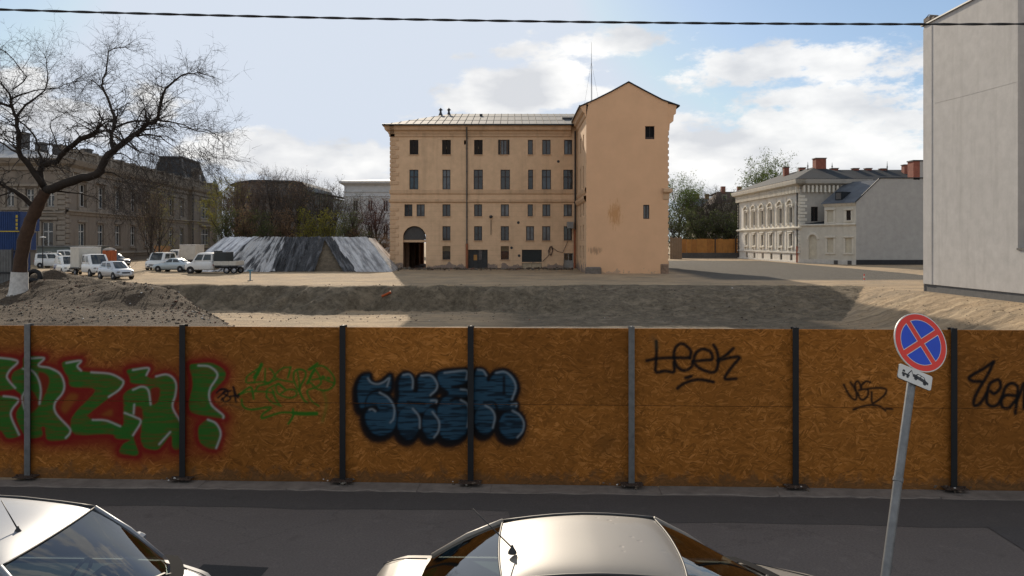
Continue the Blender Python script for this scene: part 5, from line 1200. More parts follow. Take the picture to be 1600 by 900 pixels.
    zs, zev = 6.15, 9.0
    wall_mesh(0, Ln, .2, zs, [(1.4, .3, 2.75, 4.85, 'arch'), (4.4, 2.3, 5.4, 4.35), (7.2, 2.3, 8.2, 4.35)], .25).build('lower_wall', ma, t2, AM)
    wall_mesh(3.95, Ln, zs, zev, [(4.4, 6.55, 5.4, 8.2), (7.35, 6.75, 8.05, 8.1)], .25).build('upper_wall', ma, t2, AM)
    MB().quad((3.95, 6, zs), (3.95, 0, zs), (3.95, 0, zev), (3.95, 6, zev)).build('upper_side_wall', ma, t2, AM)
    mbl = mat('blind_plaster', (.62, .57, .45), .9, .2, 2)
    MB().box(1.35, 2.8, .15, .2, .3, 4.9).build('blind_door', mbl, t2, AM)
    for o in ((4.4, 2.3, 5.4, 4.35), (7.2, 2.3, 8.2, 4.35), (4.4, 6.55, 5.4, 8.2)): MB().box(o[0] - .02, o[2] + .02, .12, .18, o[1] - .02, o[3] + .02).build('blind_window', mbl, t2, AM)
    window_at(t2, AM, 7.35, 6.75, .7, 1.35, 'm', M_FRAME_BR, M_GLASS_D, .1)
    for o in ((4.4, 2.3, 5.4, 4.35), (7.2, 2.3, 8.2, 4.35), (4.4, 6.55, 5.4, 8.2), (7.35, 6.75, 8.05, 8.1)):
        MB().box(o[0] - .22, o[0] - .02, -.07, .02, o[1], o[3]).box(o[2] + .02, o[2] + .22, -.07, .02, o[1], o[3]).box(o[0] - .32, o[2] + .32, -.17, .02, o[3] + .05, o[3] + .25).box(o[0] - .3, o[2] + .3, -.12, .02, o[1] - .2, o[1] - .03).build('window_surround', m2, t2, AM)
    mb = MB(); r1, r2, cx, zc = .70, 1.0, 2.075, 4.17
    for k in range(12):
        a0, a1 = math.pi * k / 12, math.pi * (k + 1) / 12
        mb.prism([(cx - r1 * math.cos(a0), zc + r1 * math.sin(a0)), (cx - r2 * math.cos(a0), zc + r2 * math.sin(a0)), (cx - r2 * math.cos(a1), zc + r2 * math.sin(a1)), (cx - r1 * math.cos(a1), zc + r1 * math.sin(a1))], -.1, .0)
    mb.build('arch_surround', m2, t2, AM)
    moulding([(0, zs - .2), (.12, zs - .1), (.2, zs), (.2, zs + .12), (0, zs + .18)], 0, Ln, False).build('string_course', m2, t2, AM)
    moulding([(0, zev - .3), (.12, zev - .2), (.25, zev), (.3, zev + .12), (-.1, zev + .14)], 3.9, Ln, False).build('eaves_course', m2, t2, AM)
    MB().box(0, Ln, -.06, .02, .2, 1.35).build('plinth', mat('plinth_pale', (.6, .58, .53), .9, .2, 2), t2, AM)
    for o in (5.9, 8.0): MB().box(o - .4, o + .2, -.1, -.05, .7, 1.25).build('cellar_vent', M_CONCD, t2, AM)
    MB().quad((0, 0, zs + .17), (3.95, 0, zs + .17), (3.95, 5, zs + 1.0), (0, 5, zs + 1.0)).build('lean_to_roof', M_SLATE, t2, AM)
    rf = MB().quad((3.6, -.4, zev + .1), (Ln + .02, -.4, zev + .1), (Ln + .02, 5.5, 12.4), (3.6, 5.5, 12.4)).quad((3.6, 5.5, 12.4), (Ln, 5.5, 12.4), (Ln, 9, 12.4), (3.6, 9, 12.4)).build('roof', metal_roof('annex_roof_sheet', (.085, .095, .11), .6), t2, AM)
    MB().box(5.3, 6.4, .5, 2.6, zev + .6, zev + 1.75).build('dormer', M_SLATE, rf, AM); MB().box(5.45, 6.25, .44, .5, zev + .7, zev + 1.6).build('dormer_pane', M_GLASS_C, rf, AM)
    W = T(0, B.y, 0); xe = ax(1470, B.y); zt = az(278.5, B.y)
    MB().add([(B.x, 0, .2), (xe, 0, .2), (xe, 0, zt), (ax(1375, B.y), 0, zt), (B.x, 0, zev + .2)], [(0, 1, 2, 3, 4)]).build('fire_wall', mw, t2, W)
    MB().box(B.x, xe, -.05, .02, .2, az(406, B.y)).build('fire_wall_plinth', mat('bitumen', (.03, .03, .032), .8, .3, 3), t2, W)
    MB().add([(B.x - .1, -.08, zev + .2), (ax(1375, B.y) - .05, -.08, zt), (ax(1375, B.y) - .05, .3, zt), (B.x - .1, .3, zev + .2)], [(0, 1, 2, 3)]).tube([(B.x - .1, -.05, zev + .22), (ax(1375, B.y), -.05, zt + .04), (xe, -.05, zt + .04)], .08, 5).build('verge_flashing', M_DARKMETAL, t2, W)
    c = MB().box(ax(1427, B.y), ax(1437, B.y), .0, 1.6, zt - .2, az(252, B.y)).build('chimney', mbk, t2, W)
    MB().box(ax(1437, B.y) + .01, ax(1475, B.y), -.01, 1.6, zt - .2, az(252, B.y)).build('chimney_stack_render', mw, t2, W)
    MB().box(ax(1426, B.y), ax(1475, B.y), -.1, 1.7, az(252, B.y) + .01, az(250, B.y)).build('chimney_cap', M_DARKMETAL, c, W)
cream_palace()

# ------------------------------------------------------------------ buildings beyond the trees
def white_hall():
    Y = 165; x0, x1 = ax(538, Y), ax(660, Y); H = az(288, Y); g = .8
    t = thing('white_hall', 'pale classical hall with flat cornice behind the yellow building', 'building', T((x0 + x1) / 2, Y, g)); m = plaster('hall_white', (.52, .53, .53), dirt=(.4, .4, .39), streak=.25)
    S = T(x0, Y, 0); zs = (az(330, Y), az(313, Y)); z2 = (az(375, Y), az(352, Y)); ops = []
    for px_ in (552, 575, 599, 622): ops += [(ax(px_, Y) - x0, zs[0], ax(px_ + 7, Y) - x0, zs[1]), (ax(px_, Y) - x0, z2[0], ax(px_ + 7, Y) - x0, z2[1])]
    wall_mesh(0, x1 - x0, .2, H, ops, .3).build('wall', m, t, S)
    MB().quad((0, 30, .2), (0, 0, .2), (0, 0, H), (0, 30, H)).build('side_wall', m, t, S)
    for o in ops:
        window_at(t, S, o[0], o[1], o[2] - o[0], o[3] - o[1], 'm', M_FRAME_W, M_GLASS_D); MB().box(o[0] - .5, o[2] + .5, -.25, .02, o[3] + .35, o[3] + .6).box(o[0] - .3, o[0] - .03, -.1, .02, o[1], o[3] + .3).box(o[2] + .03, o[2] + .3, -.1, .02, o[1], o[3] + .3).build('window_surround', m, t, S)
    moulding([(0, H - .4), (.2, H - .2), (.9, H + .2), (1.0, H + .6), (-.2, H + .65)], 0, x1 - x0, True).build('cornice', m, t, S)
    for py in (300, 307, 333): z = az(py, Y); moulding([(0, z - .1), (.18, z), (.18, z + .15), (0, z + .2)], 0, x1 - x0, True).build('string_course', m, t, S)
    MB().quad((-1, -1, H + .62), (x1 - x0, -1, H + .62), (x1 - x0, 12, H + 2.0), (8, 12, H + 2.0)).build('roof', R2g, t, S)
R2g = metal_roof('hall_roof', (.33, .34, .33), .7)
white_hall()
def modern_block():
    Y = 190; g = .8; t = thing('modern_block', 'dark modern block with rounded roof edge beyond the bare trees', 'building', T(ax(430, Y), Y, g)); m = mat('block_cladding', (.17, .16, .15), .8, .25, .6); mgl = glassy('block_glass', (.10, .12, .13), .2)
    z1 = az(285, Y); P = [(366, 291), (375, 287.5), (395, 285), (460, 286), (472, 288.5), (478, 294), (480, 302)]
    MB().prism([(ax(366, Y), .2), (ax(480, Y), .2)] + [(ax(a, Y), az(b, Y)) for a, b in reversed(P)], Y, Y + 25).build('block', m, t)
    MB().prism([(ax(a, Y), az(b, Y)) for a, b in ((362, 291.5), (374, 287.5), (395, 284.6), (460, 285.6), (474, 288), (480, 294), (482, 302))] + [(ax(a, Y), az(b, Y) + .5) for a, b in reversed(((362, 291.5), (374, 287.5), (395, 284.6), (460, 285.6), (474, 288), (480, 294), (483, 302)))], Y - 1, Y + 26).build('roof_edge', M_DARKMETAL, t)
    wm = MB().prism([(ax(478, Y - 8), .2), (ax(521, Y - 8), .2), (ax(521, Y - 8), az(309, Y - 8)), (ax(478, Y - 8), az(299, Y - 8))], Y - 8, Y + 10); wm.build('glass_wing', mgl, t)
    MB().prism([(ax(470, Y - 8), az(298, Y - 8)), (ax(536, Y - 8), az(309, Y - 8)), (ax(536, Y - 8), az(308, Y - 8)), (ax(470, Y - 8), az(296.5, Y - 8))], Y - 9.5, Y + 10).build('wing_roof', M_DARKMETAL, t)
    for k in range(12):
        x = ax(480 + k * 3.5, Y - 8); MB().box(x - .08, x + .08, Y - 8.12, Y - 8.02, 4, az(299.5 + k * .8, Y - 8) - .3).build('mullion', M_GALV, t)
    for k in range(3): MB().box(ax(478, Y - 8), ax(521, Y - 8), Y - 8.2, Y - 8.02, 6 + k * 3, 6.3 + k * 3).build('floor_band', M_GALV, t)
    for k in range(9):
        for j in range(3): window_at(t, T(0, Y, 0), ax(376 + k * 11, Y), 5 + j * 4, 1.1, 1.9, 'm', M_FRAME_BR, M_GLASS_D, -.07)
    for px_, b_ in ((481, 291), (484, 297)): MB().tube([(ax(px_, Y), Y + 4, az(302, Y)), (ax(px_, Y), Y + 4, az(b_, Y))], .08, 5).build('aerial', M_DARKMETAL, t)
modern_block()
def spire():
    Y = 240; x = ax(336, Y); t = thing('church_spire', 'small pointed church spire just right of the mansard roof', 'spire', T(x, Y, .8)); m = mat('spire_grey', (.30, .33, .34), .8)
    MB().box(x - 1.6, x + 1.6, Y - 1.6, Y + 1.6, .5, az(302, Y)).build('tower', m, t); z = az(302, Y)
    MB().lathe([(2.2, z), (1.4, z + .8), (1.1, z + 2.2), (.0, az(279, Y))], 8, (x, Y, 0)).build('spire_roof', mat('spire_copper', (.22, .29, .28), .7), t)
    MB().tube([(x, Y, az(279, Y) - .2), (x, Y, az(275, Y))], .1, 5).build('cross', M_DARKMETAL, t)
spire()
def far_house(name, label, px0, px1, py_e, py_r, Y, roof, wallc, mans=False):
    x0, x1 = ax(px0, Y), ax(px1, Y); ze, zr = az(py_e, Y), az(py_r, Y); t = thing(name, label, 'house', T((x0 + x1) / 2, Y, .8)); w = x1 - x0
    m = plaster(name + '_wall', wallc, streak=.3); S = T(x0, Y, 0); ops = []
    n = max(2, int(w / 3)); nf = int((ze - 2.5) / 3.2)
    for k in range(n):
        for j in range(nf): xc = (k + .5) * w / n; ops.append((xc - .55, 2 + j * 3.2, xc + .55, 3.9 + j * 3.2))
    wall_mesh(0, w, .3, ze, ops, .25).build('wall', m, t, S)
    for o in ops: window_at(t, S, o[0], o[1], 1.1, 1.9, 'mt', M_FRAME_W, M_GLASS_D)
    MB().quad((0, 12, .3), (0, 0, .3), (0, 0, ze), (0, 12, ze)).quad((w, 0, .3), (w, 12, .3), (w, 12, ze), (w, 0, ze)).build('side_wall', m, t, S)
    i = 1.5 if mans else 5
    r = MB().quad((-.4, -.4, ze), (w + .4, -.4, ze), (w - (.8 if mans else 0), i, zr), (.8 if mans else 0, i, zr)).quad((.8, i, zr), (w - .8, i, zr), (w - .8, 12, zr - .5), (.8, 12, zr - .5)).add([(-.4, -.4, ze), (.8 if mans else 0, i, zr), (-.4, 12, ze)], [(0, 1, 2)]).build('roof', roof, t, S)
    if mans:
        for k in range(n): xc = (k + .5) * w / n; MB().box(xc - .6, xc + .6, .1, 2, ze + .5, ze + 2.2).build('dormer', m, r, S); MB().box(xc - .4, xc + .4, .04, .1, ze + .7, ze + 1.9).build('dormer_pane', M_GLASS_D, r, S)
    for k in (.25, .7): MB().box(w * k - .5, w * k + .5, i - .4, i + .6, zr - .4, zr + 1.3).build('chimney', mat(name + '_brick', (.27, .11, .08), .9), r, S)
far_house('tenement_house', 'old house with purple-red mansard roof beside the cream palace', 1118, 1175, 318, 299, 195, mat('roof_purple', (.12, .075, .072), .8, .3, 1), (.33, .30, .25), True)
far_house('slate_roof_house', 'house with pale slate pitched roof behind the park trees', 1088, 1122, 322, 309, 210, mat('roof_slate_pale', (.16, .18, .21), .6, .25, 1), (.40, .36, .27))

# ------------------------------------------------------------------ orange hoarding at the back right
def hoarding():
    Y = 150; x0, x1 = ax(1056, Y), ax(1162, Y); t = thing('timber_hoarding', 'orange timber hoarding at the back between yellow building and cream palace', 'fence', T((x0 + x1) / 2, Y, .8))
    m = mat('hoarding_orange', (.42, .19, .045), .75, .25, 1.5); ma = mat('hoarding_orange_dark', (.36, .155, .036), .75, .25, 1.5); random.seed(3); n = 13; w = (x1 - x0) / n
    for k in range(n):
        MB().box(x0 + k * w + .015, x0 + (k + 1) * w - .015, Y + random.uniform(-.03, .03), Y + .1, 1.75, az(373.5, Y) + random.uniform(-.06, .06)).build('board', random.choice([m, m, ma]), t)
    for k in (0, 7.5, 11.4): MB().box(x0 + k * w - .09, x0 + k * w + .09, Y - .18, Y - .04, .6, az(373, Y) + .1).build('post', M_FRAME_BR, t)
    MB().box(x0, x1, Y - .3, Y + .3, .2, 1.75).build('concrete_base', M_CONCD, t)
    gx = x0 + 11.5 * w; g = MB().box(gx, x1, Y - .1, Y - .05, 1.8, az(381, Y)); g.build('door', ma, t)
    MB().box(gx - .05, x1, Y - .16, Y - .1, az(381, Y), az(380, Y)).build('door_rail', M_FRAME_BR, t)
    # short return piece near the yellow building
    x2 = ax(1047, 140); s = thing('hoarding_return', 'short weathered timber screen beside the gable corner', 'fence', T(x2, 140, .8))
    for k in range(5): MB().box(x2 + k * .42, x2 + k * .42 + .40, 140, 140.08, .5, az(370, 140) - .2 * (k % 2)).build('board', mat('grey_boards', (.20, .14, .09), .85), s)
    MB().box(x2, x2 + 2.1, 140.08, 140.2, 2.0, 2.2).build('rail', M_FRAME_BR, s)
hoarding()
# ------------------------------------------------------------------ trees
M_BARK = mat('bark_dark', (.040, .030, .023), .95, .4, 5, bmp=.4); M_BARKR = mat('bark_reddish', (.075, .042, .025), .95, .4, 4, bmp=.4)
M_TWIG = mat('twig_brown', (.085, .068, .055), .95, .3, 3); M_TWIGR = mat('twig_russet', (.15, .11, .085), .95, .3, 3); M_LIME = mat('limewash', (.62, .59, .54), .95, .3, 5, bmp=.3)
def leafmat(name, col):
    m, nt, b = newmat(name); v = geo_pos(nt); n = noise(nt, v, .6, 4, .6)
    c = mixc(nt, ramp(nt, n, [(.3, 0), (.7, 1)]), tuple(x * .6 for x in col), tuple(x * 1.3 for x in col)); nt.links.new(c, b.inputs['Base Color']); b.inputs['Roughness'].default_value = .8; b.inputs['Specular IOR Level'].default_value = .2
    tr = nn(nt, 'ShaderNodeBsdfTranslucent'); nt.links.new(c, tr.inputs['Color']); mx = nt.nodes.new('ShaderNodeMixShader'); mx.inputs[0].default_value = .4
    out = nt.nodes['Material Output']; nt.links.new(b.outputs[0], mx.inputs[1]); nt.links.new(tr.outputs[0], mx.inputs[2]); nt.links.new(mx.outputs[0], out.inputs[0]); return m
M_LG = leafmat('leaf_spring_green', (.10, .14, .035)); M_LY = leafmat('leaf_yellow_green', (.20, .19, .035)); M_LO = leafmat('leaf_russet_bud', (.19, .125, .075)); M_LD = leafmat('leaf_dull_green', (.085, .10, .04)); M_LP = leafmat('leaf_plum_bud', (.075, .035, .035))
def rnd_dir(rg):
    while True:
        v = Vector((rg.uniform(-1, 1), rg.uniform(-1, 1), rg.uniform(-1, 1)))
        if .05 < v.length < 1: return v.normalized()
def twig(mb, tips, rg, p, d, ln, r, level, droop, spread, kids, seg=4, n=3):
    pts = [p.copy()]; rad = [r]; q = p.copy(); dd = d.normalized()
    for i in range(seg):
        dd = (dd + rnd_dir(rg) * .22 + Vector((0, 0, -droop if level < 2 else droop * .0 + .04))).normalized()
        q = q + dd * (ln / seg); pts.append(q.copy()); rad.append(r * (1 - .75 * (i + 1) / seg))
    mb.tube(pts, rad, n, 0, False)
    tips.append((q.copy(), dd.copy()))
    if level > 0:
        for k in range(kids[level - 1]):
            i = rg.randint(1, seg); t = pts[i]
            nd = (dd * .55 + rnd_dir(rg) * spread + Vector((0, 0, .1))).normalized()
            twig(mb, tips, rg, t, nd, ln * rg.uniform(.42, .68), max(.006, r * .55), level - 1, droop, spread, kids, 3, 3)
def limb(mb, pts, r0, r1, n=8, wob=.05, rg=None):
    P = []; k = len(pts)
    pl = [Vector(p) for p in pts]
    for i in range(k - 1):
        p0 = pl[max(i - 1, 0)]; p1 = pl[i]; p2 = pl[i + 1]; p3 = pl[min(i + 2, k - 1)]
        for j in range(3):
            t = j / 3; P.append(.5 * ((2 * p1) + (-p0 + p2) * t + (2 * p0 - 5 * p1 + 4 * p2 - p3) * t * t + (-p0 + 3 * p1 - 3 * p2 + p3) * t ** 3))
    P.append(pl[-1])
    m = len(P); rad = [(r0 + (r1 - r0) * (i / (m - 1)) ** .85) * (1 + (rg.uniform(-.08, .08) if rg else 0)) for i in range(m)]
    if rg: P = [p + rnd_dir(rg) * wob * min(1, .5 + rad[i]) if 0 < i < m - 1 else p for i, p in enumerate(P)]
    mb.tube(P, rad, n, 0, True); return P, rad
def big_tree():
    Y = 44.6; base = at(28, 470, Y); base.z = gz(base.x, Y)
    t = thing('bare_tree', 'large leafless spreading tree with whitewashed trunk at the left', 'tree', T(base.x, Y, base.z)); rg = random.Random(21)
    c = lambda p: [at(x / 3, 40 + y / 3, Y + d) for x, y, d in p]
    b = lambda x, y, d=0: at(x, y, Y + d)
    # trunk
    mb = MB(); tr = [b(29, 476), b(30, 455), b(31, 430), b(33, 405), b(38, 378), b(45, 352), b(54, 333), b(63, 315), b(71, 299)]
    limb(mb, tr, .40, .31, 12, .04, rg); o = mb.build('trunk', M_BARKR, t, smooth=True)
    mb = MB(); pts = [b(28.5, 478), b(29, 468), b(29.5, 455), b(30.2, 440), b(31, 425)]
    mb.tube(pts, [.80, .60, .49, .45, .43], 14, 0, False)
    for k in range(7):
        a = k * .9 + .3; mb.tube([pts[2], Vector((pts[1].x + .55 * math.cos(a), pts[1].y + .55 * math.sin(a), pts[1].z)), Vector((pts[0].x + 1.0 * math.cos(a), pts[0].y + 1.0 * math.sin(a), pts[0].z - .1))], [.22, .2, .1], 8)
    mb.build('whitewash_collar', M_LIME, t, smooth=True)
    L = [([(220, 770, 0), (350, 725, -.5), (450, 700, -1), (490, 640, -1), (530, 590, -1.2), (600, 530, -1.6), (650, 500, -2), (690, 460, -2.2), (745, 440, -2.4), (757, 330, -2.6), (850, 240, -2.8), (925, 220, -3)], .36, .025, 3),
         ([(530, 590, -1.2), (520, 520, -.8), (535, 475, -.5), (530, 400, 0), (490, 310, .5), (480, 270, .8), (500, 200, 1), (510, 120, 1.2), (582, 100, 1.4)], .16, .02, 3),
         ([(535, 480, -.5), (600, 458, -.2), (700, 445, .3), (800, 450, .6), (870, 480, .8), (960, 490, 1), (1040, 520, 1.2)], .085, .012, 2),
         ([(600, 530, -1.6), (690, 510, -2.2), (780, 540, -3), (840, 590, -3.4)], .08, .012, 1), ([(745, 440, -2.4), (830, 455, -2.8), (920, 490, -3.2), (1010, 520, -3.4), (1050, 560, -3.5)], .05, .01, 2), ([(650, 500, -2), (640, 440, -2.4), (690, 380, -2.8), (720, 330, -3)], .05, .01, 2),
         ([(215, 770, 0), (192, 700, .3), (200, 655, .5), (270, 632, .3), (340, 560, 0), (450, 502, -.5)], .24, .13, 2), ([(200, 655, .5), (185, 590, .9), (170, 530, 1.2), (110, 465, 1.5), (90, 440, 1.6)], .10, .04, 1),
         ([(210, 760, 0), (130, 650, -.6), (92, 590, -.9), (85, 500, -1.2), (82, 430, -1.4), (50, 380, -1.6), (45, 320, -1.8), (0, 270, -2)], .24, .03, 3), ([(82, 425, -1.4), (120, 370, -1), (210, 300, -.6), (220, 200, -.3), (215, 150, 0)], .09, .012, 3), ([(50, 345, -1.7), (130, 310, -2.2), (270, 290, -2.6), (360, 250, -3)], .07, .012, 3),
         ([(45, 320, -1.8), (-30, 230, -1.5), (-100, 180, -1)], .06, .012, 3), ([(50, 380, -1.6), (-60, 350, -1), (-160, 300, 0)], .10, .02, 3), ([(100, 610, -.9), (20, 560, -.4), (-90, 500, 0)], .10, .02, 3), ([(60, 300, -1.9), (120, 240, -2.2), (30, 130, -2.6), (-20, 110, -2.8)], .05, .012, 3),
         ([(155, 860, 0), (120, 805, -.3), (50, 768, -.6)], .24, .10, 1), ([(60, 775, -.6), (-30, 800, -.2), (-110, 790, 0)], .07, .01, 2), ([(450, 700, -1), (530, 688, -.6), (595, 735, -.3), (640, 810, 0)], .06, .012, 2), ([(260, 775, 0), (350, 785, .3), (440, 805, .5), (480, 830, .6)], .07, .012, 2), ([(490, 640, -1), (560, 600, -1.8), (640, 640, -2.6), (700, 720, -3)], .06, .012, 2), ([(350, 725, -.4), (330, 680, .6), (260, 660, 1.2)], .05, .01, 1),
         ([(340, 560, 0), (420, 540, .6), (480, 580, 1)], .05, .01, 2), ([(300, 600, .2), (250, 520, .5), (240, 450, .8), (330, 400, 1)], .06, .01, 3), ([(450, 502, -.5), (400, 450, -.2), (300, 410, .2)], .05, .01, 2), ([(490, 310, .5), (430, 260, .2), (390, 300, 0)], .04, .008, 2), ([(530, 400, 0), (600, 370, .4), (650, 330, .8)], .04, .008, 2)]
    mb = MB(); tw = MB(); tips = []
    for pts, r0, r1, dens in L:
        P, rad = limb(mb, c(pts), r0 * .78, r1, 8, .10, rg)
        n = len(P); tot = sum((P[i + 1] - P[i]).length for i in range(n - 1))
        for k in range(int(tot * dens * 2.5)):
            i = int(n * (1 - (1 - rg.random() ** .75) * .85)); i = max(1, min(n - 1, i))
            if rad[i] > .17: continue
            d = (P[i] - P[i - 1]).normalized(); nd = (d * .5 + rnd_dir(rg) + Vector((0, -.0, .1))).normalized()
            twig(tw, tips, rg, P[i], nd, rg.uniform(.7, 1.9), max(.011, rad[i] * .30), 2, .10, .75, (4, 4), 5, 4)
        d = (P[-1] - P[-2]).normalized()
        for k in range(4): twig(tw, tips, rg, P[-1], (d + rnd_dir(rg) * .5).normalized(), rg.uniform(.8, 1.6), max(.010, r1 * .7), 2, .06, .7, (4, 4), 5, 3)
    # fine curtain of hanging twigs under the right limb
    for k in range(120):
        u = rg.random(); p = c([(560 + 430 * u, 520 + 60 * math.sin(u * 3) + rg.uniform(-20, 60), -3 + 4 * rg.random())])[0]
        twig(tw, tips, rg, p, Vector((.3, 0, -.7)) + rnd_dir(rg) * .5, rg.uniform(1.0, 2.4), .012, 2, .2, .45, (4, 4), 5, 3)
    for k in range(45):
        u = rg.random(); p = c([(430 + 260 * u, 690 + 40 * rg.random(), -3 + 4 * rg.random())])[0]
        twig(tw, tips, rg, p, Vector((.3, 0, -.8)) + rnd_dir(rg) * .4, rg.uniform(1.2, 3.0), .012, 2, .18, .4, (5, 4), 5, 3)
    mb.build('limbs', M_BARK, t, smooth=True)
    o = tw.build('twigs', mat('twig_dark', (.05, .04, .034), .95), t); o['kind'] = 'stuff'
big_tree()

def make_tree_meshes(seed, h, crown_w, trunk_r, leaf_n, leaf_s, dens, twig_r=.02, fork=.3, lean=0.0, low=.28):
    rg = random.Random(seed); tm = MB(); tw = MB(); tips = []
    top = Vector((lean * h, 0, h * .62)); P, rad = limb(tm, [Vector((0, 0, -.4)), Vector((lean * h * .2, .0, h * .2)), Vector((lean * h * .5, rg.uniform(-.2, .2), h * .42)), top], trunk_r, trunk_r * .45, 7, .06, rg)
    n = len(P)
    nl = 8 + int(dens * 5)
    for k in range(nl):
        f = fork + (1 - fork) * k / nl; i = min(n - 1, int(f * n)); p = P[i]; a = k * 2.4 + rg.uniform(-.4, .4); el = R(25 + 50 * f + rg.uniform(-10, 10))
        d = Vector((math.cos(a) * math.cos(el), math.sin(a) * math.cos(el), math.sin(el))); ln = crown_w * .5 * (1.15 - .45 * f) * rg.uniform(.8, 1.15)
        mid = p + d * ln * .5 + Vector((0, 0, ln * .10)); end = p + d * ln + Vector((0, 0, ln * .35))
        Q, rq = limb(tm, [p, mid, end], rad[i] * .55, .03, 5, .12, rg)
        for j in range(int(5 * dens)):
            q = Q[rg.randint(2, len(Q) - 1)]; nd = (d * .4 + rnd_dir(rg) * .8 + Vector((0, 0, .45))).normalized()
            twig(tw, tips, rg, q, nd, h * rg.uniform(.13, .24), twig_r * 1.4, 2, -.02, .65, (3, 4), 4, 3)
    for j in range(6): twig(tw, tips, rg, P[-1], (Vector((0, 0, 1)) + rnd_dir(rg) * .6), h * .25, twig_r * 1.6, 2, -.03, .6, (3, 4), 4, 3)
    lv = MB(); vs = []; fs = []
    if leaf_n:
        for k in range(leaf_n):
            p, d = tips[rg.randrange(len(tips))]; p = p + rnd_dir(rg) * rg.uniform(0, .55); u = rnd_dir(rg) * leaf_s * rg.uniform(.6, 1.3); w = rnd_dir(rg) * leaf_s * rg.uniform(.5, 1)
            b = len(vs); vs += [p - u, p + w * .6, p + u, p - w * .6]; fs.append((b, b + 1, b + 2, b + 3))
        lv.add(vs, fs)
    return tm.mesh('trunk', True), tw.mesh('branches'), (lv.mesh('crown') if leaf_n else None), h
KINDS = {'brown': [make_tree_meshes(31, 13, 8.5, .30, 0, 0, 1.7, .028), make_tree_meshes(37, 12, 8, .26, 900, .10, 1.7, .026, .22)],
         'leafy': [make_tree_meshes(41, 13, 9, .28, 9000, .13, 1.4, .022), make_tree_meshes(43, 12, 8.5, .25, 7000, .13, 1.4, .022, .2)],
         'sparse': [make_tree_meshes(61, 12, 7.5, .22, 1800, .10, 1.0, .02, .25)],
         'thick': [make_tree_meshes(47, 11, 9.5, .30, 1300, .10, 1.9, .028, .16)],
         'small': [make_tree_meshes(53, 6.5, 7.0, .2, 3000, .08, 1.8, .022, .25)],
         'shrub': [make_tree_meshes(59, 5.0, 5.5, .12, 3000, .12, 1.2, .018, .1)]}
tcount = {}
def tree(px, top, Y, kind, leaf, label, name='park_tree', group=None, twm=None, v=0, w=1.0, rot=0, yoff=0):
    tm, tw, lv, h = KINDS[kind][v % len(KINDS[kind])]; x = ax(px, Y); g = gz(x, Y) if Y < 130 else .8
    s = (az(top, Y) - g) / (h * 1.02); M = T(x, Y, g, rot) @ Matrix.Diagonal((s * w, s * w, s, 1))
    t = thing(name, label, 'tree', M, group)
    for nm, me, m in (('trunk', tm, M_BARK), ('branches', tw, twm or M_TWIG), ('crown', lv, leaf)):
        if me is None: continue
        o = bpy.data.objects.new(nm, me)
        if not me.materials: me.materials.append(m)
        link(o, t, M); o.material_slots[0].link = 'OBJECT'; o.material_slots[0].material = m
        if nm != 'trunk': o['kind'] = 'stuff'
    return t
G1 = 'park trees behind the covered heap'
tree(353, 293, 150, 'leafy', M_LY, 'yellow-green budding tree just right of the mansard pavilion', group=G1, rot=.4)
tree(371, 287, 138, 'brown', M_LO, 'russet budding tree, second of the row behind the covered heap', group=G1, v=1, twm=M_TWIGR, rot=1.3)
tree(398, 290, 142, 'thick', M_LO, 'dense brown tree in front of the rounded roof, third of the row', group=G1, twm=M_TWIGR, rot=2.2)
tree(424, 275, 136, 'brown', None, 'tallest bare grey-brown tree of the row behind the covered heap', group=G1, rot=.9)
tree(452, 286, 144, 'thick', M_LO, 'bushy brown tree, left neighbour of the twin dark trunks', group=G1, rot=3.9, w=.9)
tree(468, 284, 132, 'brown', None, 'bare tree with dark upright trunks at the middle of the row', group=G1, v=1, rot=2.6)
tree(500, 300, 134, 'thick', M_LD, 'dark crooked tree in front of the glass wing', group=G1, rot=.2)
tree(524, 296, 140, 'brown', None, 'thin bare tree below the jutting flat roof', group=G1, rot=5.1)
tree(551, 318, 131, 'thick', M_LD, 'round dull green tree left of the plum tree', group=G1, rot=1.9, w=1.1)
tree(588, 333, 124, 'small', M_LP, 'small round plum-red tree beside the yellow building', group=G1, twm=mat('twig_plum', (.08, .045, .04), .95), rot=.8)
tree(440, 349, 130, 'shrub', M_LO, 'low brownish shrub behind the heap, left of the bright one', 'park_shrub', G1, rot=.5)
tree(483, 348, 128, 'shrub', M_LY, 'bright yellow-green shrub glowing above the black sheeting', 'park_shrub', G1, rot=2.5)
tree(515, 350, 127, 'shrub', M_LY, 'yellow-green shrub, right of the bright one above the heap', 'park_shrub', G1, rot=4.1)
tree(380, 345, 128, 'shrub', M_LO, 'rusty brown shrub behind the left end of the heap', 'park_shrub', G1, rot=1.0)
tree(410, 350, 127, 'shrub', M_LD, 'dull green shrub below the dense brown tree', 'park_shrub', G1, rot=3.3)
tree(355, 348, 126, 'shrub', M_LD, 'dark green shrub at the corner of the grey palace', 'park_shrub', G1, rot=5.0)
tree(545, 352, 125, 'shrub', M_LD, 'dark shrub under the round dull green tree', 'park_shrub', G1, rot=.1)
tree(249, 300, 92, 'sparse', M_LY, 'thin yellow-green tree in front of the grey palace facade', rot=1.0, w=.85)
tree(236, 325, 90, 'small', M_LO, 'slim budding sapling by the grey palace windows', v=0, rot=2.0, w=.6)
tree(598, 378, 121, 'shrub', M_LO, 'low reddish brown bush between the heap and the yellow building', 'park_shrub', G1, rot=.9, w=1.4, twm=M_TWIGR)
tree(578, 374, 123, 'shrub', M_LD, 'dark bush under the plum-red tree', 'park_shrub', G1, rot=2.9, w=1.5)
tree(560, 372, 124, 'shrub', M_LO, 'brownish bush above the right end of the heap', 'park_shrub', G1, rot=3.7, w=1.4)
G2 = 'park trees behind the orange hoarding'
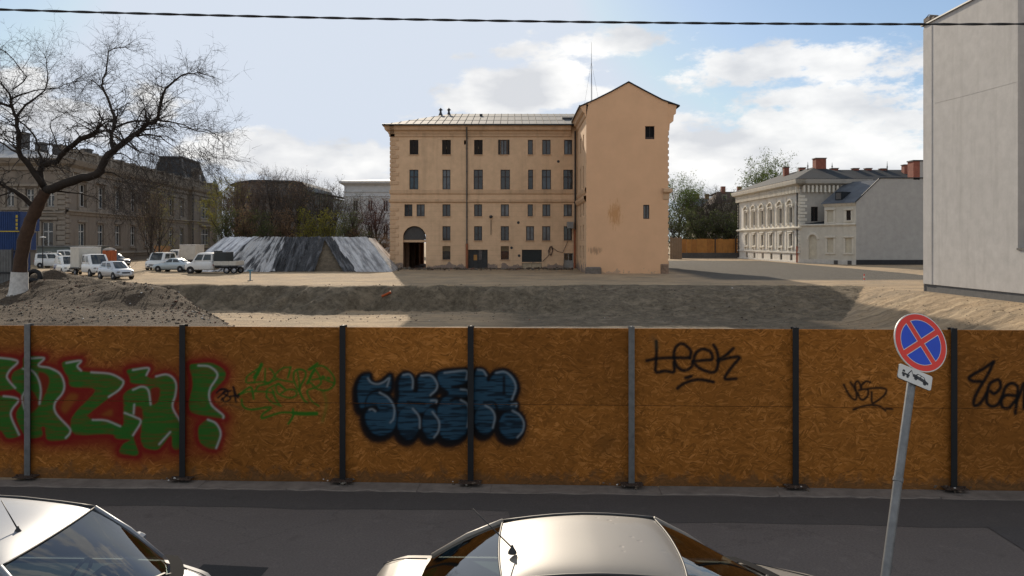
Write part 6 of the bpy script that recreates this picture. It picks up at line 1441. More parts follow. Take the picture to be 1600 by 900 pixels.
tree(1061, 296, 172, 'leafy', M_LG, 'light green tree touching the gable edge behind the orange hoarding', group=G2, rot=.3, w=1.15)
tree(1078, 291, 178, 'leafy', M_LG, 'tallest airy green tree behind the orange hoarding', group=G2, v=1, rot=1.9)
tree(1100, 318, 170, 'thick', M_LD, 'dark bushy tree in the middle behind the orange hoarding', group=G2, rot=.7)
tree(1114, 300, 168, 'brown', None, 'bare dark-trunked tree behind the orange hoarding', group=G2, rot=3.0)
tree(1136, 312, 166, 'thick', M_LD, 'dark green tree in front of the purple-roofed house', group=G2, rot=4.4)
tree(1154, 310, 163, 'brown', M_LD, 'leaning dark tree next to the cream palace corner', group=G2, v=1, rot=1.2)
for i, (p, tp) in enumerate(((1052, 345), (1090, 348), (1125, 350), (1148, 346))):
    tree(p, tp, 160 - i, 'shrub', M_LD, ['dark undergrowth bush at the gable edge, behind the hoarding', 'dark undergrowth bush below the airy green tree', 'dark undergrowth bush below the purple-roofed house', 'dark undergrowth bush at the cream palace corner'][i], 'undergrowth_bush', G2, rot=i * 1.7, w=1.5)
tree(1188, 268, 190, 'leafy', M_LG, 'pale green treetop rising behind the cream palace roof', v=1, rot=.6)
tree(1206, 265, 196, 'leafy', M_LG, 'second pale green treetop above the cream palace roof, nearer its chimney', rot=2.6)
# ------------------------------------------------------------------ soil heap under sheeting
def heap():
    tl, tr_, bl, br = -32.0, -16.2, -34.9, -12.7; yb, yt, z0, z1 = 84.6, 89.0, .5, 4.25
    def S(u, v):
        x = (bl + (br - bl) * u) * (1 - v) + (tl + (tr_ - tl) * u) * v; y = yb + (yt - yb) * v
        z = z0 + (z1 - z0) * (max(0, v) ** .92) + .16 * fbm(x, y, .22, 3, 4) * math.sin(math.pi * min(1, v * 1.1)); return Vector((x, y, z))
    mb = MB(); mb.grid(lambda u, v: S(u, v) - Vector((0, -.12, .1)) + Vector((0, 0, .09 * fbm(u * 20, v * 5, 1.0, 4))), 70, 18)
    mb.grid(lambda u, v: Vector((tl + (tr_ - tl) * u + (1 - 2 * u) * v * 2.5, yt + v * 4.4, z1 - .15 - v * 3.6 + .0)), 20, 6)
    mb.grid(lambda u, v: Vector((bl * (1 - v) + tl * v - .05, yb + (yt - yb) * v + (9 - 4.5 * v) * u, z0 - .1 + (z1 - z0 - .05) * v)), 8, 8); endg = MB().grid(lambda u, v: Vector((br * (1 - v) + tr_ * v + .12 + .10 * mnoise.noise((u * 9, v * 3, 2)), yb + (yt - yb) * v + (9 - 4.5 * v) * u, z0 - .1 + (z1 - z0 + .05) * v + .1 * mnoise.noise((u * 7, v * 2.5, 7)))), 30, 14)
    o = mb.build('soil_heap', mat('heap_soil', (.15, .115, .075), .95, .45, 3, bmp=.5), None, smooth=True); tag(o, 'big flat-topped soil heap under silver and black sheeting', 'soil heap')
    def tmat(name, c1, c2, metal, rough, lo=.42, hi=.6):
        m, nt, b = newmat(name); tc = nt.nodes.new('ShaderNodeTexCoord'); mp = nt.nodes.new('ShaderNodeMapping'); mp.inputs['Scale'].default_value = (46, 2.2, 1); nt.links.new(tc.outputs['UV'], mp.inputs[0])
        n = noise(nt, mp.outputs[0], 1.0, 6, .6); n2 = noise(nt, geo_pos(nt), .9, 5, .6); c = mixc(nt, ramp(nt, n, [(lo, 0), (hi, 1)]), c1, c2); c = mixc(nt, ramp(nt, n2, [(.5, 0), (.72, .4)]), c, tuple(x * .5 for x in c1))
        nt.links.new(c, b.inputs['Base Color']); b.inputs['Metallic'].default_value = metal; b.inputs['Roughness'].default_value = rough
        mp2 = nt.nodes.new('ShaderNodeMapping'); mp2.inputs['Scale'].default_value = (150, 9, 1); nt.links.new(tc.outputs['UV'], mp2.inputs[0]); n7 = noise(nt, mp2.outputs[0], 1.0, 4, .6); bump(nt, b, n7, .8, .25); return m
    SIL = tmat('sheeting_silver', (.24, .24, .26), (.72, .72, .73), .25, .42, .36, .56); SIL2 = tmat('sheeting_grey_ribbed', (.035, .035, .038), (.50, .49, .48), .15, .45, .42, .54); BLK = tmat('sheeting_black', (.006, .006, .007), (.10, .10, .105), .0, .38, .50, .66); SILR = tmat('sheeting_silver_dusty', (.22, .215, .215), (.60, .59, .585), .2, .5, .38, .58)
    eo = endg.build('plastic_sheet', SILR, None, smooth=True); ue = eo.data.uv_layers.new(name='UVMap')
    for lp in eo.data.loops: ue.data[lp.index].uv = ((lp.vertex_index % 31) / 30 * .35, (lp.vertex_index // 31) / 14)
    tag(eo, 'dusty silver plastic sheet down the end of the heap facing the arch', 'plastic sheet', 'sheets covering the soil heap')
    T_ = [('silver plastic sheet over the left end of the soil heap', 0, .21, -.01, .15, SIL, 1, 3, .15), ('grey ribbed plastic sheet, second from left on the soil heap', .205, .43, .145, .44, SIL2, 1, 5, .20), ('crumpled black plastic sheet in the middle of the soil heap', .42, .705, .43, .625, BLK, 1, 7, .22), ('narrow black plastic strip slanting down beside the bare soil', .695, .755, .765, .835, BLK, 1, 9, .14), ('dusty silver plastic sheet over the right end of the soil heap', .75, 1.0, .825, 1.005, SILR, 1, 11, .13)]
    for lab, a0, a1, b0, b1, m, full, seed, amp in T_:
        nu, nv = int(330 * max(a1 - a0, b1 - b0)) + 8, 40; me = MB(); uv = []
        def pt(u, v):
            vv = v * full + (1 - full); vv = -.01 + vv * 1.012; ut = a0 + (a1 - a0) * u; ub = b0 + (b1 - b0) * u
            if vv < .2: ub += .012 * mnoise.noise((u * 9, seed, 0))
            uu = ub * (1 - vv) + ut * vv; p = S(min(1.0, uu), min(1, vv))
            f = mnoise.noise((uu * 75, vv * 2.6, seed)); f2 = mnoise.noise((uu * 190, vv * 5, seed + 3)); f3 = mnoise.noise((uu * 22, vv * 2.0, seed + 5))
            d = .10 + amp * (1 - abs(f) * 2.2) * .55 + amp * .35 * f2 + amp * .8 * f3
            p = p + Vector((0, -.62, .78)) * max(.03, d)
            if vv >= 1: p.z += .0; p.y += (vv - 1) * 9
            return p
        me.grid(pt, nu, nv); o = me.build('plastic_sheet', m, None, smooth=True); tag(o, lab, 'plastic sheet', 'sheets covering the soil heap')
        ul = o.data.uv_layers.new(name='UVMap'); nvx = nu + 1
        for lp in o.data.loops: i = lp.vertex_index; ul.data[lp.index].uv = ((b0 + (b1 - b0) * (i % nvx) / nu), (i // nvx) / nv)
heap()

# ------------------------------------------------------------------ vehicles
M_CARGL = glassy('car_window', (.030, .038, .042), .05); M_CLEAR = clearglass('car_glass_clear', (.20, .25, .24)); M_LAMP = plain('lamp_lens', (.20, .19, .17), .1, 0, .6); M_RED = plain('rear_lamp_red', (.22, .012, .01), .35, 0, .2); M_PLATE = plain('number_plate', (.6, .6, .58), .5); M_TRIMP = plain('bumper_grey', (.03, .03, .032), .6); M_MATT = plain('matt_black', (.012, .012, .013), .95, 0, 0, .08); M_SEAT = mat('seat_fabric', (.035, .037, .042), .9, .3, 20); M_DASH = mat('dashboard_plastic', (.028, .030, .032), .9, .2, 10, spec=.15)
def paint(name, col, metal=.35, rough=.34, coat=.8, dirt=.15):
    m, nt, b = newmat(name); v = coords(nt); n = noise(nt, v, 3, 6, .65); n2 = noise(nt, v, 60, 2, .5)
    c = mixc(nt, ramp(nt, n, [(.4, 0), (.75, dirt)]), col, tuple(x * .62 for x in col)); nt.links.new(c, b.inputs['Base Color'])
    b.inputs['Metallic'].default_value = metal; b.inputs['Roughness'].default_value = rough; b.inputs['Coat Weight'].default_value = coat; b.inputs['Coat Roughness'].default_value = .06; return m
def interp(tab, x):
    if x <= tab[0][0]: return tab[0][1]
    for (a, va), (b, vb) in zip(tab, tab[1:]):
        if x <= b: return va + (vb - va) * (x - a) / (b - a)
    return tab[-1][1]
def car(name, label, M, p, pm, group=None, near=False, cat='car'):
    t = thing(name, label, cat, M, group); hi = 2 if near else 1
    xr, xf, W, zb = p['xr'], p['xf'], p['W'], p.get('zb', .22)
    # ---- lower body
    mb = MB(); ns = 26 * hi; sec = []
    for i in range(ns + 1):
        f = i / ns; f = .5 - .5 * math.cos(math.pi * f) if True else f
        x = xr + (xf - xr) * f; d = min(x - xr, xf - x); e = 1 - max(0, 1 - d / .42) ** 2.4 * (.34 if xf - x < x - xr else .24)
        w = W * e; zt = interp(p['deck'], x); zl = zb + max(0, 1 - d / .3) ** 2 * .12
        cr = p.get('crown', .05) * (1 if d > .3 else d / .3)
        prof = [(0, zl), (w * .84, zl), (w * .95, zl + .07), (w * .995, zl + .28 * (zt - zl)), (w, zl + .55 * (zt - zl)), (w * .985, zt - .16), (w * .955, zt - .06), (w * .90, zt - .015), (w * .70, zt + cr * .45), (w * .36, zt + cr * .85), (0, zt + cr)]
        sec.append([(x + (0), y, z) for y, z in prof] + [(x, -y, z) for y, z in prof[-2:0:-1]])
    n = len(sec[0]); vs = [v for s in sec for v in s]; fs = []
    for i in range(ns):
        for j in range(n): fs.append((i * n + j, i * n + (j + 1) % n, (i + 1) * n + (j + 1) % n, (i + 1) * n + j))
    fs.append(tuple(range(n))); fs.append(tuple(ns * n + j for j in range(n - 1, -1, -1)))
    mb.add(vs, fs); o = mb.build('body', pm, t, M, fix=True); smooth_by_angle(o, 38)
    # ---- glasshouse
    nf, nsd = 8 * hi, 10; kv = 6
    def ring(fx, fc, rx, rc, w, zf, zr, arch=0.0):      # front corner x, front centre x, rear corner x, rear centre x
        pts = []
        for i in range(nf + 1): s = -1 + 2 * i / nf; pts.append(Vector((fc + (fx - fc) * abs(s) ** 2.2, s * w, zf)))
        sd = [.0, .06, .14, .30, .44, .50, .66, .80, .90, 1.0]
        for s in sd[1:]: pts.append(Vector((fx + (rx - fx) * s, w * (1 - .05 * s * s), zf + (zr - zf) * s + arch * math.sin(math.pi * s))))
        for i in range(1, nf + 1): s = 1 - 2 * i / nf; pts.append(Vector((rc + (rx - rc) * abs(s) ** 2.2, s * w * .95, zr)))
        for s in sd[-2:0:-1]: pts.append(Vector((fx + (rx - fx) * s, -w * (1 - .05 * s * s), zf + (zr - zf) * s + arch * math.sin(math.pi * s))))
        return pts
    B = ring(*p['base']); Tp = ring(*p['top'], p.get('arch', .02)); nr = len(B); rows = []
    for k in range(kv + 1):
        v = k / kv; rows.append([b.lerp(c_, v) + Vector((0, (1 if b.y > 0 else -1) * .022 * math.sin(math.pi * v) * min(1, abs(b.y) / .3), .018 * math.sin(math.pi * v))) for b, c_ in zip(B, Tp)])
    ns_ = 9; iF = (0, nf); iL = (nf, nf + ns_); iR = (nf + ns_, 2 * nf + ns_); iQ = (2 * nf + ns_, nr)
    groups = {'frame': [], 'windshield': [], 'rear_window': [], 'sf_l': [], 'sr_l': [], 'sf_r': [], 'sr_r': []}
    solid = p.get('solid', ())
    for j in range(nr):
        for k in range(kv):
            key = 'frame'
            if iF[0] <= j < iF[1]:
                e = j - iF[0]
                if 0 <= k < kv and (0 < e < nf - 1 or near): key = 'windshield'
            elif iR[0] <= j < iR[1]:
                e = j - iR[0]
                if 0 <= k < kv - (0 if near else 1) and (0 < e < nf - 1 or near): key = 'rear_window'
            else:
                s = (j - iL[0]) if j < iR[0] else (ns_ - 1 - (j - iQ[0])); side = 'l' if j < iR[0] else 'r'
                if 0 < k < kv - 1 + (1 if near else 0):
                    if 1 <= s <= 3: key = 'sf_' + side
                    elif 5 <= s <= 7: key = 'sr_' + side
            if key in solid or (key.startswith('sr') and 'sr' in solid): key = 'frame'
            groups[key].append((j, k))
    def gm(cells, off=0.0):
        g = MB(); idx = {}; vs = []; fs = []
        def vid(j, k):
            j %= nr
            if (j, k) not in idx: idx[(j, k)] = len(vs); vs.append(rows[k][j])
            return idx[(j, k)]
        for j, k in cells: fs.append((vid(j, k), vid(j + 1, k), vid(j + 1, k + 1), vid(j, k + 1)))
        g.add(vs, fs); return g
    gl = M_CLEAR if near else M_CARGL
    if groups['frame']: o = gm(groups['frame']).build('window_frame', p.get('pillar', pm), t, M, smooth=True, fix=False)
    for key, nm in (('windshield', 'windscreen'), ('rear_window', 'rear_window'), ('sf_l', 'side_window'), ('sr_l', 'side_window'), ('sf_r', 'side_window'), ('sr_r', 'side_window')):
        if groups[key]: gm(groups[key]).build(nm, gl, t, M, smooth=True)
    # ---- roof
    fr = Tp[0:nf + 1]; lf = Tp[nf:nf + ns_ + 1]; re = Tp[nf + ns_:2 * nf + ns_ + 1][::-1]; rt = ([Tp[0]] + Tp[2 * nf + ns_:][::-1]) ; rt = [Tp[0]] + list(reversed(Tp[2 * nf + ns_ + 1:])) + [Tp[2 * nf + ns_]]
    nu, nv = nf, ns_
    def roofpt(u, v):
        i = round(u * nu); j = round(v * nv); s = i / nu; r = j / nv
        c_ = fr[i] * (1 - r) + re[i] * r + rt[j] * (1 - s) + lf[j] * s - (fr[0] * (1 - s) * (1 - r) + fr[-1] * s * (1 - r) + re[0] * (1 - s) * r + re[-1] * s * r)
        c_.z += p.get('roof_crown', .05) * (1 - (2 * s - 1) ** 4) ** .8 * (1 - (2 * r - 1) ** 4) ** .8; return c_
    o = MB().grid(roofpt, nu, nv).build('roof', pm, t, M, smooth=True)
    if near:
        sm_ = o.modifiers.new('smooth', 'SUBSURF'); sm_.levels = 2; sm_.render_levels = 2
        for side in (lf, rt): MB().tube([q + Vector((0, 0, .008)) for q in side], .014, 6).build('roof_moulding', M_BLACK, t, M, smooth=True)
        MB().tube([q + Vector((.004, 0, .002)) for q in fr], .009, 6).build('windscreen_seal', M_BLACK, t, M, smooth=True); MB().tube([q + Vector((-.004, 0, .002)) for q in re], .009, 6).build('rear_seal', M_BLACK, t, M, smooth=True)
        for a, b_ in ((B[0], Tp[0]), (B[nf], Tp[nf])): MB().tube([a, a.lerp(b_, .5) + Vector((0, (1 if a.y > 0 else -1) * .02, .02)), b_], .024, 6).build('front_pillar', pm, t, M, smooth=True)
        for a, b_ in ((B[nf + ns_], Tp[nf + ns_]), (B[2 * nf + ns_], Tp[2 * nf + ns_])): MB().tube([a, a.lerp(b_, .5) + Vector((0, (1 if a.y > 0 else -1) * .02, .02)), b_], .03, 6).build('rear_pillar', pm, t, M, smooth=True)
    # ---- wheels
    r = p.get('wr', .30)
    for ax_ in p['axles']:
        for s in (-1, 1):
            y = s * (W - .075)
            MB().cyl((ax_, s * (W - .16), r + .01), (ax_, s * (W + .004), r + .01), r + .06, 18).build('wheel_arch', M_BLACK, t, M)
            w = MB().lathe([(r * .62, -.09), (r * .95, -.1), (r, -.07), (r, .07), (r * .95, .1), (r * .62, .09)], 20, (ax_, y, r), axis='Y').build('wheel', M_RUB, t, M, smooth=True)
            MB().lathe([(.02, .075 * s), (r * .25, .085 * s), (r * .60, .06 * s), (r * .64, .09 * s)], 16, (ax_, y, r), axis='Y').build('rim', M_RIM, w, M)
    # ---- lights, bumper, plate, mirrors
    zl = p.get('zlamp', .66); hx = p.get('hx', xf - .16)
    for s in (-1, 1):
        def lamp(u, v, s=s):
            a = u * math.pi * 2; b_ = (v - .5) * math.pi; return Vector((hx + .20 * math.cos(b_) * math.cos(a) * (1.35 if near else .8) - (.16 * s * math.cos(b_) * math.sin(a) if near else 0), s * (W * .70) + .155 * math.cos(b_) * math.sin(a), zl + .085 * math.sin(b_) * (1.25 if near else 1)))
        MB().grid(lamp, 14, 8).build('headlight', M_LAMP, t, M, smooth=True)
        MB().bbox(xr - .01, xr + .12, s * W * .74 - .14 if s > 0 else -W * .74 - .10, s * W * .74 + .10 if s > 0 else -W * .74 + .14, p.get('zrear', .75), p.get('zrear', .75) + .2, .02).build('rear_light', M_RED, t, M)
        b0 = p['base']; mx = b0[0] - .32; my = s * (W + .09)
        MB().bbox(mx - .06, mx + .06, my - .10, my + .08, b0[5] + .0, b0[5] + .14, .03).build('mirror', p.get('mirror', pm), t, M)
    MB().bbox(xf - .10, xf + .02, -W * .62, W * .62, zb + .10, zb + .24, .02).build('front_bumper', M_TRIMP if p.get('dark_bumper') else pm, t, M)
    MB().box(xf - .02, xf + .012, -W * .42, W * .42, zb + .30, zb + .42).build('grille', M_BLACK, t, M)
    MB().box(xf + .015, xf + .03, -.26, .26, zb + .12, zb + .23).build('number_plate', M_PLATE, t, M); MB().box(xr - .03, xr - .012, -.26, .26, .62, .73).build('number_plate', M_PLATE, t, M)
    return t, rows, B, Tp, nf
SED = dict(xr=-2.2, xf=2.2, W=.86, deck=[(-2.2, .62), (-2.12, .88), (-1.95, .97), (-1.0, .94), (.8, .93), (1.2, .90), (1.9, .76), (2.12, .64), (2.2, .52)], base=(.75, 1.05, -1.45, -1.62, .72, .92, .95), top=(.10, .28, -.75, -.82, .56, 1.40, 1.39), axles=(-1.3, 1.32))
HAT = dict(xr=-1.9, xf=1.9, W=.85, deck=[(-1.9, .65), (-1.82, .95), (-1.0, .99), (.7, .96), (1.1, .94), (1.7, .80), (1.84, .68), (1.9, .55)], base=(.95, 1.28, -1.55, -1.78, .74, .95, 1.0), top=(.28, .45, -1.35, -1.50, .58, 1.52, 1.50), axles=(-1.2, 1.25))
MPV = dict(xr=-2.1, xf=2.1, W=.88, deck=[(-2.1, .7), (-2.04, 1.05), (-1.0, 1.06), (.8, 1.04), (1.3, 1.0), (1.9, .86), (2.05, .72), (2.1, .58)], base=(1.05, 1.35, -1.98, -2.06, .80, 1.03, 1.06), top=(.35, .52, -1.9, -1.96, .70, 1.76, 1.76), axles=(-1.3, 1.4))
VAN = dict(MPV); VAN.update(solid=('sr',), dark_bumper=True)
BUS = dict(xr=-2.4, xf=2.4, W=.95, deck=[(-2.4, .7), (-2.35, 1.15), (-1, 1.15), (1.0, 1.13), (1.6, 1.08), (2.2, .96), (2.35, .8), (2.4, .6)], base=(1.45, 1.75, -2.3, -2.36, .86, 1.1, 1.15), top=(.85, 1.0, -2.25, -2.3, .76, 1.9, 1.9), axles=(-1.5, 1.6), dark_bumper=True)
CAB = dict(xr=-.75, xf=1.75, W=.95, deck=[(-.75, 1.1), (-.7, 1.2), (.6, 1.2), (1.0, 1.15), (1.55, 1.0), (1.7, .85), (1.75, .6)], base=(.85, 1.1, -.7, -.73, .88, 1.16, 1.2), top=(.25, .42, -.70, -.74, .80, 2.05, 2.05), axles=(1.0,), wr=.34, zb=.35, dark_bumper=True, zlamp=.8, solid=('rear_window',))
CREW = dict(CAB); CREW.update(xr=-1.35, deck=[(-1.35, 1.1), (-1.3, 1.2), (.6, 1.2), (1.0, 1.15), (1.55, 1.0), (1.7, .85), (1.75, .6)], base=(.85, 1.1, -1.3, -1.33, .88, 1.16, 1.2), top=(.25, .42, -1.25, -1.29, .80, 2.05, 2.05))
PW = paint('paint_white', (.66, .66, .64), 0, .35, .6, .2); PSI = paint('paint_silver', (.42, .44, .46)); PBL = paint('paint_ice_blue', (.36, .42, .45)); PDK = paint('paint_dark', (.03, .035, .045), .2); PBO = mat('cargo_box_panel', (.56, .53, .46), .6, .15, 2)
def vm(px, yb, head, lift=0):                # position from photo column and wheel line; heading in degrees (0 = facing right)
    Y = 3.2 * F / (yb - HOR)
    for _ in range(12): Y = (CZ - gz(ax(px, Y), Y)) * F / (yb - HOR)
    x = ax(px, Y); return T(x, Y, gz(x, Y) + lift, R(head))
GV = 'vehicles parked on the site'
car('parked_minivan', 'white people carrier with dark side windows at the far left by the cabin', vm(86, 418.5, 2), MPV, PW, GV)
t_ = car('parked_van', 'small white delivery van with blue stripes beside the box truck', vm(106, 428, -48), VAN, PW, GV, cat='van')
Mv = t_[0]; Mv_ = WM[Mv.name]
for s in (-1, 1):
    mb = MB()
    for k, (xa, xb) in enumerate(((-1.75, -1.3), (-1.2, -.85))): mb.add([(xa, s * .895, .55), (xa + .18, s * .895, .55), (xb + .3, s * .895, .95), (xb + .1, s * .895, .95)], [(0, 1, 2, 3)])
    mb.build('blue_stripe', plain('stripe_blue', (.02, .06, .28), .4), Mv, Mv_)
car('parked_pickup', 'white cab showing behind the small delivery van', vm(110, 416, 5), dict(CREW, solid=()), PW, GV, cat='pickup')
def truck(name, label, M, cabp, pm, kind, L, cat='truck'):
    t, *_ = car(name, label, M, cabp, pm, GV, cat=cat); xr = cabp['xr'] - .08
    MB().box(xr - L, 1.2, -.42, -.3, .55, .72).box(xr - L, 1.2, .3, .42, .55, .72).box(xr - L, xr, -.3, .3, .58, .66).build('chassis', M_BLACK, t, M)
    r = .34
    for xx in ((xr - L * .62,) if kind == 'box' else (xr - L * .55, xr - L * .88)[:2]):
        for s in (-1, 1):
            w = MB().lathe([(r * .6, -.1), (r * .95, -.11), (r, -.07), (r, .07), (r * .95, .11), (r * .6, .1)], 18, (xx, s * .8, r), axis='Y').build('wheel', M_RUB, t, M, smooth=True)
            MB().lathe([(.02, .05 * s), (r * .6, .03 * s), (r * .64, .09 * s)], 14, (xx, s * .8, r), axis='Y').build('rim', M_RIM, w, M)
    if kind == 'box':
        b = MB().bbox(xr - L, xr, -1.02, 1.02, .74, 2.72, .03).build('cargo_box', PBO, t, M)
        MB().box(xr - L - .01, xr + .01, -1.04, 1.04, 2.70, 2.77).build('box_roof', M_WHITEP, b, M)
        for s in (-1, 1): MB().box(xr - L, xr, s * 1.03 - .015, s * 1.03 + .015, .72, .84).build('side_rail', M_GALV, b, M)
    else:
        f = MB().box(xr - L, xr, -.98, .98, .78, .88).build('load_bed', M_GALV, t, M)
        for s in (-1, 1):
            for k in range(3): MB().box(xr - L + k * L / 3 + .02, xr - L + (k + 1) * L / 3 - .02, s * .98 - .02, s * .98 + .02, .86, 1.26).build('dropside', PBO, f, M)
        MB().box(xr - L - .02, xr - L + .02, -.98, .98, .86, 1.26).build('tailgate', PBO, f, M)
        mb = MB().box(xr - 1.25, xr - 1.19, -.95, .95, 1.2, 2.18).box(xr - .1, xr - .04, -.95, .95, 1.2, 2.3); h = mb
        for s in (-1, 1): mb.box(xr - 1.2, xr - .1, s * .93 - .02, s * .93 + .02, 1.28, 2.15)
        mb.build('headboard', plain('tool_chest_dark', (.025, .03, .03), .6), t, M)
    return t
truck('parked_box_truck', 'white box truck with beige cargo box beside the silver hatchback', vm(150, 431, -42), CREW, PW, 'box', 2.2)
car('parked_hatchback', 'silver hatchback in front of the beige box truck', vm(181, 435.5, -38), HAT, PSI, GV)
car('parked_dark_car', 'dark car half hidden behind the beige box truck', vm(180, 415, -10), HAT, PDK, GV)
car('parked_minibus', 'white van facing the camera, black below the windscreen', vm(252, 421, -88), BUS, PW, GV, cat='van')
truck('parked_box_van', 'white box truck behind the ice-blue saloon near the heap', vm(272, 415, 170), CREW, PW, 'box', 2.3)
car('parked_saloon', 'ice-blue saloon facing left beside the flatbed', vm(272, 424.5, 168), SED, PBL, GV)
truck('parked_flatbed', 'white crew-cab flatbed truck with dark headboard in front of the heap', vm(319, 427, 176), CREW, PW, 'flat', 2.35)

# ------------------------------------------------------------------ the two cars below the window
def dent_bump(m, scale=5.5):
    nt = m.node_tree; b = nt.nodes['Principled BSDF']; v = coords(nt)
    vo = nn(nt, 'ShaderNodeTexVoronoi', Scale=scale, Randomness=1.0); nt.links.new(v, vo.inputs['Vector'])
    n = noise(nt, v, 2.0, 2, .5); r = ramp(nt, vo.outputs['Distance'], [(.0, 0), (.13, 1)])
    k = ramp(nt, n, [(.45, 0), (.6, 1)]); mx = nn(nt, 'ShaderNodeMath', operation='MAXIMUM'); nt.links.new(r, mx.inputs[0]); nt.links.new(k, mx.inputs[1])
    bump(nt, b, mx.outputs[0], .5, .006); return m
PB = paint('paint_champagne', (.165, .147, .122), .0, .5, .12, .10)
dent_bump(PB)
def shut_lines(t, M, p):
    W = p['W']
    def top(x, y): return interp(p['deck'], x) + p.get('crown', .05) * max(0, 1 - (abs(y) / (W * .95)) ** 2) * .97 + .003
    for s_ in (-1, 1):
        MB().tube([(x, s_ * W * (.80 - .10 * max(0, x - 1.2)), top(x, W * .8)) for x in [p['base'][0] + .12 + i * (p['xf'] - .22 - p['base'][0] - .12) / 8 for i in range(9)]], .005, 5).build('bonnet_gap', M_BLACK, t, M)
    if p['base'][2] - p['xr'] > .4:
        for s_ in (-1, 1): MB().tube([(x, s_ * W * .72, top(x, W * .72)) for x in [p['xr'] + .12 + i * (p['base'][2] - p['xr'] - .16) / 5 for i in range(6)]], .005, 5).build('boot_gap', M_BLACK, t, M)
def interior(t, M, p, wheel_y):
    b = p['base']; z = b[5]
    MB().bbox(b[0] - .32, b[1] - .02, -b[4] * .95, b[4] * .95, z - .16, z - .03, .04).build('dashboard', M_DASH, t, M)
    MB().bbox(b[0] - .42, b[0] - .1, wheel_y - .22, wheel_y + .22, z - .08, z + .05, .05).build('instrument_hood', M_DASH, t, M)
    sw = MB(); c = Vector((b[0] - .52, wheel_y, z - .02))
    ring_ = [c + Vector((.07 * math.cos(a) * 1.0, .18 * math.sin(a), .17 * math.cos(a))) for a in [2 * math.pi * i / 24 for i in range(25)]]
    sw.tube(ring_, .016, 6).tube([c + Vector((0, -.17, 0)), c, c + Vector((0, .17, 0))], .02, 6).tube([c, c + Vector((-.06, 0, -.16))], .02, 6).build('steering_wheel', M_BLACK, t, M)
    for x, hr in ((b[0] - 1.15, 1), (b[0] - 1.80, 0)):
        for y in (-.36, .36):
            s = MB().bbox(x - .25, x + .25, y - .24, y + .24, .45, .62, .06).bbox(x - .36, x - .2, y - .23, y + .23, .55, 1.10 if hr else .96, .06, M=None)
            if hr: s.bbox(x - .38, x - .27, y - .12, y + .12, 1.11, 1.27, .04)
            s.build('seat', M_SEAT, t, M)
    MB().box(p['base'][2] - .02, p['base'][2] + .45, -b[4] * .9, b[4] * .9, b[6] - .08, b[6] - .04).build('parcel_shelf', M_SEAT, t, M)
def wipers(t, M, p):
    b = p['base']; z = b[5]
    for y0, y1 in ((-.15, -.62), (.42, -.08)):
        MB().tube([(b[1] - .02, y0, z + .0), (b[1] - .12, (y0 + y1) / 2, z + .05), (b[1] - .20, y1, z + .075)], .011, 6).tube([(b[1] - .06, y0 - .1, z + .035), (b[1] - .20, y1 - .1, z + .085)], .014, 5).build('wiper', M_BLACK, t, M)
    MB().grid(lambda u, v: Vector((b[1] + .015 + (b[0] - b[1]) * abs(2 * u - 1) ** 2.2 + .12 * v, (2 * u - 1) * b[4] * (1.02 + .0 * v), z + .018 - .01 * v)), 16, 3).build('cowl_panel', M_MATT, t, M, smooth=True)
def antenna(t, M, x, y, z, lean, ln):
    mb = MB().lathe([(.035, -.012), (.03, .008), (.012, .035), (.008, .05)], 10, (x, y, z)); mb.tube([(x, y, z + .03), (x - lean * ln, y + .02, z + .03 + ln * math.sqrt(max(.01, 1 - lean * lean)))], [.006, .003], 6); mb.build('aerial', M_BLACK, t, M, smooth=True)
BEI = dict(xr=-2.16, xf=2.16, W=.89, deck=[(-2.16, .60), (-2.11, .90), (-2.02, 1.0), (-1.85, 1.03), (-1.4, 1.02), (.8, .97), (1.2, .955), (1.75, .84), (2.0, .74), (2.12, .62), (2.16, .5)], crown=.045,
           base=(.93, 1.26, -1.62, -1.74, .77, .985, 1.03), top=(.31, .36, -1.0, -1.03, .64, 1.385, 1.375), roof_crown=.05, arch=.045, axles=(-1.25, 1.32), zlamp=.60, hx=1.90, zrear=.6)
MBe = T(.93, 6.30, 0, R(.6))
tb, *_ = car('champagne_saloon', 'champagne saloon car parked at the kerb, its dented roof nearest the camera', MBe, BEI, PB, 'cars parked along the street', True)
interior(tb, MBe, BEI, .34); shut_lines(tb, MBe, BEI); wipers(tb, MBe, BEI); antenna(tb, MBe, -.93, -.22, 1.438, .72, .42)
SIL = dict(xr=-1.95, xf=1.93, W=.87, deck=[(-1.95, .6), (-1.88, .95), (-1.2, 1.0), (.9, .98), (1.3, .965), (1.65, .86), (1.82, .74), (1.90, .62), (1.93, .5)], crown=.05,
           base=(1.24, 1.52, -1.66, -1.84, .76, .985, 1.02), top=(.695, .72, -1.45, -1.55, .64, 1.465, 1.46), roof_crown=.06, arch=.10, axles=(-1.2, 1.22), zlamp=.74, hx=1.62, mirror=None)
PSIL = paint('paint_silver_blue', (.165, .18, .205), .3, .45, .35, .06); SIL['mirror'] = PSIL
MSi = T(-4.37, 6.36, 0, R(-.4))
ts, *_ = car('silver_hatchback', 'silver hatchback parked at the lower left, windscreen and bonnet in view', MSi, SIL, PSIL, 'cars parked along the street', True)
interior(ts, MSi, SIL, .32); shut_lines(ts, MSi, SIL); wipers(ts, MSi, SIL); antenna(ts, MSi, .50, -.12, 1.522, .55, .26)

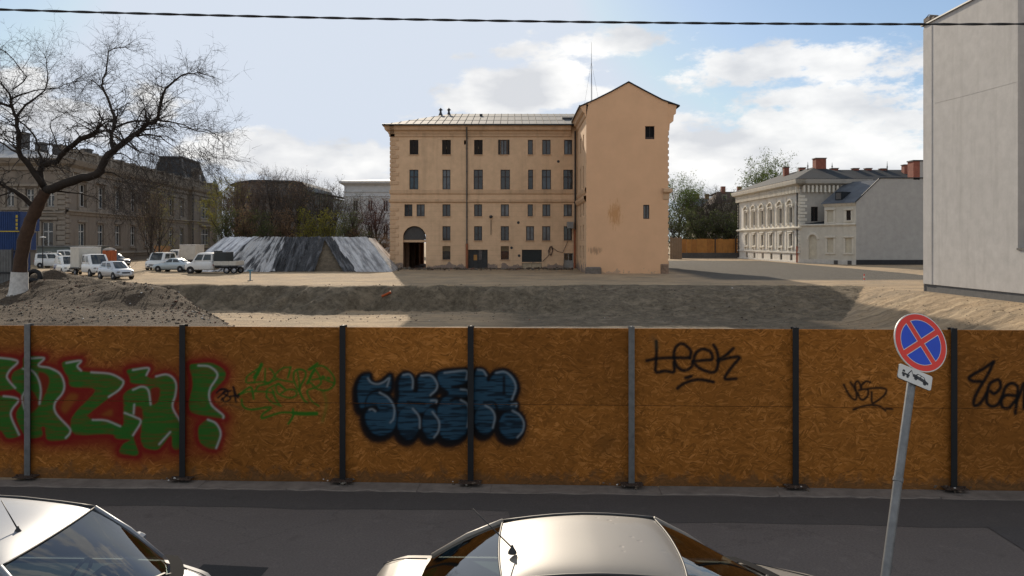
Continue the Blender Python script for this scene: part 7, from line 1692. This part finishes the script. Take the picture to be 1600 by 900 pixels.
# ------------------------------------------------------------------ no-stopping sign on its leaning post
def sign():
    Y = 8.0; c = at(1438.5, 535, Y); U = Vector((.919, .1, -.381)).normalized(); V = Vector((.329, .37, .869)); V = (V - U * U.dot(V)).normalized(); Nn = U.cross(V)          # faces the camera when Nn points to -Y
    if Nn.y > 0: Nn = -Nn
    M = Matrix((( U.x, -Nn.x, V.x, c.x), (U.y, -Nn.y, V.y, c.y), (U.z, -Nn.z, V.z, c.z), (0, 0, 0, 1)))     # local x right, y away, z up
    tlen = c.z / V.z; base = c - V * tlen
    t = thing('no_stopping_sign', 'round no-stopping sign with tow-away plate on a leaning steel post', 'traffic sign', T(base.x, base.y, 0))
    MR = mat('sign_red', (.72, .035, .018), .4, .1, 5); MBl = mat('sign_blue', (.008, .06, .52), .4, .1, 5); MW = mat('sign_white', (.62, .60, .55), .45, .1, 6); r = .30
    def disc(r, y, n=48): return [(r * math.cos(2 * math.pi * i / n), y, r * math.sin(2 * math.pi * i / n)) for i in range(n)]
    d = MB().cyl((0, 0, 0), (0, .012, 0), r, 48).build('sign_disc', MW, t, M)
    MB().add(disc(r * .965, -.001), [tuple(range(47, -1, -1))]).build('red_field', MR, d, M)
    def sector(rad, gap, y, a0):        # quarter of the blue field
        pts = []; n = 14; g = gap
        aa = math.asin(g / rad)
        for i in range(n + 1): a = a0 + aa + (math.pi / 2 - 2 * aa) * i / n; pts.append((rad * math.cos(a), rad * math.sin(a)))
        k = g * math.sqrt(2); pts.append((k * math.cos(a0 + math.pi / 4), k * math.sin(a0 + math.pi / 4))); return [(x, y, z) for x, z in pts]
    for q in range(4):
        a0 = math.pi / 4 + q * math.pi / 2 + R(3)
        for rad, gap, y, m, nm in ((r * .775, .026, -.002, MW, 'white_edge'), (r * .755, .033, -.003, MBl, 'blue_field')):
            P = sector(rad, gap, y, a0); MB().add(P, [tuple(range(len(P) - 1, -1, -1))]).build(nm, m, d, M)
    # tow-away plate
    pz0, w, h, cr = -.435, .186, .075, .02; out = []
    for sx, sz, a in ((1, 1, 0), (-1, 1, 90), (-1, -1, 180), (1, -1, 270)):
        for k in range(5): b = R(a + k * 22.5); out.append((sx * (w - cr) + cr * math.cos(b), pz0 + .055 + sz * (h - cr) + cr * math.sin(b)))
    xo = -.015; P = MB().prism([(x + xo, z) for x, z in out], -.014, -.006).build('tow_plate', MW, t, M); pc = pz0 + .055
    MB().prism([(x * 1.012 + xo, pc + (z - pc) * 1.03) for x, z in out], -.006, .0).build('plate_edge', M_BLACK, P, M)
    K = plain('symbol_black', (.015, .015, .016), .5)
    def sym(polys, nm):
        mb = MB()
        for pl in polys: mb.add([(x + xo, -.0155, z + pc) for x, z in pl], [tuple(range(len(pl)))])
        mb.build(nm, K, P, M)
    circ = lambda x, z, r_: [(x + r_ * math.cos(2 * math.pi * i / 12), z + r_ * math.sin(2 * math.pi * i / 12)) for i in range(12)]
    sym([[(-.15, -.02), (-.065, -.02), (-.065, .0), (-.15, .0)], [(-.15, .006), (-.118, .006), (-.122, .028), (-.142, .028)], [(-.09, .0), (-.078, .0), (-.046, .05), (-.054, .054)], [(-.054, .054), (-.046, .05), (-.03, .012), (-.034, .010)], circ(-.13, -.028, .014), circ(-.085, -.028, .014)], 'tow_truck_symbol')
    rot = lambda pl: [((x - .06) * math.cos(-.16) - z * math.sin(-.16) + .06, (x - .06) * math.sin(-.16) + z * math.cos(-.16)) for x, z in pl]
    sym([rot([(-.03, -.018), (.15, -.018), (.15, .004), (.115, .012), (.09, .036), (.02, .036), (-.005, .014), (-.03, .010)]), rot(circ(.008, -.02, .019)), rot(circ(.112, -.02, .019))], 'car_symbol')
    mbw = MB()
    for pl in ([(.012, .014), (.024, .029), (.05, .029), (.05, .014)], [(.058, .014), (.058, .029), (.084, .029), (.098, .014)]): mbw.add([(x + xo, -.0165, z + pc) for x, z in rot(pl)], [(0, 1, 2, 3)])
    mbw.build('car_symbol_windows', MW, P, M)
    # post, slightly bent, with a clamp band and sleeve joint
    pr = .041; off = .012 + pr; L0 = -tlen - .1; a = [Vector((.0, off, z)) for z in (L0, L0 + 1.0, L0 + 1.9, -.3, .22)]; a = [M @ v for v in a]; a[1] += Vector((.02, .0, 0)); a[2] += Vector((.008, 0, 0))
    MB().tube(a, pr, 16).build('post', M_GALV, t, smooth=True)
    for z in (.17, -.14, -.40): MB().cyl(M @ Vector((0, off, z - .018)), M @ Vector((0, off, z + .018)), pr + .008, 14).build('clamp', M_DARKMETAL, t)
    q = a[2]; MB().cyl(q - V * .02, q + V * .02, pr + .006, 14).build('joint_band', M_GALV, t)
    MB().cyl((a[0].x + .1 * V.x, a[0].y + .1 * V.y, -.02), (a[0].x + .1 * V.x, a[0].y + .1 * V.y, .03), .16, 14).build('footing', M_CONC, t)
sign()

# ------------------------------------------------------------------ overhead cable, twisted from two strands
def cable():
    Y = 6.0; pts = []
    def cy(px): return 15 + 23.0 * (1 - ((1500 - px) / 1500) ** 2) if px < 1500 else 38 - (px - 1500) * .004
    mb = MB(); X0, X1 = -9.5, 9.5; n = 420
    t = thing('overhead_cable', 'black twisted overhead cable strung across the sky', 'cable', T(0, Y, az(30, Y)))
    for ph in (0, math.pi):
        P = []
        for i in range(n + 1):
            x = X0 + (X1 - X0) * i / n; px = 800 + F * x / Y; z = az(cy(px), Y); a = x * 15 + ph; P.append((x, Y + .0045 * math.cos(a), z + .0045 * math.sin(a)))
        MB().tube(P, .0062, 6).build('strand', M_BLACK, t, smooth=True)
cable()

# ------------------------------------------------------------------ site clutter
def clutter():
    # tyres by the tree
    Y = 47.5
    def tyre(x, y, z, R0, label, tilt, name='truck_tyre'):
        t = thing(name, label, 'tyre', T(x, y, z), 'tyres leaning by the big tree'); M = T(x, y, z, R(12)) @ Matrix.Rotation(tilt, 4, 'X')
        prof = [(R0 * .55, -.12), (R0 * .62, -.17), (R0 * .92, -.17), (R0, -.12), (R0, .12), (R0 * .92, .17), (R0 * .62, .17), (R0 * .55, .12), (R0 * .55, -.12)]
        MB().lathe(prof, 28, (0, 0, R0), axis='Y').build('tyre_carcass', M_RUB, t, M, smooth=True)
        mb = MB()
        for k in range(36): a = 2 * math.pi * k / 36; mb.box(-.02, .02, -.13, .13, R0 - .01, R0 + .025, M=Matrix.Translation((0, 0, R0)) @ Matrix.Rotation(a, 4, 'Y'))
        o = mb.build('tread_blocks', M_RUB, t, M); o['kind'] = 'stuff'
    x = ax(49, 49); g = gz(x, 49)
    tyre(x, 49, g - .05, .50, 'lower worn truck tyre leaning beside the whitewashed trunk', R(-10)); tyre(x - .18, 49.5, g + .52, .48, 'upper truck tyre propped behind the lower one at the trunk', R(-12))
    # corrugated fence and blue sheet board at the left edge
    Y = 53; x0, x1 = ax(-60, Y), ax(18, Y); z0, z1 = gz(x0, Y) - .2, az(390, Y); t = thing('corrugated_fence', 'grey corrugated metal fence at the left edge behind the tree', 'fence', T(x1, Y, z0)); m = mat('corrugated_grey', (.19, .185, .175), .7, .3, 3)
    n = 6
    for k in range(n):
        a, b = x0 + (x1 - x0) * k / n, x0 + (x1 - x0) * (k + 1) / n
        MB().grid(lambda u, v: Vector((a + (b - a) * u, Y + .03 * math.sin(u * 2 * math.pi * 3), z0 + (z1 - z0) * v)), 24, 1).build('sheet', m, t)
    for k in range(3): MB().box(x1 - .02 - k * 1.2, x1 + .06 - k * 1.2, Y + .04, Y + .12, z0 - .2, z1 + .1).build('post', M_DARKMETAL, t)
    MB().box(x0, x1, Y - .06, Y - .035, z0 + (z1 - z0) * .48, z0 + (z1 - z0) * .52).build('rail', M_DARKMETAL, t)
    Y = 57; x0, x1 = ax(-70, Y), ax(31, Y); zm, zt, zl = az(361.5, Y), az(330.5, Y), az(391, Y); t = thing('blue_container_stack', 'blue sheet-metal cabin stack with yellow markings at the left edge', 'container', T((x0 + x1) / 2, Y, gz(x0, Y))); mbm = mat('container_blue', (.012, .048, .17), .55, .25, 2); my = plain('marking_yellow', (.45, .32, .03), .6)
    for za, zb_, sh in ((gz(x0, Y), zl - .05, -.7), (zl, zm - .04, -.25), (zm + .04, zt, 0)):
        nn_ = 34
        def pt(u, v, za=za, zb_=zb_, sh=sh):
            x = x0 + (x1 + sh - x0) * u; ph = (u * nn_) % 1; return Vector((x, Y + (.04 if .25 < ph < .75 else 0), za + (zb_ - za) * v))
        b = MB().grid(pt, nn_ * 4, 1).build('cabin_front', mbm, t); MB().box(x0, x1 + sh, Y + .05, Y + 2.4, za, zb_).build('cabin_box', mbm, t)
    MB().box(x0, x1 - .05, Y - .03, Y + .02, zm - .04, zm + .04).build('yellow_rail', my, t)
    for k in range(4): z = zt - .35 - k * .28; MB().box(x1 - .28, x1 - .14, Y - .012, Y - .002, z - .1, z + .1).build('yellow_mark', my, t)
    # portable toilet, plywood crate, street lamp
    Y = 98; x = ax(171.5, Y); g = gz(x, Y); t = thing('portable_toilet', 'orange portable toilet behind the beige box truck', 'toilet cabin', T(x, Y, g)); mo = mat('toilet_orange', (.42, .10, .025), .6, .2, 3)
    MB().bbox(x - .6, x + .6, Y - .6, Y + .6, g, g + 2.1, .05).build('cabin', mo, t); MB().lathe([(.86, 0), (.8, .12), (.45, .28), (.0, .32)], 4, (x, Y, g + 2.1)).build('roof', mat('toilet_roof', (.34, .30, .26), .6), t); MB().box(x - .4, x + .4, Y - .64, Y - .605, g + .1, g + 1.9).build('door', mat('toilet_door', (.36, .085, .02), .6), t)
    Y = 99; x0, x1 = ax(241, Y), ax(260, Y); g = gz(x0, Y); t = thing('plywood_crate', 'tall plywood crate behind the white van facing the camera', 'crate', T((x0 + x1) / 2, Y, g)); mp_ = mat('plywood', (.33, .17, .075), .8, .25, 2)
    for k in range(4): MB().box(x0 + k * (x1 - x0) / 4 + .01, x0 + (k + 1) * (x1 - x0) / 4 - .01, Y, Y + .05, g, az(384, Y)).build('plank', mp_, t)
    MB().box(x0 + .02, x1 - .02, Y + .05, Y + 1.2, g, az(384, Y) - .02).build('crate_body', mp_, t)
    for (px_, Y, top, lab) in ((67, 95, 371, 'thin street lamp with flat head in front of the grey palace'), (47, 93, 386, 'short lamp post with flat head beside the site cabin')):
        x = ax(px_, Y); g = gz(x, Y); z = az(top, Y); t = thing('street_lamp', lab, 'lamp post', T(x, Y, g), 'lamp posts near the cabin'); MB().tube([(x, Y, g - .1), (x, Y, z)], [.07, .045], 8).build('pole', M_DARKMETAL, t); MB().lathe([(.0, .12), (.3, .06), (.34, 0), (.0, -.05)], 10, (x, Y, z)).build('lamp_head', M_WHITEP, t)
    # blue standpipe, orange drain pipe in the bank, stake
    Y = 67.5; x = ax(391, Y); g = gz(x, Y); t = thing('standpipe', 'short blue standpipe upright on the sand near the pit edge', 'pipe', T(x, Y, g)); mb_ = mat('pipe_blue', (.05, .20, .29), .5, .2, 4)
    MB().tube([(x, Y, g - .1), (x, Y, g + .95)], .055, 8).build('riser', mb_, t); MB().tube([(x - .22, Y, g + .9), (x + .22, Y, g + .9)], .05, 8).build('tee', mb_, t); MB().cyl((x, Y, g - .05), (x, Y, g + .05), .22, 10).build('collar', M_CONCD, t)
    x = ax(603, 60.6); best = None
    for k in range(60):
        yy = 57 + k * .1
        if abs(az(459, yy) - gz(x, yy)) < .12: best = yy; break
    yy = best or 60.5; z = gz(x, yy) + .05; t = thing('drain_pipe', 'broken orange plastic pipe sticking out of the bank', 'pipe', T(x, yy, z)); mo2 = mat('pipe_orange_plastic', (.52, .11, .03), .5, .15, 4)
    MB().lathe([(.07, -.35), (.085, -.34), (.085, .3), (.10, .3), (.10, .42), (.07, .42)], 12).build('pipe', mo2, t, Matrix.Translation((x, yy - .1, z)) @ Matrix.Rotation(R(65), 4, 'Y') @ Matrix.Rotation(R(-15), 4, 'X'), smooth=True); MB().lathe([(.068, -.34), (.0, -.30)], 10).build('pipe_mouth', M_BLACK, t, Matrix.Translation((x, yy - .1, z)) @ Matrix.Rotation(R(65), 4, 'Y') @ Matrix.Rotation(R(-15), 4, 'X'))
    Y = 68; x = ax(1350, Y); g = gz(x, Y); t = thing('survey_stake', 'red and white survey stake on the ground left of the grey house', 'stake', T(x, Y, g))
    for k in range(4): MB().tube([(x, Y, g - .1 + k * .17), (x, Y, g + .07 + k * .17)], .05, 6).build('band', plain('stake_red', (.5, .06, .04), .6) if k % 2 else M_WHITEP, t)
    # rubble: uncountable stones and brick bits
    def rubble(name, label, n, region, smin, smax, mats, seed):
        rg = random.Random(seed); mb = MB(); got = 0
        while got < n:
            x, y = region(rg); s = smin + (smax - smin) * rg.random() ** 4; z = gz(x, y) + s * .25; M = Matrix.Translation((x, y, z)) @ Matrix.Rotation(rg.uniform(0, 6.28), 4, 'Z') @ Matrix.Rotation(rg.uniform(-.6, .6), 4, 'X') @ Matrix.Diagonal((s * rg.uniform(.7, 1.4), s * rg.uniform(.6, 1.1), s * rg.uniform(.4, .8), 1))
            v = [Vector(q) * rg.uniform(.8, 1.2) for q in ((1, 0, 0), (-1, 0, 0), (0, 1, 0), (0, -1, 0), (0, 0, 1), (0, 0, -1), (.6, .6, .5), (-.6, .5, .4))]
            mb.add([M @ q for q in v], [(0, 2, 6), (6, 2, 4), (0, 6, 4), (2, 1, 7), (2, 7, 4), (7, 1, 4), (1, 3, 4), (3, 0, 4), (2, 0, 5), (1, 2, 5), (3, 1, 5), (0, 3, 5)], rg.choices(range(len(mats)), [5, 3, 1.3, .12][:len(mats)])[0]); got += 1
        o = mb.build(name, mats); tag(o, label, 'rubble', kind='stuff')
    ms = [mat('stone_brown', (.11, .082, .058), .95, .4, 9), mat('stone_grey', (.17, .15, .12), .95, .4, 9), mat('brick_bits', (.19, .09, .06), .95, .4, 9), mat('paper_scrap', (.55, .53, .49), .9)]
    def left(rg):
        while True:
            y = rg.uniform(33, 60); x = rg.uniform(-34, -9); tl = ((x + 29.0) * 24.0 + (y - 60.0) * 15.0) / 28.3
            if tl < 4.2: return x, y
    rubble('rubble_left', 'brown rubble and brick bits strewn over the left mound', 8000, left, .015, .085, ms, 1)
    rubble('rubble_slope', 'loose brick rubble on the slope beside the track', 3000, lambda rg: (lambda y, s: (-29 + (60 - y) * 15 / 24 + s * 1.18, y))(rg.uniform(36, 58), rg.uniform(-.4, 4.2)), .02, .10, ms, 2)
    rubble('rubble_bank', 'stones at the foot of the far bank', 1800, lambda rg: (rg.uniform(-24, 20), rg.uniform(52, 62.5)), .015, .08, ms, 3)
    rubble('rubble_wall_foot', 'broken plaster along the foot of the yellow building', 1600, lambda rg: (rg.uniform(-14.5, 7), 91 - abs(rg.gauss(0, 1.1)) - .1), .04, .22, ms[:3], 4)
    rubble('rubble_slope_right', 'small clods on the sunlit sandy slope', 1500, lambda rg: (rg.uniform(20, 28), rg.uniform(40, 60)), .01, .05, [mat('clod_sand', (.34, .25, .155), .95, .3, 6), ms[1]], 5)
    def fr(rg): i = rg.choice([288, 537, 736, 986, 986, 1241, 1241, 1487]); x = fl(i) + rg.gauss(0, .16); y = -.12 + rg.gauss(0, .09); q = FM @ Vector((x, y, 0)); return q.x, q.y
    rg = random.Random(6); mb = MB()
    for k in range(130):
        x, y = fr(rg); s = .008 + .028 * rg.random() ** 3; M = Matrix.Translation((x, y, .06 + s * .3)) @ Matrix.Rotation(rg.uniform(0, 6), 4, 'Z') @ Matrix.Diagonal((s * 1.3, s, s * .7, 1))
        mb.add([M @ Vector(q) for q in ((1, 0, 0), (-1, 0, 0), (0, 1, 0), (0, -1, 0), (0, 0, 1), (0, 0, -1))], [(0, 2, 4), (2, 1, 4), (1, 3, 4), (3, 0, 4), (2, 0, 5), (1, 2, 5), (3, 1, 5), (0, 3, 5)], rg.choices([0, 1, 2], [5, 4, 1])[0])
    tag(mb.build('grit', [ms[0], ms[1], M_LIME]), 'grit and crumbs gathered at the feet of the fence posts', 'grit', kind='stuff')
clutter()
